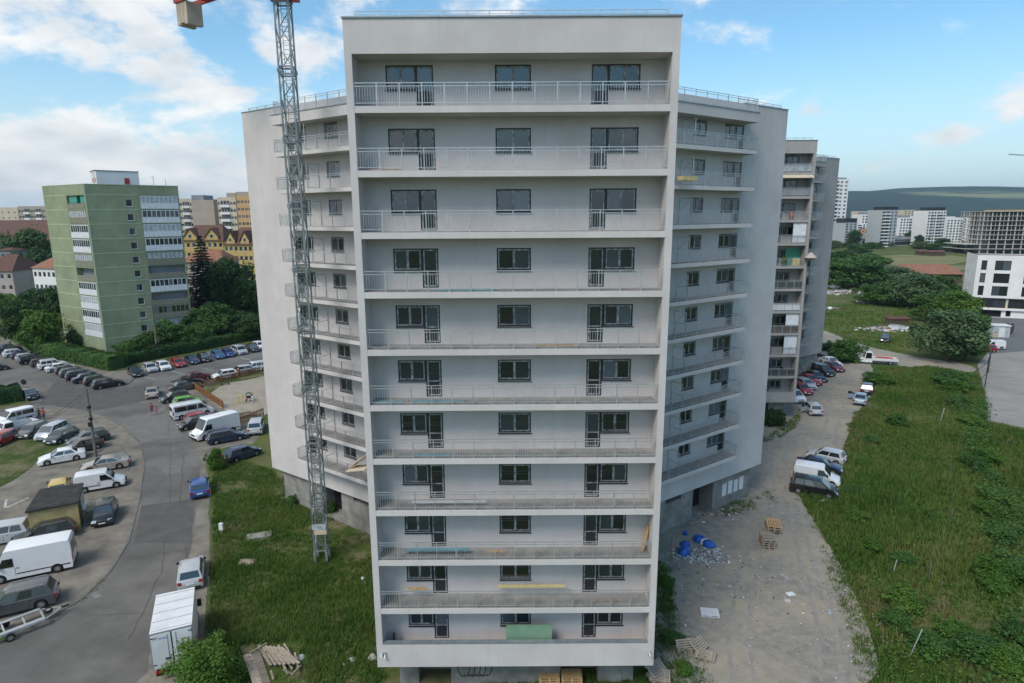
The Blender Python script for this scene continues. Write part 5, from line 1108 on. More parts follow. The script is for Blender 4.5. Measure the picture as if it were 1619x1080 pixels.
# left side: yellow mansard building, pinkish house, white house, long brown roofs, far beige blocks
def roofed(name, label, x0, x1, yeave, Y, eave, ridge, wall, roof, depth=11, slope=0.0, storeys=4, cols=6, gables=0, win=(1.1, 1.4), hip=2.5, base=0.0):
    a = AT(x0, yeave, Y); b = AT(x1, yeave, Y); b = Vector((b.x, Y + (b.x - a.x) * slope, 0)); B = thing(name, label, 'building', (a.x, Y, base)); F = Frame((0, 0), (b.x - a.x, b.y - Y)); Wd = (Vector((b.x, b.y)) - Vector((a.x, Y))).length
    fh = eave / storeys; cw = Wd / cols; holes = [((c + 0.5) * cw - win[0] / 2, (c + 0.5) * cw + win[0] / 2, k * fh + fh * 0.32, k * fh + fh * 0.32 + win[1]) for k in range(storeys) for c in range(cols)]
    m = MB(); F.wall(m, 0, Wd, 0, eave, holes, wall, 0.2, None)
    for (u, v) in (((0, 0), (0, -depth)), ((0, -depth), (Wd, -depth)), ((Wd, -depth), (Wd, 0))): m.poly([F.p(*u, 0), F.p(*v, 0), F.p(*v, eave), F.p(*u, eave)], wall)
    m.build('wall', B); P = F.p; o = 0.5; m = MB()
    e = [P(-o, o, eave), P(Wd + o, o, eave), P(Wd + o, -depth - o, eave), P(-o, -depth - o, eave)]; r0 = P(hip, -depth / 2, ridge); r1 = P(Wd - hip, -depth / 2, ridge)
    m.poly([e[0], e[1], r1, r0], roof); m.poly([e[2], e[3], r0, r1], roof); m.poly([e[3], e[0], r0], roof); m.poly([e[1], e[2], r1], roof); m.poly([e[3], e[2], e[1], e[0]], roof); rf = m.build('roof', B)
    for (u0, u1, z0, z1) in holes: window(B, F, u0, z0, u1 - u0, z1 - z0, -0.12, 2, 'pvc', None, 'pane', sill=False)
    for gi in range(gables):
        u = Wd * (gi + 0.5) / gables; w = min(2.2, Wd / gables * 0.3); gz = eave + (ridge - eave) * 0.75
        q = MB(); q.poly([P(u - w, 0.06, eave), P(u + w, 0.06, eave), P(u + w, 0.06, eave + 1.2), P(u, 0.06, gz), P(u - w, 0.06, eave + 1.2)], wall); gb = q.build('gable', B)
        q = MB(); q.hexa([P(u - w - 0.3, 0.4, eave + 1.0), P(u, 0.4, gz + 0.1), P(u, -depth / 2, gz + 0.1), P(u - w - 0.3, -depth / 2, eave + 1.0), P(u - w - 0.3, 0.4, eave + 1.25), P(u, 0.4, gz + 0.4), P(u, -depth / 2, gz + 0.4), P(u - w - 0.3, -depth / 2, eave + 1.25)], roof)
        q.hexa([P(u, 0.4, gz + 0.09), P(u + w + 0.3, 0.4, eave + 1.0), P(u + w + 0.3, -depth / 2, eave + 1.0), P(u, -depth / 2, gz + 0.09), P(u, 0.4, gz + 0.39), P(u + w + 0.3, 0.4, eave + 1.25), P(u + w + 0.3, -depth / 2, eave + 1.25), P(u, -depth / 2, gz + 0.39)], roof); q.build('gable_roof', gb)
        window(gb, F, u - 0.55, eave + 0.9, 1.1, 1.2, 0.1, 2, 'pvc', None, 'pane', sill=False)
    return B
roofed('yellow_building', 'yellow residential building with brown mansard roof and gabled dormers', 284, 352, 378, 214, 19.2, 24.3, M['yellow'], M['tile_brown'], storeys=6, cols=8, gables=2, depth=13)
roofed('yellow_building', 'nearer yellow wing with brown gabled roof beside the pale apartment wing', 353, 425, 378, 206, 18.2, 23.6, M['yellow'], M['tile_brown'], storeys=6, cols=9, gables=3, depth=13, slope=-0.15)
roofed('pink_house', 'pinkish grey house with a red hipped roof behind the spruce', 286, 350, 402, 178, 14.5, 17.8, M['pinkwall'], M['tile_red'], storeys=4, cols=6, depth=11)
roofed('white_house', 'small white three storey house with an orange brown roof left of the green block', 50, 98, 418, 196, 11.8, 15.2, M['whitewall'], M['tile_red'], storeys=3, cols=5, depth=12, slope=-0.35, win=(1.2, 1.5))
roofed('long_house', 'long low building with a brown tiled roof behind the trees at the left edge', -60, 84, 372, 262, 16.6, 24.0, M['pinkwall'], M['tile_brown'], storeys=4, cols=14, depth=24, hip=1)
roofed('long_house', 'second long brown roof in front of the farther blocks at the left edge', -40, 84, 358, 320, 20.5, 26.0, M['pinkwall'], M['tile_brown'], storeys=5, cols=14, depth=20, hip=1)
roofed('brown_roof_house', 'low house with a dark brown roof at the left edge among trees', -30, 16, 412, 200, 10.5, 15.5, M['pinkwall'], M['tile_brown'], storeys=3, cols=4, depth=14)
roofed('grey_house', 'grey end house below the brown roofs at the left edge', -10, 14, 388, 240, 15.0, 16.0, M['greywall'], M['tile_brown'], storeys=4, cols=3, depth=10)
simple_block('far_block', 'weathered far prefab block with many balconies left of the green block', 'apartment building', 28, 92, 326, 420, M['tan'], 9, 14, balc=(2, 3, 6, 7, 10, 11), wallside=M['cream'], win=(1.4, 1.3))
simple_block('far_block', 'cream coloured end of a far block at the left edge', 'apartment building', -12, 27, 328, 430, M['cream'], 9, 4, win=(1.0, 1.0))
simple_block('far_block', 'cream block with glazed balconies right behind the green block', 'apartment building', 282, 302, 314, 335, M['cream'], 10, 4, balc=(1, 2), slope=0.2)
B_, F_, W_, H_ = simple_block('far_block', 'windowless tan gable wall of a far block with a lift house', 'apartment building', 302, 337, 316, 330, M['tan'], 1, 1, win=(0.6, 0.6), roofcap=(0.0, 0.55, 2.4, GW))
simple_block('far_block', 'grey green narrow block between the tan gable and the orange striped block', 'apartment building', 336, 345, 315, 360, M['greywall'], 10, 2, win=(1.6, 1.4))
simple_block('far_block', 'orange and white striped block with coloured balconies above the yellow roofs', 'apartment building', 343, 372, 312, 322, M['cream'], 10, 6, balc=(1, 2, 3), win=(1.2, 1.3), roofcap=(0.5, 1.0, 2.2, M['tan']))
simple_block('far_block', 'orange panelled block end beside the pale apartment wing', 'apartment building', 373, 420, 309, 322, M['orange'], 10, 8, win=(1.3, 1.3), roofcap=(0.0, 0.6, 1.8, M['tan']))
m = MB(); a = G(4, 463); b = G(60, 470); m.bar((0, 0, 1.6), (b.x - a.x, b.y - a.y, 1.6), 0.3, 3.2, M['cream']); m.build('garden_wall', None, (a.x, a.y, 0), label='long beige wall behind the parked cars left of the white house', cat='wall')
def barn():
    a = G(1427, 446); b = G(1520, 447); B = thing('barn', 'long low shed with a rusty red brown roof behind the bushes', 'shed', (a.x, a.y, 0)); F = Frame((0, 0), (b.x - a.x, b.y - a.y)); W_ = (b - a).length; P = F.p
    m = MB(); F.box(m, 0, W_, -16, 0, 0, 3.4, M['bark']); m.build('wall', B)
    m = MB(); m.poly([P(-1, 1, 3.3), P(W_ + 1, 1, 3.3), P(W_ - 2, -8, 6.6), P(2, -8, 6.6)], M['tile_red']); m.poly([P(W_ + 1, -17, 3.3), P(-1, -17, 3.3), P(2, -8, 6.6), P(W_ - 2, -8, 6.6)], M['tile_red']); m.poly([P(-1, -17, 3.3), P(-1, 1, 3.3), P(2, -8, 6.6)], M['tile_red']); m.poly([P(W_ + 1, 1, 3.3), P(W_ + 1, -17, 3.3), P(W_ - 2, -8, 6.6)], M['tile_red']); m.build('roof', B)
barn()
for i, (x, y, lb) in enumerate(((1462, 404, 'brick red shed in the far field, left one'), (1482, 405, 'brick red shed in the far field, longer right one'))):
    c = G(x, y); B = thing('field_shed', lb, 'shed', (c.x, c.y, 0), 0, 'red sheds in the far field'); w = 5 + 5 * i
    m = MB(); m.box((-w / 2, 0, 0), (w / 2, 6, 2.4), M['bark']); m.build('wall', B); m = MB(); m.hexa([(-w / 2 - .4, -.5, 2.41), (w / 2 + .4, -.5, 2.41), (w / 2 + .4, 6.5, 2.41), (-w / 2 - .4, 6.5, 2.41), (-w / 2, 2.8, 3.6), (w / 2, 2.8, 3.6), (w / 2, 3.2, 3.6), (-w / 2, 3.2, 3.6)], M['tile_brown']); m.build('roof', B)
def kiosk():
    z = 2.7; q = [G(39, 809, z), G(124, 793, z), G(132, 763, z), G(63, 773, z)]; c = (q[0] + q[2]) / 2; B = thing('kiosk', 'ochre walled kiosk with a worn flat bitumen roof between the parked cars', 'kiosk', (c.x, c.y, 0))
    p = [((v - c).x, (v - c).y) for v in q]; i = [(x * 0.93, y * 0.93) for x, y in p]; m = MB(); m.prism(i, 0, 2.5, M['kioskwall']); m.build('wall', B)
    m = MB(); m.prism(p, 2.502, 2.7, M['bitumen']); m.prism([(x * 0.9, y * 0.9) for x, y in p], 2.702, 2.725, M['bitumen']); m.build('roof', B)
    F = Frame(i[1], (i[2][0] - i[1][0], i[2][1] - i[1][1])); L = (Vector(i[2]) - Vector(i[1])).length
    m = MB(); F.box(m, L * 0.1, L * 0.4, 0.004, 0.05, 0.05, 2.1, M['bark']); m.build('door', B); window(B, F, L * 0.5, 1.0, L * 0.4, 1.1, 0.05, 2, 'pvc', None, 'pane')
    m = MB(); F2 = Frame(i[0], (i[1][0] - i[0][0], i[1][1] - i[0][1])); F2.box(m, 1.0, 3.2, 0.004, 0.02, 0.02, 0.9, M['concrete']); m.build('plaster_patch', B)
kiosk()

# ------------------------------------------------------------------ tower crane
def crane():
    bx, by = -15.3, 45.8; W = 0.9; h = W / 2; SH = 4.5; B = thing('tower_crane', 'tall galvanised lattice tower crane rising beside the left wing', 'crane', (bx, by, 0), rad(4)); st = M['mast']
    s = MB()
    for sx in (1, -1):
        for sy in (1, -1): s.bar((sx * h, sy * h, 0), (sx * h, sy * h, SH), 0.105, 0.105, st); s.box((sx * h - 0.1, sy * h - 0.1, SH - 0.28), (sx * h + 0.1, sy * h + 0.1, SH - 0.02), st)
    sm = s.mesh('mast_section'); d = MB(); n = 3
    for f in range(4):
        c, s_ = [(1, 0), (0, 1), (-1, 0), (0, -1)][f]; T = lambda u, z: (u * -s_ + h * c, u * c + h * s_, z)
        for zz in (0.12, SH - 0.36): d.bar(T(-h, zz), T(h, zz), 0.09, 0.09, st)
        for i in range(n):
            z0 = 0.15 + (SH - 0.55) * i / n; z1 = 0.15 + (SH - 0.55) * (i + 1) / n
            d.bar(T(-h if i % 2 else h, z0), T(h if i % 2 else -h, z1), 0.055, 0.055, st)
    dm = d.mesh('bracing'); l = MB()
    for sx in (-0.2, 0.2): l.bar((sx, 0.25, 0), (sx, 0.25, SH), 0.035, 0.035, st)
    for i in range(15): l.bar((-0.2, 0.25, 0.15 + i * 0.29), (0.2, 0.25, 0.15 + i * 0.29), 0.025, 0.025, st)
    for i in range(4):
        z = 0.6 + i * 1.05
        for k in range(6): a0 = math.pi * (k / 6) + math.pi; a1 = math.pi * ((k + 1) / 6) + math.pi; l.bar((0.38 * math.cos(a0), 0.22 + 0.38 * math.sin(a0) + 0.0, z), (0.38 * math.cos(a1), 0.22 + 0.38 * math.sin(a1), z), 0.03, 0.02, st)
    lm = l.mesh('ladder'); N = 9
    for i in range(N):
        o = link('mast_section', sm, B, (0, 0, 0.9 + i * SH)); link('bracing', dm, o); link('ladder', lm, o)
    top = 0.9 + N * SH; m = MB(); m.box((-0.9, -0.9, -0.4), (0.9, 0.9, -0.02), M['concrete']); m.build('footing', B)
    m = MB()
    for sx in (1, -1):
        for sy in (1, -1): m.bar((sx * h, sy * h, -0.1), (sx * h, sy * h, 0.9), 0.2, 0.2, st)
    m.build('anchor_leg', B)
    m = MB(); m.box((-0.5, -h - 0.1, 2.9), (0.55, -h - 0.08, 3.35), M['curtain']); m.box((-0.35, -h - 0.14, 2.5), (0.6, -h - 0.12, 2.88), M['cream']); m.build('notice_plate', B)
    m = MB(); m.box((-0.95, -0.95, top), (0.95, 0.95, top + 0.35), M['red']); m.tube((0, 0, top + 0.352), (0, 0, top + 0.75), 1.0, M['red'], n=24); m.box((-0.9, -0.9, top + 0.752), (0.9, 0.9, top + 2.2), M['red']); m.build('slewing_unit', B)
    d = Vector((-0.84, 0.54, 0)).normalized(); rz = math.atan2(d.y, d.x) - rad(4); zj = top + 1.62
    J = MB(); r = M['red']; L = 11.6
    for s in (1, -1): J.bar((0.4, s * 0.62, 0), (L, s * 0.62, 0), 0.16, 0.34, r)
    for i in range(7): J.bar((1 + i * 1.7, -0.62, 0), (1 + i * 1.7, 0.62, 0), 0.1, 0.14, r)
    J.box((1.2, -0.5, 0.18), (L - 2.2, 0.5, 0.22), M['galv'])
    jo = J.build('counter_jib', B, (0, 0, zj), rz)
    for i in range(3):
        q = MB(); x = L - 1.5 + i * 0.46; hb = -1.75 + 0.12 * (i % 2); q.hexa([(x, -0.62, hb), (x + 0.43, -0.62, hb), (x + 0.43, 0.62, hb), (x, 0.62, hb), (x, -0.62, -0.18), (x + 0.43, -0.62, -0.18), (x + 0.43, 0.62, -0.18), (x, 0.62, -0.18)], M['ballast']); q.build('ballast_block', jo)
    rl = MB()
    for s in (1, -1):
        rl.bar((1.2, s * 0.75, 1.1), (L - 0.2, s * 0.75, 1.1), 0.04, 0.04, r)
        for i in range(7): rl.bar((1.2 + i * 1.6, s * 0.75, 0.1), (1.2 + i * 1.6, s * 0.75, 1.1), 0.04, 0.04, r)
    rl.build('guard_rail', jo)
    t = MB(); 
    for s in (1, -1): t.bar((0.5, s * 0.5, 0.5), (-0.2, 0, 7.0), 0.12, 0.12, r)
    for s in (1, -1): t.bar((-0.7, s * 0.5, 0.5), (-0.2, 0, 7.0), 0.12, 0.12, r)
    t.bar((-0.2, 0, 6.9), (L - 0.6, 0, 0.2), 0.05, 0.05, M['galv']); t.build('tower_head', jo)
crane()
p = AT(1612, 244, 480); T = thing('far_crane', 'tiny crane jib just entering at the right edge above the hills', 'crane', (p.x + 12, 480, 0)); m = MB(); m.bar((0, 0, 0), (0, 0, p.z), 1.2, 1.2, M['galv']); m.build('mast', T)
m = MB(); m.bar((-20, 0, p.z), (16, 0, p.z - 2), 0.8, 0.8, M['galv']); m.build('jib', T)
# ------------------------------------------------------------------ vegetation
def np_mesh(name, V, F, mat, mats=None):
    me = bpy.data.meshes.new(name); V = np.asarray(V, np.float32).reshape(-1, 3); F = np.asarray(F, np.int32); n = F.shape[0]; k = F.shape[1]
    me.vertices.add(len(V)); me.vertices.foreach_set('co', V.ravel()); me.loops.add(n * k); me.loops.foreach_set('vertex_index', F.ravel())
    me.polygons.add(n); me.polygons.foreach_set('loop_start', np.arange(0, n * k, k, dtype=np.int32)); me.polygons.foreach_set('loop_total', np.full(n, k, np.int32))
    me.materials.append(mat); me.update(calc_edges=True); me.validate(); return me
def leaf_quads(P, Nrm, size, r, asp=0.6):
    """bent leaf sprays: two triangles each, roughly facing Nrm"""
    n = len(P); t = r.normal(size=(n, 3)); t -= (t * Nrm).sum(1, keepdims=True) * Nrm * 0.85; t /= np.linalg.norm(t, axis=1, keepdims=True) + 1e-9
    b = np.cross(Nrm, t); b /= np.linalg.norm(b, axis=1, keepdims=True) + 1e-9; s = (size * r.uniform(0.55, 1.35, n))[:, None]
    V = np.stack([P - t * s, P + b * s * asp + Nrm * s * 0.1, P + t * s, P - b * s * asp + Nrm * s * 0.1], 1).reshape(-1, 3)
    F = np.arange(n * 4).reshape(n, 4); return V, F
def crown_points(lobes, n, r, fill=0.35):
    vol = np.array([l[3] * l[4] * l[5] for l in lobes]) ** (2 / 3); pick = r.choice(len(lobes), n, p=vol / vol.sum()); L = np.array(lobes)[pick]
    d = r.normal(size=(n, 3)); d /= np.linalg.norm(d, axis=1, keepdims=True); rad_ = np.where(r.random(n) < fill, r.uniform(0.35, 0.9, n), np.where(r.random(n) < 0.14, r.uniform(1.0, 1.38, n), r.uniform(0.84, 1.08, n))); P = L[:, :3] + d * L[:, 3:6] * rad_[:, None]
    Nr = d + r.normal(size=(n, 3)) * 0.55; Nr[:, 2] += 0.35; Nr /= np.linalg.norm(Nr, axis=1, keepdims=True); return P, Nr
def broadleaf(seed, H, Rw, n, leaf, mat, trunk=True, low=0.18):
    r = np.random.default_rng(seed); lobes = []; K = 15
    for i in range(K):
        z = low + (0.86 - low) * (i + 0.5) / K; w = math.sin(min(1, max(0.0, (z - low + 0.14) / (1.02 - low))) * math.pi) ** 0.6; a = r.uniform(0, 6.28); q = Rw * 0.62 * w * r.uniform(0.35, 1.0); s = Rw * r.uniform(0.22, 0.46) * (0.7 + 0.5 * w)
        lobes.append((q * math.cos(a), q * math.sin(a), z * H, s, s, s * r.uniform(0.7, 0.95)))
    lobes.append((0, 0, H * 0.55, Rw * 0.55, Rw * 0.55, H * 0.3))
    for i in range(10):
        a = r.uniform(0, 6.28); z = r.uniform(low + 0.1, 0.98); s = Rw * r.uniform(0.12, 0.22); q = Rw * r.uniform(0.6, 1.0) * math.sin(min(1, z) * math.pi) ** 0.5; lobes.append((q * math.cos(a), q * math.sin(a), z * H, s, s, s))
    P, Nr = crown_points(lobes, n, r); V, F = leaf_quads(P, Nr, np.full(n, leaf), r); cm = np_mesh('crown', V, F, M[mat])
    b = MB(); tr = H * 0.022 + 0.05; b.tube((0, 0, -0.2), (0, 0, H * 0.35), tr, M['bark'], tr * 0.7, 8); b.tube((0, 0, H * 0.35), (0.1, 0.05, H * 0.75), tr * 0.7, M['bark'], tr * 0.25, 7)
    for l in lobes[:9]: b.tube((0, 0, H * 0.28 + 0.02 * l[2]), (l[0], l[1], l[2]), tr * 0.4, M['bark'], tr * 0.1, 6)
    return cm, b.mesh('trunk')
def spruce(seed, H, Rw, n, mat='needle'):
    r = np.random.default_rng(seed); Ps = []; Ns = []; b = MB(); b.tube((0, 0, -0.2), (0, 0, H * 0.98), H * 0.018, M['bark'], 0.03, 8)
    lv = int(H * 1.5)
    for i in range(lv):
        t = (i + 0.3) / lv; z0 = H * (0.04 + 0.95 * t); R = Rw * (1 - t) ** 0.85 + 0.15; nb = max(4, int(11 * (1 - t) + 4))
        for j in range(nb):
            a = 6.283 * j / nb + r.uniform(-0.3, 0.3) + i; rr = R * r.uniform(0.75, 1.1); m = max(4, int(n * R / (lv * nb * Rw * 0.5)))
            s = r.uniform(0.1, 1.0, m) ** 0.8; x = s * rr; dz = -0.32 * x + 0.16 * x * s; wv = r.normal(0, 0.13, m) * (0.4 + x)
            Ps.append(np.stack([x * np.cos(a) - wv * np.sin(a), x * np.sin(a) + wv * np.cos(a), z0 + dz + r.normal(0, 0.06, m)], 1)); q = np.tile([0.35 * math.cos(a), 0.35 * math.sin(a), 0.9], (m, 1)) + r.normal(0, 0.35, (m, 3)); Ns.append(q)
        a = r.uniform(0, 6.28); b.tube((0, 0, z0), (R * 0.8 * math.cos(a), R * 0.8 * math.sin(a), z0 - 0.2 * R), 0.05, M['bark'], 0.015, 5)
    P = np.concatenate(Ps); Nr = np.concatenate(Ns); Nr /= np.linalg.norm(Nr, axis=1, keepdims=True); V, F = leaf_quads(P, Nr, np.full(len(P), 0.34), r, 0.45); return np_mesh('crown', V, F, M[mat]), b.mesh('trunk')
BL = {}
def bl(key, *a):
    if key not in BL: BL[key] = broadleaf(*a)
    return BL[key]
def tree(kind, x, y, h, w, label, group=None, name='tree', cat='tree', rz=None, z=0.0, world=None):
    """h, w: height and width in metres; the prototype crown is scaled to them"""
    PR = {'dark': ('d', 3, 10, 4.6, 7500, 0.30, 'leaf_dark'), 'mid': ('m', 5, 10, 4.8, 7500, 0.30, 'leaf_mid'), 'light': ('l', 8, 10, 5.0, 7500, 0.30, 'leaf_light'), 'willow': ('w', 12, 10, 5.2, 8000, 0.28, 'leaf_grey'),
          'bush': ('b', 21, 4, 2.6, 5200, 0.17, 'leaf_mid', True, 0.02), 'darkbush': ('db', 23, 4, 2.6, 4500, 0.19, 'leaf_dark', True, 0.02), 'lightbush': ('lb', 25, 4, 2.6, 5200, 0.16, 'leaf_light', True, 0.02), 'nearbush': ('nb', 29, 4, 2.6, 15000, 0.085, 'leaf_light', True, 0.0)}
    if kind == 'spruce':
        if 's' not in BL: BL['s'] = spruce(31, 22, 5.6, 14000)
        cm, tm = BL['s']; H0, W0 = 22, 11.2
    else:
        p = PR[kind]; cm, tm = bl(p[0], *p[1:]); H0, W0 = p[2], p[3] * 2
    c = Vector(world) if world is not None else G(x, y); rz = random.uniform(0, 6.28) if rz is None else rz
    o = thing(name, label, cat, (c.x, c.y, z), rz, group); o.scale = (w / W0, w / W0, h / H0)
    link('crown', cm, o); link('trunk', tm, o); return o
# by the green block
tree('light', 74, 556, 9.2, 9.5, 'bright green round tree at the street left of the green block')
tree('dark', 38, 545, 10.5, 9, 'dark leafy tree directly behind and left of the bright green one')
tree('dark', 92, 530, 12, 7, 'tall dark tree against the left face of the green block')
tree('dark', 66, 505, 9, 10, 'dark spreading tree in front of the small white house')
tree('light', 8, 500, 7, 11, 'light green tree at the left edge by the small lawn')
TG = 'big trees behind the green block at the left'
for x, y, h, w, k, lb in ((52, 452, 24, 22, 'dark', 'broadest tall tree of the dark grove behind the small white house'), (72, 440, 25, 18, 'dark', 'tall tree of the grove touching the left edge of the green block'), (30, 446, 18, 17, 'mid', 'lighter green tree on the left side of the dark grove'), (10, 436, 15, 15, 'dark', 'dark tree of the grove nearest the left edge'), (64, 470, 18, 14, 'dark', 'dark tree right behind the roof of the small white house')): tree(k, x, y, h, w, lb, TG)
tree('mid', 22, 458, 7, 14, 'low green tree above the beige wall at the left edge'); tree('dark', 4, 425, 12, 14, 'dark tree at the very left edge below the grey end house')
tree('spruce', 330, 516, 23.0, 13.5, 'tall dark spruce between the green block and the yellow building', name='spruce_tree', world=None)
tree('dark', 372, 516, 18, 14, 'round dark broadleaf tree right of the tall spruce')
tree('dark', 394, 520, 13, 10, 'dark tree against the edge of the pale wing')
SG = 'shrubs and small trees in front of the green block'
for x, y, h, w, k, lb in ((345, 536, 8.5, 11, 'mid', 'broad green tree under the spruce in front of the lamp post'), (300, 540, 6.5, 8, 'dark', 'dark shrub right of the corner of the green block'), (268, 550, 6, 8, 'mid', 'green shrub beside the street pole under the green block'),
  (380, 535, 6.5, 9, 'dark', 'dark shrub under the round broadleaf tree near the wing'), (312, 548, 5, 7, 'mid', 'low shrub behind the nose-out row'), (232, 556, 4, 6, 'mid', 'shrub left of the street pole below the small windows'), (405, 538, 6, 8, 'dark', 'dark shrub touching the pale wing'),
  (205, 562, 3.2, 6, 'mid', 'low shrub in front of the ground storey of the green block'), (122, 548, 4, 6, 'dark', 'dark shrub at the foot of the left face of the green block')): tree(k if h > 5 else ('bush' if k == 'mid' else 'darkbush'), x, y, h, w, lb, SG, 'shrub' if h < 5.5 else 'tree', 'shrub' if h < 5.5 else 'tree')
tree('spruce', 378, 500, 11, 6, 'small young spruce beside the round broadleaf tree', name='spruce_tree')
def hedge(name, a, b, w, h, n, mat, label, seed, leaf=0.16):
    A = G(*a); B = G(*b); L = (B - A).length; r = np.random.default_rng(seed); u = (B - A) / L; v = Vector((-u.y, u.x, 0))
    s = r.uniform(0, L, n); bump = 0.14 * np.sin(s * 1.7) + 0.12 * np.sin(s * 0.63 + 2) + 0.1 * np.sin(s * 4.1); q = r.random(n); top = q < 0.5; d = np.where(top, r.uniform(-w / 2, w / 2, n), np.where(q < 0.75, -w / 2, w / 2) + r.normal(0, 0.1, n)); z = np.where(top, h + bump + r.normal(0, 0.09, n), r.uniform(0, 1, n) * (h + bump))
    P = np.stack([u.x * s + v.x * d, u.y * s + v.y * d, z], 1); Nr = np.stack([v.x * d, v.y * d, np.where(top, 1.0, 0.35)], 1) + r.normal(0, 0.45, (n, 3)); Nr /= np.linalg.norm(Nr, axis=1, keepdims=True); V, F = leaf_quads(P, Nr, np.full(n, leaf), r)
    o = thing(name, label, 'hedge', (A.x, A.y, 0)); link('foliage', np_mesh('foliage', V, F, M[mat]), o); m = MB(); m.bar((0, 0, h * 0.42), (u.x * L, u.y * L, h * 0.42), w * 0.7, h * 0.8, M['leaf_dark']); m.build('stems', o)
hedge('hedge', (188, 578), (425, 531), 2.4, 1.9, 16000, 'leaf_dark', 'long clipped dark hedge behind the nose-out row of cars', 1)
hedge('hedge', (58, 556), (188, 584), 3.4, 2.3, 14000, 'leaf_mid', 'green hedge behind the row of cars left of the street corner', 2)
hedge('hedge', (-20, 640), (34, 631), 3.2, 2.2, 7000, 'leaf_dark', 'dark square hedge at the left edge beside the black car', 3)
tree('nearbush', 322, 1092, 3.0, 5.2, 'leafy light green bush in the foreground beside the box truck', name='bush', cat='bush')
tree('lightbush', 343, 742, 2.4, 2.3, 'tall tuft of weeds at the corner of the yard beside the dark blue hatchback', name='bush', cat='bush')
tree('bush', 462, 800, 1.1, 1.5, 'small bush growing against the corner of the left basement wall', name='bush', cat='bush')
tree('bush', 523, 812, 1.2, 1.4, 'small bush at the basement wall right of the crane', name='bush', cat='bush')
# right side
RG = 'bushy trees in the thicket on the right'
for x, y, h, w, k, lb in ((1335, 455, 11, 22, 'mid', 'bushy tree above the scrap yard, leftmost of the thicket'), (1365, 452, 12, 22, 'mid', 'bushy tree above the scrap yard, right of the leftmost one'), (1385, 482, 7, 13, 'mid', 'low bushy tree in front of the scrap yard'), (1325, 425, 9, 16, 'dark', 'dark bushy tree beside the older block above the scrap heaps'),
  (1410, 448, 6.5, 20, 'willow', 'grey green bushy tree in front of the red roofed shed, left part'), (1440, 486, 9.8, 18, 'willow', 'grey green willow-like tree in the middle of the thicket'), (1475, 480, 8.8, 17, 'mid', 'green tree at the back of the thicket near the white building'), (1455, 478, 8.2, 17, 'willow', 'pale willow-like tree below the red roofed shed'),
  (1508, 520, 9.5, 10.5, 'light', 'light green tree between the thicket and the white building'), (1480, 510, 8, 13, 'mid', 'green bushy tree behind the great round bush'), (1425, 470, 7.5, 14, 'mid', 'bushy tree at the edge of the mown meadow'), (1520, 545, 8, 9, 'light', 'light green tree beside the grey hut'),
  (1535, 552, 5.5, 6.5, 'mid', 'small green tree overhanging the red car on the car park')): tree(k, x, y, h, w, lb, RG)
tree('willow', 1495, 571, 9.8, 11.5, 'great round grey green bush beside the ball court, left half', RG); tree('mid', 1525, 568, 9.0, 9, 'great round bush beside the ball court, right half', RG)
tree('bush', 1336, 571, 4.2, 7, 'round dark green bush behind the row of cars along the older block', name='bush', cat='bush'); tree('darkbush', 1312, 562, 2.6, 5, 'low dark bush left of the round one behind the parked cars', name='bush', cat='bush'); tree('darkbush', 1271, 583, 2.4, 2.4, 'small round shrub at the foot of the older block', name='bush', cat='bush'); tree('darkbush', 1222, 672, 2.2, 3.6, 'dark bush at the corner basement of the older block', name='bush', cat='bush')
FGp = 'far trees between the meadow and the white blocks'; rr = random.Random(5)
for i in range(34):
    x = rr.uniform(1305, 1545); y = rr.choice([rr.uniform(390, 395), rr.uniform(392, 399)])
    if i > 24: x = rr.uniform(1305, 1385); y = rr.uniform(400, 422)
    tree(rr.choice(['dark', 'mid', 'mid', 'willow']), x, y, rr.uniform(3.5, 6.0), rr.uniform(9, 17), 'one of the low trees scattered between the meadow and the far white blocks', FGp)
for x, y, h, w in ((1349, 384, 15, 12), (1440, 380, 12, 14), (1447, 372, 16, 10), (1420, 378, 8, 10), (1375, 381, 7, 14), (1455, 382, 10, 12), (1490, 384, 8, 12)): tree('dark', x, y + 8, h, w, 'dark tree standing among the far white blocks', 'trees among the far blocks')
NTH = ['first', 'second', 'third', 'fourth', 'fifth', 'sixth', 'seventh', 'eighth', 'ninth', 'tenth', 'eleventh', 'twelfth', 'thirteenth', 'fourteenth', 'fifteenth', 'sixteenth', 'seventeenth', 'eighteenth', 'nineteenth', 'twentieth', 'twenty-first', 'twenty-second', 'twenty-third', 'twenty-fourth']
DG = 'dark shrubs along the ditch in the meadow'
for i, (x, y, h, w) in enumerate(((1505, 600, 2.2, 5.5), (1516, 612, 2.0, 4.5), (1530, 598, 2.4, 5), (1522, 640, 1.8, 4.0), (1532, 668, 1.7, 4), (1540, 700, 1.6, 3.6), (1536, 720, 1.3, 3), (1548, 735, 1.6, 3.4), (1556, 760, 1.7, 3.6), (1562, 790, 1.8, 3.6), (1575, 815, 1.6, 3.2), (1582, 838, 1.8, 3.4), (1596, 860, 1.7, 3.2), (1585, 900, 1.8, 3.8), (1598, 930, 1.7, 3.6), (1612, 905, 1.9, 3.5), (1570, 925, 1.6, 3), (1612, 960, 1.8, 3.6), (1618, 1000, 1.9, 3.4), (1398, 608, 1.8, 4), (1392, 640, 1.6, 3.6), (1405, 655, 1.7, 3.4), (1398, 590, 1.8, 5), (1425, 600, 1.6, 4))): (None if i % 3 == 2 else tree(['bush', 'lightbush', 'bush'][i % 3], x + random.uniform(-14, 14), y + 8 + random.uniform(-12, 12), h * random.uniform(0.7, 1.05), w * random.uniform(0.8, 1.3), '%s green shrub counted from the top of the ditch line and meadow edge' % NTH[i], DG, 'shrub', 'shrub'))
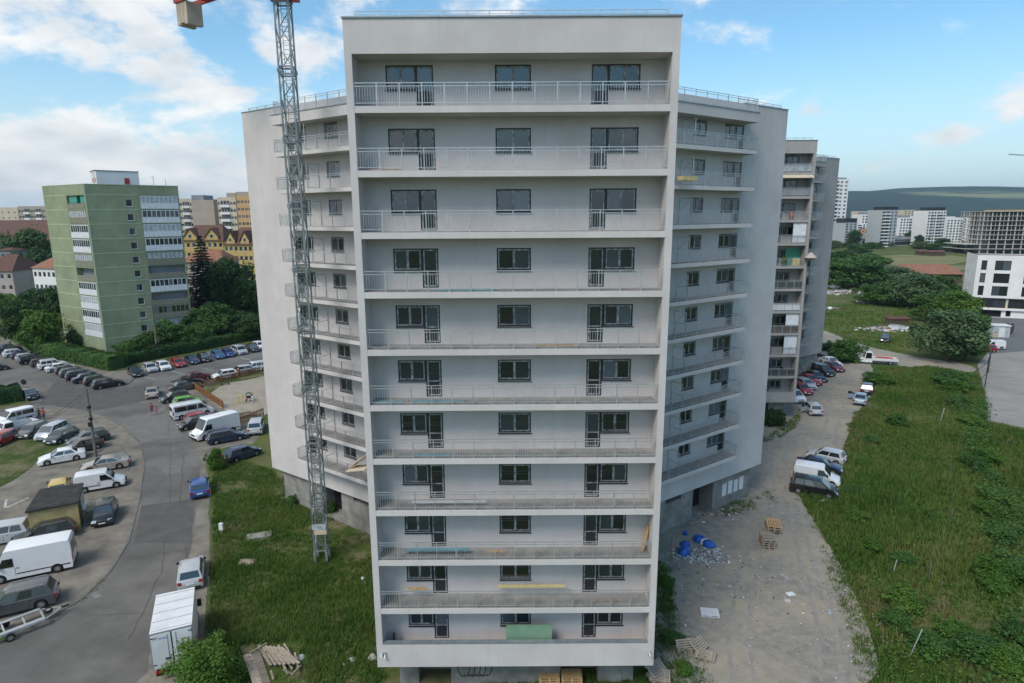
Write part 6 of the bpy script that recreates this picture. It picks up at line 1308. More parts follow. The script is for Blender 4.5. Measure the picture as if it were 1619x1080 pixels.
WL = ['leafy bush in the grass left of the leaning pale pole', 'smaller leafy bush just below the one left of the leaning pole', 'low bush at the gravel edge below the black people carrier', 'low bush right beside the black people carrier', 'low bush at the gravel edge level with the pallet stacks', 'low bush beside the thin green post in the meadow', 'small bush right of the silver hatchback at the meadow edge', 'broad bush at the lower edge of the picture right of the leaning pole', 'bush right of the leaning pole in the lower meadow', 'large bush low down in the meadow left of the ditch', 'lowest bush beside the ditch in the right corner', 'bush at the meadow edge above the four parked vehicles', 'topmost weed bush beside the right tower corner', 'weed bush at the tower corner level with the lowest railed balcony', 'weed bush at the tower corner between its two neighbours', 'weed bush at the tower corner above the leaning pallets', 'weed bush right below the leaning pallets', 'weed bush at the foot of the right tower corner']
MG = 'low bushes in the tall grass by the gravel'
for i, (x, y, h, w) in enumerate(((1428, 960, 1.5, 3.0), (1415, 990, 1.2, 2.4), (1352, 822, 0.9, 2.4), (1345, 780, 0.8, 2.0), (1375, 870, 1.0, 2.3), (1430, 890, 0.8, 2.2), (1360, 735, 0.8, 2.0), (1470, 1030, 1.2, 3.2), (1510, 1010, 1.2, 3), (1545, 1040, 1.5, 3.4), (1590, 1060, 1.6, 3.2), (1380, 700, 0.9, 2.4), (1052, 925, 0.7, 1.6), (1060, 1012, 0.7, 1.8), (1080, 1062, 0.6, 1.6))): tree(['lightbush', 'bush'][i % 2], x, y, h, w, WL[i], MG, 'weed_bush', 'bush')
# grass: tufts of blades scattered over the unmown ground
def in_poly(x, y, poly):
    c = np.zeros(len(x), bool); n = len(poly)
    for i in range(n):
        x0, y0 = poly[i]; x1, y1 = poly[(i + 1) % n]; k = ((y0 > y) != (y1 > y)) & (x < (x1 - x0) * (y - y0) / (y1 - y0 + 1e-12) + x0); c ^= k
    return c
def fnoise(x, y, s, seed):
    r = np.random.default_rng(seed); o = np.zeros_like(x)
    for i in range(7): a = r.uniform(0, 6.28); f = s * r.uniform(0.5, 2.0); o += np.sin((x * math.cos(a) + y * math.sin(a)) * f + r.uniform(0, 6.28))
    return o / 3.5
def grass(name, pts, dens, h0, h1, mat, seed, blades=9, holes=(), thr=-1.2, wid=0.035, ground=0.0):
    poly = [(p.x, p.y) for p in px_poly(pts)]; r = np.random.default_rng(seed); xs = [p[0] for p in poly]; ys = [p[1] for p in poly]; A_ = (max(xs) - min(xs)) * (max(ys) - min(ys)); n = int(A_ * dens)
    x = r.uniform(min(xs), max(xs), n); y = r.uniform(min(ys), max(ys), n); k = in_poly(x, y, poly)
    for hp in holes: k &= ~in_poly(x, y, [(p.x, p.y) for p in px_poly(hp)])
    f = fnoise(x, y, 0.22, seed); f2 = fnoise(x, y, 0.8, seed + 1); k &= (f * 0.6 + f2 * 0.5 + r.normal(0, 0.15, n) > thr); x, y, f = x[k], y[k], f[k] + 0.4 * f2[k]; n = len(x)
    h = (h0 + (h1 - h0) * np.clip(0.5 + 0.38 * f, 0.05, 1)) * r.uniform(0.6, 1.25, n)
    X = np.repeat(x, blades); Y = np.repeat(y, blades); H = np.repeat(h, blades) * r.uniform(0.55, 1.1, n * blades); N_ = n * blades
    X = X + r.normal(0, 0.13, N_); Y = Y + r.normal(0, 0.13, N_); a = r.uniform(0, 6.28, N_); lean = H * r.uniform(0.1, 0.75, N_); w = wid * r.uniform(0.6, 1.5, N_)
    dx, dy = np.cos(a), np.sin(a); g0 = np.full(N_, ground); V = np.stack([np.stack([X - dy * w, Y + dx * w, g0], 1), np.stack([X + dy * w, Y - dx * w, g0], 1), np.stack([X + dx * lean, Y + dy * lean, H], 1)], 1).reshape(-1, 3)
    return link(name, np_mesh(name, V, np.arange(N_ * 3).reshape(N_, 3), M[mat]), kind='stuff')
YARD = [(336, 760), (346, 716), (430, 744), (450, 770), (590, 832), (610, 1100), (322, 1100), (328, 1000), (338, 880)]
pits = [[(396, 848), (420, 842), (426, 852), (402, 858)], [(378, 882), (402, 886), (402, 896), (378, 894)], [(378, 1020), (475, 1012), (490, 1090), (385, 1100)]]
grass('tall_grass', YARD, 34, 0.14, 0.6, 'grass_left', 11, 10, pits, -0.55, 0.024)
SLOPE = [(1264, 786), (1337, 718), (1347, 665), (1384, 626), (1392, 582), (1470, 580), (1546, 592), (1556, 622), (1560, 668), (1720, 705), (1720, 1100), (1400, 1100), (1378, 1000), (1352, 940), (1322, 880), (1288, 824)]
grass('meadow_grass', SLOPE, 13, 0.15, 0.75, 'grass', 12, 9, (), -0.8, 0.04)
def weeds(name, pts, dens, h0, h1, leaf, mat, seed, thr, f0=0.5, clump=14, spread=0.28):
    """broad-leaved weeds: clumps of small leaves, tall where a slow noise is high"""
    poly = [(p.x, p.y) for p in px_poly(pts)]; r = np.random.default_rng(seed); xs = [p[0] for p in poly]; ys = [p[1] for p in poly]; n = int((max(xs) - min(xs)) * (max(ys) - min(ys)) * dens)
    x = r.uniform(min(xs), max(xs), n); y = r.uniform(min(ys), max(ys), n); f = fnoise(x, y, f0, seed) + 0.6 * fnoise(x, y, f0 * 3.3, seed + 5); k = in_poly(x, y, poly) & (f + r.normal(0, 0.2, n) > thr); x, y, f = x[k], y[k], f[k]
    h = (h0 + (h1 - h0) * np.clip((f - thr) / 1.6, 0, 1)) * r.uniform(0.6, 1.3, len(x)); X = np.repeat(x, clump); Y = np.repeat(y, clump); H = np.repeat(h, clump); N_ = len(X); sp = spread * (0.5 + H)
    P = np.stack([X + r.normal(0, 1, N_) * sp, Y + r.normal(0, 1, N_) * sp, np.maximum(0.02, H * np.sqrt(r.random(N_)))], 1); Nr = r.normal(0, 0.5, (N_, 3)); Nr[:, 2] += 0.8; Nr /= np.linalg.norm(Nr, axis=1, keepdims=True); V, F = leaf_quads(P, Nr, np.full(N_, leaf), r)
    return link(name, np_mesh(name, V, F, M[mat]), kind='stuff')
DITCH = [(1490, 590), (1550, 598), (1566, 670), (1585, 760), (1650, 860), (1650, 1100), (1540, 1100), (1575, 960), (1550, 850), (1530, 740), (1512, 660)]
weeds('ditch_weeds', DITCH, 2.6, 0.3, 1.7, 0.13, 'leaf_mid', 51, -0.35)
weeds('ditch_weeds', DITCH, 1.6, 0.2, 1.3, 0.11, 'leaf_light', 52, 0.1)
weeds('meadow_weeds', SLOPE, 0.55, 0.2, 0.9, 0.10, 'leaf_mid', 53, 0.55, 0.16)
weeds('meadow_weeds', SLOPE, 0.45, 0.2, 0.8, 0.09, 'leaf_light', 54, 0.6, 0.2)
weeds('meadow_weeds', [(1385, 930), (1470, 960), (1600, 1030), (1640, 1100), (1400, 1100), (1380, 1000)], 2.2, 0.3, 1.2, 0.09, 'leaf_light', 55, 0.0, 0.4)
weeds('yard_edge_weeds', [(1255, 786), (1290, 800), (1345, 890), (1375, 950), (1395, 1020), (1410, 1100), (1372, 1100), (1350, 1000), (1318, 910), (1282, 840)], 5.0, 0.05, 0.4, 0.06, 'leaf_mid', 56, 0.0, 0.7)
grass('yard_weeds', [(1262, 780), (1300, 815), (1345, 900), (1372, 960), (1395, 1030), (1400, 1100), (1360, 1100), (1345, 1000), (1305, 900), (1275, 830)], 16, 0.05, 0.3, 'grass', 61, 9, (), 0.05, 0.025)
weeds('yard_edge_weeds', [(1030, 870), (1060, 880), (1072, 980), (1110, 1040), (1125, 1100), (1010, 1100)], 7, 0.1, 0.7, 0.06, 'leaf_mid', 57, -0.2, 0.7)
weeds('yard_edge_weeds', [(1140, 796), (1190, 786), (1224, 775), (1226, 792), (1190, 812), (1140, 818)], 7, 0.05, 0.4, 0.05, 'leaf_mid', 58, -0.1, 0.7)
weeds('yard_weeds', YARD, 1.3, 0.2, 0.8, 0.06, 'leaf_light', 59, 0.3, 0.35)
weeds('yard_weeds', YARD, 1.0, 0.2, 0.7, 0.07, 'leaf_mid', 60, 0.4, 0.35)
grass('dry_grass', SLOPE, 3.2, 0.25, 0.8, 'drygrass', 33, 7, (), 0.46, 0.035)
grass('dry_grass', [(1262, 786), (1332, 716), (1345, 668), (1384, 630), (1396, 640), (1365, 690), (1350, 760), (1300, 800)], 5, 0.15, 0.45, 'drygrass', 34, 8, (), -0.1, 0.035)
grass('dry_grass', YARD, 7, 0.12, 0.4, 'drygrass', 35, 8, pits, 0.45, 0.02)
grass('meadow_grass', [(1300, 486), (1380, 478), (1445, 484), (1450, 545), (1420, 558), (1350, 541), (1300, 520)], 2.2, 0.15, 0.4, 'grass', 13, 8, (), -1.5, 0.09)
grass('yard_weeds', [(1020, 880), (1062, 900), (1068, 990), (1130, 1060), (1120, 1100), (1010, 1100)], 26, 0.08, 0.4, 'grass', 14, 9, (), -0.35, 0.025)
grass('yard_weeds', [(1140, 798), (1186, 790), (1216, 776), (1222, 790), (1190, 806), (1140, 815)], 22, 0.08, 0.3, 'grass_left', 15, 9, (), -0.3, 0.025)
grass('yard_weeds', [(1090, 815), (1200, 830), (1220, 860), (1120, 850), (1070, 830)], 7, 0.05, 0.18, 'grass_left', 16, 9, (), 0.25, 0.025)
grass('yard_weeds', [(1330, 850), (1360, 930), (1390, 1010), (1405, 1090), (1380, 1090), (1360, 1000), (1330, 920), (1300, 860)], 8, 0.05, 0.2, 'grass', 17, 9, (), 0.1, 0.025)
grass('verge_grass', [(1212, 690), (1235, 676), (1262, 652), (1268, 660), (1250, 684), (1200, 704), (1190, 690)], 9, 0.08, 0.35, 'grass', 18, 9, (), -0.8, 0.04)
grass('verge_grass', [(600, 1062), (1050, 1062), (1050, 1095), (600, 1095)], 30, 0.06, 0.32, 'grass_left', 19, 9, (), -0.1, 0.022)
grass('kerb_weeds', [(0, 1012), (130, 943), (178, 898), (182, 904), (134, 949), (0, 1020)], 30, 0.03, 0.14, 'grass_left', 20, 8, (), 0.05, 0.02)
grass('kiosk_weeds', [(122, 842), (136, 800), (145, 790), (150, 815), (128, 850)], 25, 0.05, 0.3, 'grass_left', 21, 9, (), -0.4, 0.025)
grass('lawn_grass', [(-40, 692), (60, 692), (108, 700), (66, 720), (40, 744), (0, 768), (-40, 785)], 16, 0.04, 0.12, 'grass_left', 22, 8, (), -1.2, 0.04, 0.05)
# ------------------------------------------------------------------ street furniture
def pole_from_px(base, top, r, mat, name, label, cat, group=None, extra=None):
    b = G(*base); t = AT(top[0], top[1], b.y); T = thing(name, label, cat, (b.x, b.y, 0), 0, group); m = MB(); m.tube((0, 0, -0.1), (0, 0, t.z), r, mat, r * 0.6, 10); m.build('shaft', T)
    return T, b, t.z
T, b, h = pole_from_px((152, 722), (137, 615), 0.17, M['pole'], 'utility_pole', 'tall dark concrete utility pole standing among the cars beside the road', 'utility pole')
m = MB()
for z in (h * 0.55, h * 0.72): m.tube((0, 0, z), (0, 0, z + 0.28), 0.21, M['black'], n=10)
m.box((-0.16, -0.36, h * 0.46), (0.16, -0.17, h * 0.46 + 0.5), M['black']); m.build('clamp', T)
m = MB(); m.tube((-0.25, -0.1, h * 0.7), (0.4, -0.1, h * 0.6), 0.02, M['black'], n=5); m.build('cable_loop', T)
ph = h; pb = b
T, b2, h2 = pole_from_px((250, 566), (238, 470), 0.2, M['pole'], 'utility_pole', 'grey utility pole in front of the recessed loggias of the green block', 'utility pole')
m = MB(); m.box((-0.35, -0.3, 2.2), (0.35, -0.2, 2.9), M['black']); m.build('meter_box', T)
for dx, dz in ((-0.25, 0.15), (0.0, 0.0), (0.25, 0.2)):
    m = MB(); a = Vector((pb.x + dx, pb.y, ph - 0.3 - dz)); c = Vector((-38.0 + dx, 22.0, 9.0 - dz)); q = [a.lerp(c, i / 14) - Vector((0, 0, 1.1 * math.sin(math.pi * i / 14))) for i in range(15)]
    for u, v in zip(q, q[1:]): m.tube(u - a, v - a, 0.012, M['black'], n=5, cap=False)
    m.build('overhead_cable', None, a, label={-0.25: 'left', 0.0: 'middle', 0.25: 'right'}[dx] + ' thin black cable sagging from the concrete pole over the long white van', cat='cable', group='overhead cables at the concrete pole')
T, b, h = pole_from_px((375, 472), (373, 442), 0.09, M['galv'], 'street_lamp', 'street lamp with a round head in front of the dark trees right of the spruce', 'street lamp'); m = MB(); m.tube((0, 0, h), (0, 0, h + 0.5), 0.35, M['white'], 0.25, 12); m.build('lamp_head', T)
T, b, h = pole_from_px((1, 460), (1, 426), 0.1, M['galv'], 'street_lamp', 'street lamp at the very left edge in front of the beige wall', 'street lamp'); m = MB(); m.tube((0, 0, h), (0, 0, h + 0.4), 0.35, M['white'], 0.25, 12); m.build('lamp_head', T)
T, b, h = pole_from_px((43, 636), (40, 604), 0.04, M['galv'], 'road_sign', 'round road sign seen from behind beside the black car', 'road sign'); m = MB(); m.tube((0, -0.05, h), (0, -0.03, h), 0.42, M['black'], n=20); m.build('sign_plate', T)
# wooden playground fence
def paling(name, label, pts, h=1.15, gap=0.24):
    P = px_poly(pts); T = thing(name, label, 'fence', (P[0].x, P[0].y, 0)); pl = MB(); pl.box((-0.07, -0.012, 0.05), (0.07, 0.012, h), M['fencewood']); me = pl.mesh('paling'); ps = MB(); ps.box((-0.05, -0.05, 0), (0.05, 0.05, h * 0.95), M['fencewood']); pm = ps.mesh('post')
    for a, c in zip(P, P[1:]):
        d = c - a; L = d.length; rz = math.atan2(d.y, d.x); o = a - P[0]
        for z in (0.3, h * 0.8): m = MB(); m.box((0, 0.013, z - 0.04), (L, 0.05, z + 0.04), M['fencewood']); m.build('rail', T, (o.x, o.y, 0), rz)
        n = int(L / gap)
        for i in range(n): q = o + d * ((i + 0.5) / n); link('paling', me, T, (q.x, q.y, random.uniform(-0.03, 0.03)), rz)
        k = max(1, int(L / 2.2))
        for i in range(k): q = o + d * (i / k); link('post', pm, T, (q.x, q.y, 0), rz)
    return T
paling('paling_fence', 'stained wooden picket fence round the upper side of the playground', [(353, 646), (309, 616), (352, 604), (412, 590)])
paling('paling_fence', 'short wooden picket fence behind the tall white van and the silver people carrier', [(380, 672), (418, 657)])
def wire_fence(name, label, pts, h, group=None, mesh=False):
    P = px_poly(pts); T = thing(name, label, 'fence', (P[0].x, P[0].y, 0), 0, group)
    for p in P: m = MB(); q = p - P[0]; lean = random.uniform(-0.08, 0.08); m.tube((q.x, q.y, -0.1), (q.x + lean, q.y + lean, h), 0.03, M['pole'], n=6); m.build('post', T)
    for z in (0.45, 0.95):
        m = MB()
        for a, c in zip(P, P[1:]): a = a - P[0]; c = c - P[0]; m.tube((a.x, a.y, h * z), (c.x, c.y, h * z), 0.004, M['pole'], n=4, cap=False)
        m.build('wire', T)
wire_fence('wire_fence', 'sagging wire fence with thin posts between road and tall grass', [(334, 800), (336, 850), (338, 900), (332, 950), (336, 1000)], 1.9)
wire_fence('wire_fence', 'thin wire fence crossing the meadow towards the ball court', [(1468, 918), (1503, 830), (1501, 745), (1490, 650)], 1.6)
for i, (x, y, x2, y2, lb) in enumerate(((1412, 905, 1418, 885, 'thin green post in the meadow left of the wire fence'), (1437, 1040, 1458, 995, 'leaning pale pole with a board in the grass near the gravel edge'), (1487, 666, 1493, 645, 'white post in the upper meadow'))):
    b = G(x, y); t = AT(x2, y2, b.y + 0.2); m = MB(); m.tube((0, 0, -0.1), t - Vector((b.x, b.y, 0)), 0.04, M['galv'], n=6); m.build('stake', None, (b.x, b.y, 0), label=lb, cat='post')
# steel frame with net posts beside the court
def goal():
    P = [G(1557, 612), G(1562, 590)]; T = thing('goal_frame', 'tall thin steel goal frame with slanting stays at the ball court', 'goal', (P[0].x, P[0].y, 0)); q = P[1] - P[0]; g = M['frame']; m = MB(); h = 4.6
    m.tube((0, 0, 0), (0, 0, h), 0.07, g, n=8); m.tube((q.x, q.y, 0), (q.x, q.y, h), 0.07, g, n=8); m.build('upright', T); m = MB(); m.tube((0, 0, h), (q.x, q.y, h), 0.06, g, n=8); m.tube((0, 0, 2.2), (q.x, q.y, 2.2), 0.05, g, n=8); m.build('crossbar', T)
    m = MB(); m.tube((0, 0, 2.2), (-4, -1.5, 0), 0.05, g, n=6); m.tube((q.x, q.y, 2.2), (q.x - 4, q.y - 1.5, 0), 0.05, g, n=6); m.tube((-4, -1.5, 0.02), (q.x - 4, q.y - 1.5, 0.02), 0.04, g, n=6); m.build('stay', T)
goal()
c = G(1578, 532); T = thing('hut', 'small grey metal hut on the car park', 'hut', (c.x, c.y, 0), rad(-15)); m = MB(); m.box((-1.6, -1.2, 0), (1.6, 1.2, 2.5), M['curtain']); m.build('wall', T); m = MB(); m.box((-1.75, -1.35, 2.502), (1.75, 1.35, 2.7), M['white']); m.build('roof', T); m = MB(); m.box((-0.5, -1.24, 0.05), (0.6, -1.203, 2.1), M['white']); m.build('door', T)
c = G(1573, 534); m = MB(); m.tube((0, 0, 0), (0, 0, 1.1), 0.16, plain('bollard_yellow', (0.6, 0.42, 0.05)), n=10); m.tube((0, 0, 1.1), (0, 0, 1.2), 0.19, M['black'], n=10); m.build('bollard', None, c, label='yellow bollard in front of the grey hut', cat='bollard')
c = G(1594, 528); T = thing('cable_drum', 'large dark cable drum standing beside the grey hut', 'cable drum', (c.x, c.y, 1.25), rad(30)); m = MB(); 
for y in (-0.5, 0.42): m.tube((0, y, 0), (0, y + 0.08, 0), 1.25, M['bark'], n=24)
m.build('flange', T); m = MB(); m.tube((0, -0.42, 0), (0, 0.42, 0), 0.8, M['black'], n=20); m.build('cable_coil', T)
# ------------------------------------------------------------------ building-site clutter
_pal = MB()
for i in range(7): _pal.box((-0.6, -0.4 + i * 0.118, 0.122), (0.6, -0.4 + i * 0.118 + 0.092, 0.144), M['wood'])
PAL_TOP = []
def pallet(loc, rot, label, group=None, mat='wood', name='pallet', sc=1.0):
    T = thing(name, label, 'pallet', loc, 0, group); T.rotation_euler = rot; T.scale = (sc, sc, sc); k = 'pal' + mat
    if k not in _cm:
        a = MB(); a.box((-0.6, -0.05, 0), (0.6, 0.05, 0.022), M[mat]); b = MB(); b.box((-0.07, -0.05, 0), (0.07, 0.05, 0.098), M[mat]); c = MB(); c.box((-0.05, -0.4, 0), (0.05, 0.4, 0.022), M[mat]); _cm[k] = (a.mesh('board'), b.mesh('block'), c.mesh('bearer'))
    bd, bk, br = _cm[k]
    for i in range(6): link('board', bd, T, (0, -0.35 + i * 0.14, 0.144))
    for x in (-0.53, 0, 0.53):
        link('bearer', br, T, (x, 0, 0.121))
        for y in (-0.34, 0, 0.34): link('block', bk, T, (x, y, 0.022))
    for y in (-0.34, 0, 0.34): link('board', bd, T, (0, y, 0.0))
    return T
ORD = ['bottom', 'second from the bottom', 'third from the bottom', 'fourth from the bottom', 'fifth from the bottom', 'sixth from the bottom', 'topmost']
c = G(1213, 862); PG = 'pallets of the stack on the gravel'
for i in range(4): pallet((c.x + random.uniform(-.05, .05), c.y + random.uniform(-.05, .05), 0.012 + i * 0.21), (0, 0, rad(80 + random.uniform(-4, 4))), '%s pallet of the near stack on the gravel yard' % (ORD[i] if i < 3 else 'topmost'), PG, sc=1.25)
c = G(1222, 838)
for i in range(3): pallet((c.x + random.uniform(-.05, .05), c.y + random.uniform(-.05, .05), 0.012 + i * 0.243), (0, 0, rad(75 + random.uniform(-4, 4))), '%s pallet of the farther stack on the gravel yard' % (ORD[i] if i < 2 else 'topmost, fresh wooden'), 'pallets of the farther stack', 'newwood' if i > 1 else 'wood', sc=1.45)
c = G(1122, 971); pallet((c.x, c.y, 0.02), (rad(4), 0, rad(-8)), 'white painted pallet lying alone on the gravel', None, 'white')
for i, (x, y, rx, rz, lb) in enumerate(((1103, 1027, 35, 40, 'pallet leaning in the weeds beside the gravel, upper one'), (1115, 1040, 8, -25, 'pallet lying flat in the weeds beside the gravel, lower one'), (1082, 1027, 60, 10, 'dark pallet standing on edge in the weeds'))): c = G(x, y); pallet((c.x, c.y, 0.1 + 0.2 * (rx > 30)), (rad(rx), 0, rad(rz)), lb)
for i, (x, y, z, rx, rz, lb) in enumerate(((1040, 1072, 0.05, 6, 20, 'broken pallet at the right tower corner, bottom of the heap'), (1043, 1070, 0.3, 14, -12, 'broken pallet in the middle of the heap at the right tower corner'), (1036, 1058, 0.55, 30, 35, 'broken pallet on top of the heap at the right tower corner'))): c = G(x, y, z); pallet((c.x, c.y, z), (rad(rx), 0, rad(rz)), lb)
c = G(886, 1083)
for i in range(4):
    for s in (-1, 1): pallet((c.x + s * 0.66, c.y + 0.1, 0.02 + i * 0.168), (0, 0, rad(random.uniform(-3, 3))), '%s new brown pallet of the %s stack under the tower' % (ORD[i] if i < 3 else 'topmost', 'left' if s < 0 else 'right'), 'brown pallets under the tower, %s' % ('left' if s < 0 else 'right'), 'newwood')
def plank(p, q, w, t, mat, label, group=None, name='plank', cat='plank'):
    p = Vector(p); q = Vector(q); m = MB(); m.bar((0, 0, 0), q - p, w, t, M[mat]); return m.build(name, None, p, label=label, cat=cat, group=group)
# heap of boards at the lower left
WG = 'boards of the heap in the grass'; 
for i in range(7):
    z = 0.05 + 0.055 * (6 - i); a = G(393 + i * 2.2, 1036 - i * 0.5, z + 0.25 * 0); b = G(408 + i * 2, 1082, z); 
    plank(a + Vector((-.12, .1, 0)), b, 0.5, 0.045, 'wood', 'wide weathered board, %s in the left stack of the heap' % (ORD[::-1] if i else ['topmost'])[min(i, 6)], WG)
for i in range(7):
    z = 0.12 + 0.06 * i; a = G(408 + i * 6, 1020 + i * 0.6, z); b = G(428 + i * 7.5, 1052 - i * 0.5, z + 0.06); plank(a, b, 0.16, 0.06, 'wood', '%s grey plank across the middle of the board heap' % ORD[i], 'planks across the heap')
for i, (x0, y0, x1, y1) in enumerate(((440, 1020, 462, 1058), (449, 1018, 470, 1052), (436, 1026, 455, 1066), (466, 1032, 472, 1060), (395, 1032, 422, 1017), (428, 1060, 432, 1074), (448, 1058, 462, 1066), (462, 1066, 476, 1052))): plank(G(x0, y0, 0.4 + 0.03 * i), G(x1, y1, 0.15), 0.10, 0.07, 'wood', ['longest loose batten on the right side of the board heap', 'second loose batten on the right side of the board heap', 'loose batten left of the longest one in the board heap', 'rightmost upright batten of the board heap', 'pale batten lying crosswise over the left stack of boards', 'short batten end poking out below the board heap', 'batten across the lower right of the board heap', 'lowest right batten of the board heap'][i], 'loose battens of the heap')
c = G(410, 848); m = MB(); m.box((-1.0, -0.5, 0), (1.0, 0.5, 0.12), M['concrete']); m.build('manhole_slab', None, (c.x, c.y, 0.02), rad(20), label='flat concrete slab in the grass left of the crane', cat='slab')
c = G(390, 890); T = thing('grating', 'worn boarded cover in the grass below the concrete slab', 'cover', (c.x, c.y, 0.03), rad(5)); 
for i in range(5): m = MB(); m.box((-0.6 + i * 0.24, -0.45, 0), (-0.6 + i * 0.24 + 0.2, 0.45, 0.06), M['wood']); m.build('board', T)
c = G(351, 846); T = thing('gas_cabinet', 'small white pipe cabinet on a post in the grass by the fence', 'cabinet', (c.x, c.y, 0)); m = MB(); m.tube((0, 0, 0), (0, 0, 0.5), 0.05, M['galv'], n=8); m.build('post', T); m = MB(); m.box((-0.16, -0.12, 0.5), (0.16, 0.12, 1.1), M['white']); m.build('cabinet', T)
# right yard: planks, bags, rubble
for x0, y0, x1, y1, w, lb in ((1072, 826, 1105, 812, 0.3, 'long grey plank lying along the right basement wall'), (1080, 818, 1112, 806, 0.25, 'second plank beside the right basement wall'), (1090, 828, 1125, 815, 0.35, 'wide board in front of the planks by the right basement wall'), (1052, 838, 1085, 832, 0.12, 'thin pipe near the blue bags'), (1062, 872, 1068, 846, 0.3, 'brown board left of the blue bags'), (1068, 868, 1076, 844, 0.3, 'brown board right beside the blue bags')): plank(G(x0, y0, 0.06), G(x1, y1, 0.08), w, 0.05, 'wood', lb)
for x0, y0, x1, y1, wh in ((522, 812, 560, 828, 'nearer'), (530, 810, 572, 830, 'farther')): plank(G(x0, y0, 0.08), G(x1, y1, 0.08), 0.14, 0.09, 'wood', '%s of two long pale beams at the left basement wall behind the crane' % wh, 'beams at the left basement wall')
def lump(name, x, y, r, mat, label, cat, group=None, seed=0, z=0.0, sq=0.75):
    c = G(x, y); bm = bmesh.new(); bmesh.ops.create_icosphere(bm, subdivisions=3, radius=1.0); rr = random.Random(seed); ph = [rr.uniform(0, 6.3) for _ in range(6)]
    for v in bm.verts:
        p = v.co; k = 1 + 0.14 * math.sin(3 * p.x + ph[0]) + 0.12 * math.sin(4 * p.y + ph[1]) + 0.1 * math.sin(5 * p.z + ph[2] + 2 * p.x) + 0.06 * math.sin(9 * p.x + ph[3]) * math.sin(8 * p.y + ph[4])
        v.co = Vector((p.x * k * r, p.y * k * r * 0.85, max(-0.35, p.z) * k * r * sq + 0.35 * r * sq))
    me = bpy.data.meshes.new(name); bm.to_mesh(me); bm.free(); me.materials.append(M[mat]); me.polygons.foreach_set('use_smooth', [True] * len(me.polygons)); return link(name, me, None, (c.x, c.y, z), rr.uniform(0, 6), label, cat, group)
for i, (x, y, r, lb) in enumerate(((1083, 865, 0.5, 'blue rubbish bag in the middle of the heap'), (1081, 876, 0.55, 'blue rubbish bag lowest in the heap'), (1106, 855, 0.5, 'blue rubbish bag at the back of the heap'), (1121, 863, 0.5, 'blue rubbish bag at the right of the heap'), (1084, 845, 0.28, 'small dark blue bag behind the others'))): lump('rubbish_bag', x, y, r, 'bluebag', lb, 'bag', None, i + 3)
lump('rubbish_bag', 1113, 858, 0.38, 'white', 'white rubbish bag between the blue ones', 'bag', None, 12)
def rubble(name, cx, cy, n, spread, mats, seed, smin=0.04, smax=0.16, label=None):
    c = G(cx, cy); r = random.Random(seed); b = MB()
    for i in range(n):
        x, y = r.gauss(0, spread[0]), r.gauss(0, spread[1]); s = r.uniform(smin, smax); a = r.uniform(0, 3.14); t = r.uniform(0.25, 0.6); zz = max(0, 0.3 * math.exp(-(x * x / spread[0] ** 2 + y * y / spread[1] ** 2)) * r.random())
        u = Vector((math.cos(a), math.sin(a), r.uniform(-.3, .3))); p = Vector((x, y, zz + s * t * 0.5)); b.bar(p - u * s, p + u * s, s * r.uniform(0.7, 1.4), s * t, M[r.choice(mats)])
    return b.build(name, None, (c.x, c.y, 0.012), kind='stuff')
rubble('rubble', 1118, 880, 420, (0.95, 0.75), ['white', 'pinkwall', 'concrete', 'concrete', 'curtain'], 1, 0.03, 0.13)
rubble('rubble', 1075, 872, 120, (0.8, 0.6), ['wood', 'concrete', 'white'], 2, 0.03, 0.14)
rubble('rubble', 1120, 920, 240, (3.5, 3.0), ['concrete', 'white', 'wood', 'bark'], 3, 0.015, 0.08)
rubble('rubble', 1110, 812, 150, (2.2, 0.8), ['concrete', 'white', 'wood'], 4, 0.02, 0.14)
rubble('rubble', 1340, 950, 260, (1.8, 6.5), ['concrete', 'skel', 'sand'], 5, 0.015, 0.07)
rubble('rubble', 1230, 980, 420, (5.5, 6.5), ['concrete', 'skel', 'white'], 6, 0.01, 0.05)
for x, y, w, l, lb, mt in ((1250, 940, 0.5, 0.35, 'small white board lying on the gravel', 'white'), (1240, 912, 0.55, 0.15, 'white scrap of foil on the gravel below the pallet stack', 'curtain'), (1312, 968, 0.4, 0.2, 'white bag flattened on the gravel near the grass edge', 'curtain'), (1303, 792, 0.8, 0.3, 'pale board in the grass below the black people carrier', 'curtain'), (1245, 950, 0.35, 0.3, 'pale plaster spill on the gravel', 'skel'), (1404, 1018, 0.6, 0.14, 'pale batten at the edge of the grass', 'wood'), (1124, 805, 0.5, 0.4, 'white foam sheet beside the basement boards', 'white'), (1112, 826, 0.3, 0.2, 'white scrap near the planks', 'white')):
    c = G(x, y); w *= 0.6; l *= 0.6; m = MB(); m.hexa([(-w, -l, 0), (w, -l * .8, 0), (w * .9, l, 0), (-w * .95, l, 0), (-w, -l, .05), (w, -l * .8, .03), (w * .9, l, .06), (-w * .95, l, .04)], M[mt]); m.build('debris_sheet', None, (c.x, c.y, 0.014), random.uniform(0, 3), label=lb, cat='debris')
for i, (x, y, r, lb, mt) in enumerate(((557, 1044, 0.22, 'white plastic bag in the grass left of the tower corner', 'white'), (545, 1050, 0.14, 'small white scrap in the grass near the tower corner', 'white'), (590, 1042, 0.32, 'pale stone beside the lower left tower corner', 'skel'), (476, 1042, 0.3, 'white bag right of the heap of boards', 'curtain'), (574, 915, 0.2, 'white scrap in the grass beside the tower', 'white'))): lump('litter_bag' if i != 2 else 'stone', x, y, r, mt, lb, 'bag' if i != 2 else 'stone', None, i + 40, sq=0.5)
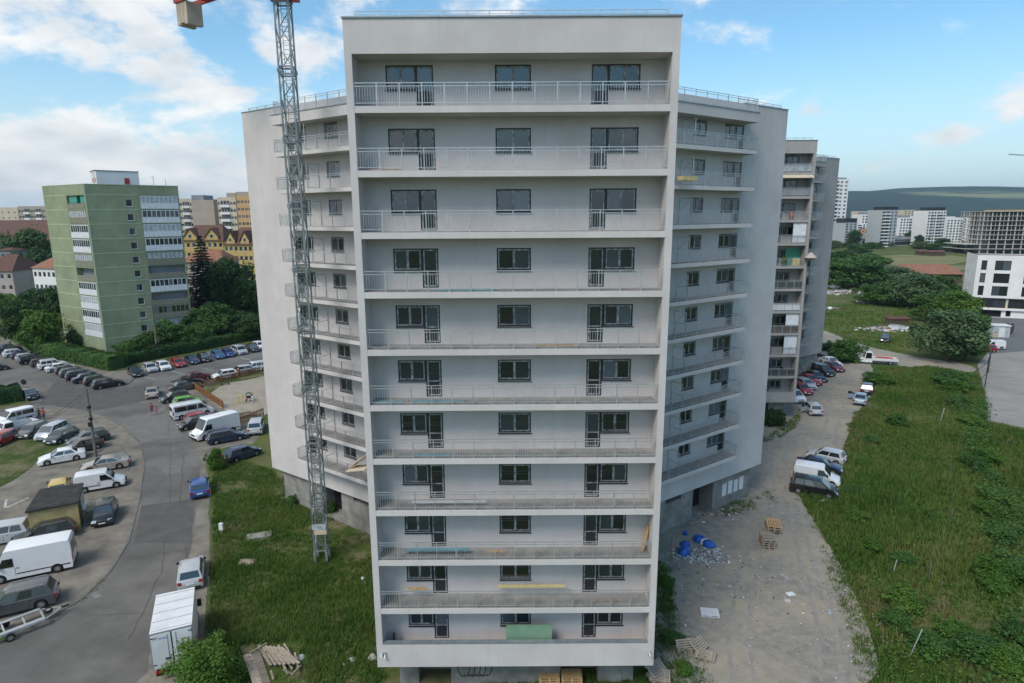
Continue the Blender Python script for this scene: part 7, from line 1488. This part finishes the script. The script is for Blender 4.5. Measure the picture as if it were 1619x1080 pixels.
# scrap heaps in the meadow and behind the thicket
for x, y, sx, sy, n, sd in ((1405, 521, 3.5, 1.6, 160, 7), (1318, 488, 1.2, 0.8, 40, 8), (1330, 462, 7, 4, 260, 9), (1400, 478, 5, 2, 120, 10)): rubble('scrap_heap', x, y, n, (sx, sy), ['wood', 'white', 'bark', 'greywall', 'pinkwall'], sd, 0.15, 0.7)
SCG = 'wrecks and containers in the scrap yard'
for i, (x, y, col) in enumerate(((1312, 446, WHITE), (1320, 444, GREEN), (1328, 450, BLACK), (1318, 456, WHITE), (1310, 452, SILVER))): vehicle(['small_van', 'hatch', 'suv', 'small_van', 'hatch'][i], col, x, y, rad(40 * i), ['white van among the scrap beside the older block, upper one', 'green car among the scrap heaps', 'black car among the scrap heaps', 'white van among the scrap, lower one', 'silver car half hidden by the older block at the scrap heaps'][i], SCG)
for i, (x, y) in enumerate(((1413, 522), (1420, 521))): c = G(x, y); m = MB(); m.box((-0.8, -0.6, 0), (0.8, 0.6, 1.3 - 0.3 * i), M['white']); m.box((-0.85, -0.65, 1.302 - 0.3 * i), (0.85, 0.65, 1.36 - 0.3 * i), M['greywall']); m.build('scrap_cabinet', None, c, 0.3 * i, label=['white discarded cabinet in the scrap heap on the meadow, left one', 'lower white cabinet in the scrap heap on the meadow, right one'][i], cat='cabinet')
c = G(1418, 512); m = MB(); m.box((-2.4, -1, 0), (2.4, 1, 1.3), M['bark']); m.hexa([(-2.6, -1.2, 1.302), (2.6, -1.2, 1.302), (2.6, 1.2, 1.302), (-2.6, 1.2, 1.302), (-2.6, -1.2, 1.4), (2.6, -1.2, 1.4), (2.6, 1.2, 1.8), (-2.6, 1.2, 1.8)], M['tile_brown']); m.build('shack', None, c, label='low dark shack behind the scrap heap on the meadow', cat='shack')
# things left on the balconies of the unfinished tower
YB = 30.6; zf = lambda k: slab(k) + 0.32
def bal(px0, px1, k, d, w, t, mat, label, dz=0.04, tilt=0.0, name='plank'):
    f = (YB + d) * math.cos(PITCH) - (zf(k) - CAM_H) * math.sin(PITCH); x0 = (px0 - 811) / FOC * f; x1 = (px1 - 811) / FOC * f
    return plank((x0, YB + d, zf(k) + dz), (x1, YB + d + tilt, zf(k) + dz), w, t, mat, label, name=name)
bal(652, 768, 4, 0.5, 0.12, 0.08, 'white', 'long white profile lying on the fourth balcony from the bottom', 0.25)
bal(640, 742, 3, 0.6, 0.3, 0.08, 'bluesheet', 'long blue panel on the third balcony from the bottom', 0.3); bal(770, 800, 3, 0.8, 0.14, 0.06, 'newwood', 'short timber on the third balcony from the bottom')
bal(785, 893, 2, 0.9, 0.14, 0.1, 'osb', 'long yellow timber on the lowest railed balcony', 0.75); bal(645, 675, 2, 0.95, 0.14, 0.08, 'newwood', 'brown batten by the left door of the lowest railed balcony', 0.6)
bal(655, 712, 5, 0.45, 0.3, 0.06, 'bluesheet', 'blue sheet lying on the fifth balcony from the bottom'); bal(655, 735, 6, 0.5, 0.35, 0.06, 'bluesheet', 'blue sheet lying on the sixth balcony from the bottom'); bal(590, 640, 6, 0.4, 0.3, 0.06, 'bluesheet', 'second blue sheet near the left end of the sixth balcony')
bal(845, 918, 7, 0.7, 0.16, 0.06, 'newwood', 'timber board lying on the seventh balcony from the bottom'); bal(690, 760, 7, 0.6, 0.16, 0.05, 'wood', 'grey board left on the seventh balcony from the bottom'); bal(690, 790, 8, 0.4, 0.3, 0.06, 'bluesheet', 'blue sheet on the eighth balcony from the bottom')
bal(590, 640, 10, 0.5, 0.2, 0.06, 'newwood', 'brown board at the left end of the tenth balcony'); bal(945, 970, 11, 0.5, 0.2, 0.06, 'bluesheet', 'blue sheet below the right window of the topmost balcony'); bal(670, 720, 4, 0.95, 0.16, 0.05, 'newwood', 'brown board behind the white profile on the fourth balcony')
bal(930, 985, 2, 0.6, 0.14, 0.05, 'wood', 'short board by the right door of the lowest railed balcony')
m = MB(); m.hexa([(-0.16, -0.02, 0), (0.16, -0.02, 0), (0.16, 0.02, 0), (-0.16, 0.02, 0), (-0.16, 0.28, 1.5), (0.16, 0.28, 1.5), (0.16, 0.32, 1.5), (-0.16, 0.32, 1.5)], M['newwood']); m.build('leaning_board', None, (7.05, 31.4, zf(3)), rad(-80), label='narrow board leaning in the right corner of the third balcony', cat='board')
m = MB(); m.box((-1.28, -0.03, 0), (1.28, 0.03, 1.45), M['greenboard']); q = m.build('green_board', None, (0.86, 31.05, zf(1)), label='large green board standing on the ground floor balcony of the tower', cat='board'); q.rotation_euler = (rad(-6), 0, 0)
m = MB(); m.box((-0.05, -0.05, 0), (0.05, 0.05, 0.9), M['frame']); m.build('steel_post', None, (-6.75, 31.3, zf(1)), label='short dark post at the left end of the ground floor balcony', cat='post')
a = AT(1097, 277, 48.8); plank((12.2, 46.6, 29.55), (13.5, 47.45, 29.55), 0.5, 0.3, 'osb', 'yellow timber board sticking out of the second right wing balcony from the top')
P0 = AT(553, 742, 46.5); P1 = AT(582, 722, 45.5); m = MB(); m.hexa([(0, -0.6, 0), (1.7, -0.6, 0.35), (1.7, 0.6, 0.35), (0, 0.6, 0), (0, -0.6, 0.08), (1.7, -0.6, 0.43), (1.7, 0.6, 0.43), (0, 0.6, 0.08)], M['cream']); q = m.build('loading_board', None, P0, rad(-18), label='pale loading platform sticking out beside the tower at a lower left wing balcony', cat='board'); 
q = MB(); q.bar((0, 0, 0), (1.7, -0.4, 1.3), 0.9, 0.06, M['cream']); q.build('loading_board', None, P0 + Vector((0.15, 0.2, 0.2)), rad(-18), label='slanting pale sheet above the loading platform beside the tower', cat='board')
m = MB(); m.tube((0, 0, 0), (0, -0.3, 0.05), 0.06, M['white'], n=10); m.tube((0.15, 0, -0.1), (0.2, -0.25, -0.15), 0.05, M['white'], n=10); m.box((-0.1, -0.04, -0.15), (0.25, 0.0, 0.1), M['galv']); m.build('security_camera', None, (-7.3, 30.59, 3.25), label='small white security cameras on the lower left corner of the tower', cat='camera')
m = MB(); m.tube((0, 0, 0), (0, -0.3, 0.05), 0.05, M['white'], n=10); m.box((-0.08, -0.04, -0.1), (0.1, 0.0, 0.1), M['galv']); m.build('security_camera', None, (7.5, 30.59, 3.2), label='small security camera on the lower right corner of the tower', cat='camera')
# graffiti on the plinth, one flat stroke per letter
gf = MB(); yy = 32.2 - 0.056; 
def stroke(pts, w=0.05):
    for a, c in zip(pts, pts[1:]): gf.bar((-3.3 + a[0] * 0.76, yy, a[1] - 0.5), (-3.3 + c[0] * 0.76, yy, c[1] - 0.5), 0.006, w, M['black'], (0.01, 0, 1))
arcp = lambda cx, cz, rx, rz_, a0, a1, n=9: [(cx + rx * math.cos(rad(a0 + (a1 - a0) * i / n)), cz + rz_ * math.sin(rad(a0 + (a1 - a0) * i / n))) for i in range(n + 1)]
x0 = 0.0
stroke([(x0, 2.3), (x0 + 0.05, 1.75)] + arcp(x0 + 0.4, 1.75, 0.4, 0.75, 180, 280)); stroke(arcp(x0 + 0.35, 1.95, 0.3, 0.4, 40, 200))
for i in range(4): stroke(arcp(x0 + 0.62 + i * 0.42, 1.85, 0.32, 0.85, 85, -75)); stroke(arcp(x0 + 0.75 + i * 0.42, 1.2, 0.3, 0.2, 200, 340))
stroke(arcp(x0 + 2.3, 1.75, 0.36, 0.72, 100, -95)); stroke([(x0 + 0.45, 1.02), (x0 + 0.6, 1.0)]); stroke([(x0 + 0.3, 0.95), (x0 + 0.34, 0.93)])
gf.build('graffiti', block)
# posters and insulation on the right basement
WRF = Frame((24.0 - 19.9 * 0.819, 57.0 - 19.9 * 0.573), (0.819, 0.573)); uu = lambda u: 19.9 - u
m = MB(); WRF.box(m, uu(5.9), uu(1.0), -0.44, -0.36, 3.0, 3.75, M['osb']); m.build('insulation_strip', block)
for i in range(4):
    m = MB(); u = uu(5.2 - i * 0.85); WRF.box(m, u, u + 0.62, -0.446, -0.43, 1.15, 2.35 + 0.1 * (i % 2), M['white']); m.build('poster', block)
# ------------------------------------------------------------------ the lived-in balconies of the older block (right half of its tower)
OX, OY = 29.85, 49.4 + 30.6
def on_old(k, u0, u1, d0, d1, z0, z1, mat, name, label, cat):
    z = slab(k) + 0.32; m = MB(); m.box((-7.585 + u0, d0, z0), (-7.585 + u1, d1, z1), M[mat]); return m.build(name, None, (OX, OY, z), label=label, cat=cat)
lv = ['bottom', 'second', 'third', 'fourth', 'fifth', 'sixth', 'seventh', 'eighth', 'ninth', 'tenth', 'top']
for k, mat in ((10, 'greywall'), (6, 'frame'), (5, 'white'), (4, 'bark'), (11, 'curtain'), (2, 'frame')): on_old(k, 10.2, 14.95, 0.10, 0.13, 0.06, 0.92, mat, 'balcony_screen', 'privacy screen fixed inside the railing on the %s storey balcony of the older block' % lv[k - 1], 'screen')
for k in (8, 4, 3): on_old(k, 13.3, 14.95, 0.18, 0.22, 0.95 if k == 4 else 0.05, 2.5, 'pvc', 'roller_blind', 'white blind hanging at the right end of the %s storey balcony of the older block' % lv[k - 1], 'blind')
m = MB(); a = slab(11)
for i in range(14): m.hexa([(2.9 + i * 0.33, -0.55, -0.35), (3.2 + i * 0.33, -0.55, -0.35), (3.2 + i * 0.33, 0.0, -0.02), (2.9 + i * 0.33, 0.0, -0.02), (2.9 + i * 0.33, -0.55, -0.28), (3.2 + i * 0.33, -0.55, -0.28), (3.2 + i * 0.33, 0.0, 0.05), (2.9 + i * 0.33, 0.0, 0.05)], M['cream'])
m.build('awning', None, (OX, OY, a - 0.06), label='pale striped awning under the top balcony of the older block', cat='awning')
for k, u, mt in ((7, 11.2, 'lightbush'), (7, 12.8, 'bush'), (5 - 1, 10.9, 'bush'), (3, 10.5, 'bush'), (3, 13.8, 'darkbush')) + ((4, 11.5, 'bush'),): tree(mt, 0, 0, 1.3, 1.1, '%s leafy potted plant on the %s storey balcony of the older block' % ('right' if u > 12 or (k == 4 and u > 11.2) else 'left', lv[k - 1]), 'potted plants on the older block', 'potted_plant', 'plant', z=slab(k) + 0.33, world=(OX - 7.585 + u, OY + 0.65, 0))
for k, u, mt in ((9, 13.2, 'red'), (11, 11.0, 'black'), (11, 14.0, 'black'), (3, 11.6, 'wood'), (8, 11.5, 'black'), (2, 13.6, 'black')):
    T = thing('balcony_chair', 'small chair on the %s storey balcony of the older block, %s one' % (lv[k - 1], 'right' if u > 13.5 else 'left'), 'chair', (OX - 7.585 + u, OY + 0.7, slab(k) + 0.33)); m = MB(); m.box((-0.25, -0.25, 0.4), (0.25, 0.25, 0.46), M[mt]); m.build('seat', T); m = MB(); m.box((-0.25, 0.2, 0.462), (0.25, 0.25, 0.95), M[mt]); m.build('backrest', T)
    for sx in (-0.22, 0.22):
        for sy in (-0.22, 0.22): m = MB(); m.box((sx - 0.02, sy - 0.02, 0), (sx + 0.02, sy + 0.02, 0.398), M[mt]); m.build('leg', T)
on_old(7, 13.0, 14.9, 1.25, 1.29, 0.1, 2.2, 'teal', 'painted_panel', 'blue green painted panel at the back of the seventh storey balcony of the older block', 'panel'); on_old(7, 13.9, 14.8, 0.9, 1.2, 0.0, 0.9, 'bollardy' if False else 'osb', 'toy_box', 'yellow toy box on the seventh storey balcony of the older block', 'box')
T = thing('parasol', 'closed round pink parasol held out at the corner of the older block', 'parasol', (OX + 7.9, OY - 0.5, slab(7) + 0.3)); m = MB(); m.tube((0, 0, -1.2), (0, 0, 1.4), 0.04, M['frame'], n=6); m.build('pole', T); m = MB(); m.tube((0, 0, 1.1), (0, 0, 1.75), 0.75, M['pinkwall'], 0.15, 14); m.tube((0, 0, 0.9), (0, 0, 1.1), 0.45, M['pinkwall'], 0.75, 14); m.build('canopy', T)

# ------------------------------------------------------------------ people
def person(x, y, h, label, shirt, trousers, pose='walk', rz=0.0, hairlen=1.0, skirt=False):
    c = G(x, y); s = h / 1.75; bm = bmesh.new(); sl = bm.verts.layers.skin.verify(); V = {}
    def v(k, p, r, ry=None): q = bm.verts.new(Vector(p) * s); q[sl].radius = (r * s, (ry or r) * s); V[k] = q; return q
    def e(*ks):
        for a, b in zip(ks, ks[1:]): bm.edges.new((V[a], V[b]))
    st = 0.16 if pose == 'walk' else 0.03; crouch = pose == 'crouch'; hz = 0.45 if crouch else 0.93
    v('pel', (0, 0, hz), 0.15, 0.11); v('wst', (0.02 if not crouch else 0.08, 0, hz + 0.2), 0.125, 0.10); v('chs', (0.02 if not crouch else 0.16, 0, hz + 0.40), 0.165, 0.115); v('nkb', (0.01 if not crouch else 0.2, 0, hz + 0.53), 0.075); v('nk', (0.02 if not crouch else 0.22, 0, hz + 0.59), 0.055); v('hd', (0.04 if not crouch else 0.26, 0, hz + 0.69), 0.09, 0.085); v('hdt', (0.03 if not crouch else 0.26, 0, hz + 0.79), 0.075)
    e('pel', 'wst', 'chs', 'nkb', 'nk', 'hd', 'hdt')
    for sg, n in ((1, 'l'), (-1, 'r')):
        f = st * sg; v('hip' + n, (0, sg * 0.10, hz - 0.05), 0.10); v('kn' + n, (f * 0.7 + 0.03 if not crouch else 0.38, sg * 0.11, 0.50 if not crouch else 0.5), 0.062); v('an' + n, (f - 0.02, sg * 0.11, 0.09), 0.042); v('ft' + n, (f + 0.17, sg * 0.125, 0.035), 0.036); e('pel', 'hip' + n, 'kn' + n, 'an' + n, 'ft' + n)
        b = 0 if not crouch else 0.17; v('sh' + n, (0.01 + b, sg * 0.19, hz + 0.47), 0.062); v('el' + n, (-f * 0.5 + b, sg * 0.26, hz + 0.2), 0.045); v('wr' + n, (-f * 0.9 + 0.08 + b * 1.8, sg * 0.25, hz - 0.02), 0.033); v('hn' + n, (-f * 0.95 + 0.11 + b * 1.9, sg * 0.245, hz - 0.11), 0.036, 0.022); e('chs', 'sh' + n, 'el' + n, 'wr' + n, 'hn' + n)
    V['pel'][sl].use_root = True; me = bpy.data.meshes.new('body'); bm.to_mesh(me); bm.free(); o = bpy.data.objects.new('tmp', me); COL.objects.link(o); o.modifiers.new('skin', 'SKIN'); sb = o.modifiers.new('sub', 'SUBSURF'); sb.levels = 1; sb.render_levels = 1
    dg = bpy.context.evaluated_depsgraph_get(); m2 = bpy.data.meshes.new_from_object(o.evaluated_get(dg)); bpy.data.objects.remove(o); m2.materials.clear()
    sm = plain('shirt', shirt, 0.9); tm = plain('trousers', trousers, 0.9)
    for q in (sm, tm, M['skin'], M['black']): m2.materials.append(q)
    for p in m2.polygons:
        z = p.center.z / s; ay = abs(p.center.y) / s; p.use_smooth = True
        p.material_index = 2 if z > hz + 0.55 or (ay > 0.2 and z < hz + 0.28) else (0 if z > hz + 0.02 else (3 if z < 0.07 else (2 if (skirt and z < 0.5) else 1)))
    T = thing('person', label, 'person', (c.x, c.y, 0.03), rz); link('body', m2, T)
    hb = bmesh.new(); bmesh.ops.create_icosphere(hb, subdivisions=2, radius=0.112 * s); hx = 0.02 if not crouch else 0.24
    for q in hb.verts: q.co = Vector((q.co.x * 1.05 + (hx - 0.018) * s, q.co.y, (q.co.z * (1.0 if q.co.z > 0 else hairlen) + (hz + 0.755) * s)))
    hm = bpy.data.meshes.new('hair'); hb.to_mesh(hm); hb.free(); hm.materials.append(M['hair']); link('hair', hm, T); return T
person(241, 657, 1.75, 'man in a red top and blue shorts walking across the junction', (0.28, 0.04, 0.05), (0.06, 0.09, 0.16), 'walk', rad(120), skirt=True)
person(248, 656, 1.25, 'child in pink walking beside the man in the red top', (0.45, 0.12, 0.16), (0.4, 0.12, 0.16), 'walk', rad(110), 1.4, True)
person(108, 606, 1.75, 'person in black walking along the row of dark cars', (0.012, 0.012, 0.014), (0.012, 0.012, 0.016), 'walk', rad(200))
person(63, 664, 1.7, 'dark haired person in dark clothes behind the silver blue people carrier', (0.03, 0.03, 0.04), (0.03, 0.03, 0.05), 'stand', rad(100))
person(70, 664, 1.7, 'person in a red top behind the silver blue people carrier', (0.35, 0.06, 0.05), (0.05, 0.06, 0.09), 'stand', rad(80))
person(379, 596, 1.75, 'person in a bright red shirt standing at the playground fence', (0.5, 0.03, 0.03), (0.05, 0.06, 0.1), 'stand', rad(180))
person(390, 637, 1.05, 'small child in pink standing on the sandy playground', (0.5, 0.18, 0.2), (0.3, 0.2, 0.25), 'stand', rad(60))
person(401, 636, 1.6, 'person in white crouching on the sandy playground', (0.65, 0.64, 0.62), (0.5, 0.48, 0.45), 'crouch', rad(150))
c = G(394, 634); T = thing('pushchair', 'black pushchair with a raised hood on the playground', 'pushchair', (c.x, c.y, 0.03), rad(20)); m = MB()
for s in (-0.25, 0.25): m.bar((-0.4, s, 0.15), (0.45, s, 1.0), 0.03, 0.03, M['galv']); m.bar((0.35, s, 0.15), (-0.1, s, 0.8), 0.03, 0.03, M['galv'])
m.build('frame', T); m = MB()
for i in range(6): a0, a1 = rad(20 + i * 25), rad(20 + (i + 1) * 25); m.hexa([(0.5 * math.cos(a0), -0.3, 0.75 + 0.5 * math.sin(a0)), (0.5 * math.cos(a1), -0.3, 0.75 + 0.5 * math.sin(a1)), (0.5 * math.cos(a1), 0.3, 0.75 + 0.5 * math.sin(a1)), (0.5 * math.cos(a0), 0.3, 0.75 + 0.5 * math.sin(a0)), (0.47 * math.cos(a0), -0.3, 0.75 + 0.47 * math.sin(a0)), (0.47 * math.cos(a1), -0.3, 0.75 + 0.47 * math.sin(a1)), (0.47 * math.cos(a1), 0.3, 0.75 + 0.47 * math.sin(a1)), (0.47 * math.cos(a0), 0.3, 0.75 + 0.47 * math.sin(a0))], M['black'])
m.build('hood', T); m = MB(); m.box((-0.35, -0.27, 0.45), (0.4, 0.27, 0.75), M['black']); m.build('seat', T)
for sx in (-0.38, 0.36):
    for s in (-0.27, 0.27): m = MB(); m.tube((sx, s - 0.02, 0.14), (sx, s + 0.02, 0.14), 0.14, M['rubber'], n=12); m.build('wheel', T)
c = G(381, 639); T = thing('play_post', 'yellow play structure with a crossbar on the sandy playground', 'play equipment', (c.x, c.y, 0.02)); yl = plain('play_yellow', (0.55, 0.42, 0.12)); m = MB(); m.tube((-0.35, 0, 0), (-0.3, 0, 1.5), 0.07, yl, n=8); m.tube((0.35, 0, 0), (0.3, 0, 1.4), 0.07, yl, n=8); m.build('post', T); m = MB(); m.tube((-0.5, 0, 1.3), (0.45, 0, 1.25), 0.06, yl, n=8); m.build('crossbar', T)
c = G(356, 609); T = thing('bench', 'small dark bench inside the playground fence', 'bench', (c.x, c.y, 0.02), HC); m = MB(); m.box((-0.7, -0.2, 0.42), (0.7, 0.2, 0.48), M['bark']); m.build('seat', T)
for s in (-0.55, 0.55): m = MB(); m.box((s - 0.05, -0.18, 0), (s + 0.05, 0.18, 0.418), M['frame']); m.build('leg', T)
c = G(386, 658); T = thing('sandpit', 'wooden edged sandpit behind the tall white van', 'sandpit', (c.x, c.y, 0.02), HC)
for a, b in (((-1.2, -0.9), (1.2, -0.9)), ((1.2, -0.9), (1.2, 0.9)), ((1.2, 0.9), (-1.2, 0.9)), ((-1.2, 0.9), (-1.2, -0.9))): m = MB(); m.bar((a[0], a[1], 0.15), (b[0], b[1], 0.15), 0.16, 0.3, M['wood']); m.build('edge_board', T)
c = G(44, 654); m = MB(); m.box((-0.4, -0.02, 0.0), (0.4, 0.02, 0.7), M['cream']); m.build('notice_board', None, (c.x, c.y, 0.02), label='small pale board by the kerb of the dark hedge', cat='board')

# ------------------------------------------------------------------ haze
if HAZE > 0:
    hm = bpy.data.materials.new('haze'); hm.use_nodes = True; nt = hm.node_tree; nt.nodes.clear(); o = nt.nodes.new('ShaderNodeOutputMaterial'); v = nt.nodes.new('ShaderNodeVolumePrincipled'); v.inputs['Density'].default_value = HAZE; v.inputs['Color'].default_value = (0.62, 0.80, 0.98, 1); v.inputs['Anisotropy'].default_value = 0.2; nt.links.new(v.outputs[0], o.inputs['Volume'])
    m = MB(); m.box((-9500, -9500, -1.5), (9500, 9500, 330), hm); h = m.build('haze', kind='stuff'); h.display_type = 'WIRE'
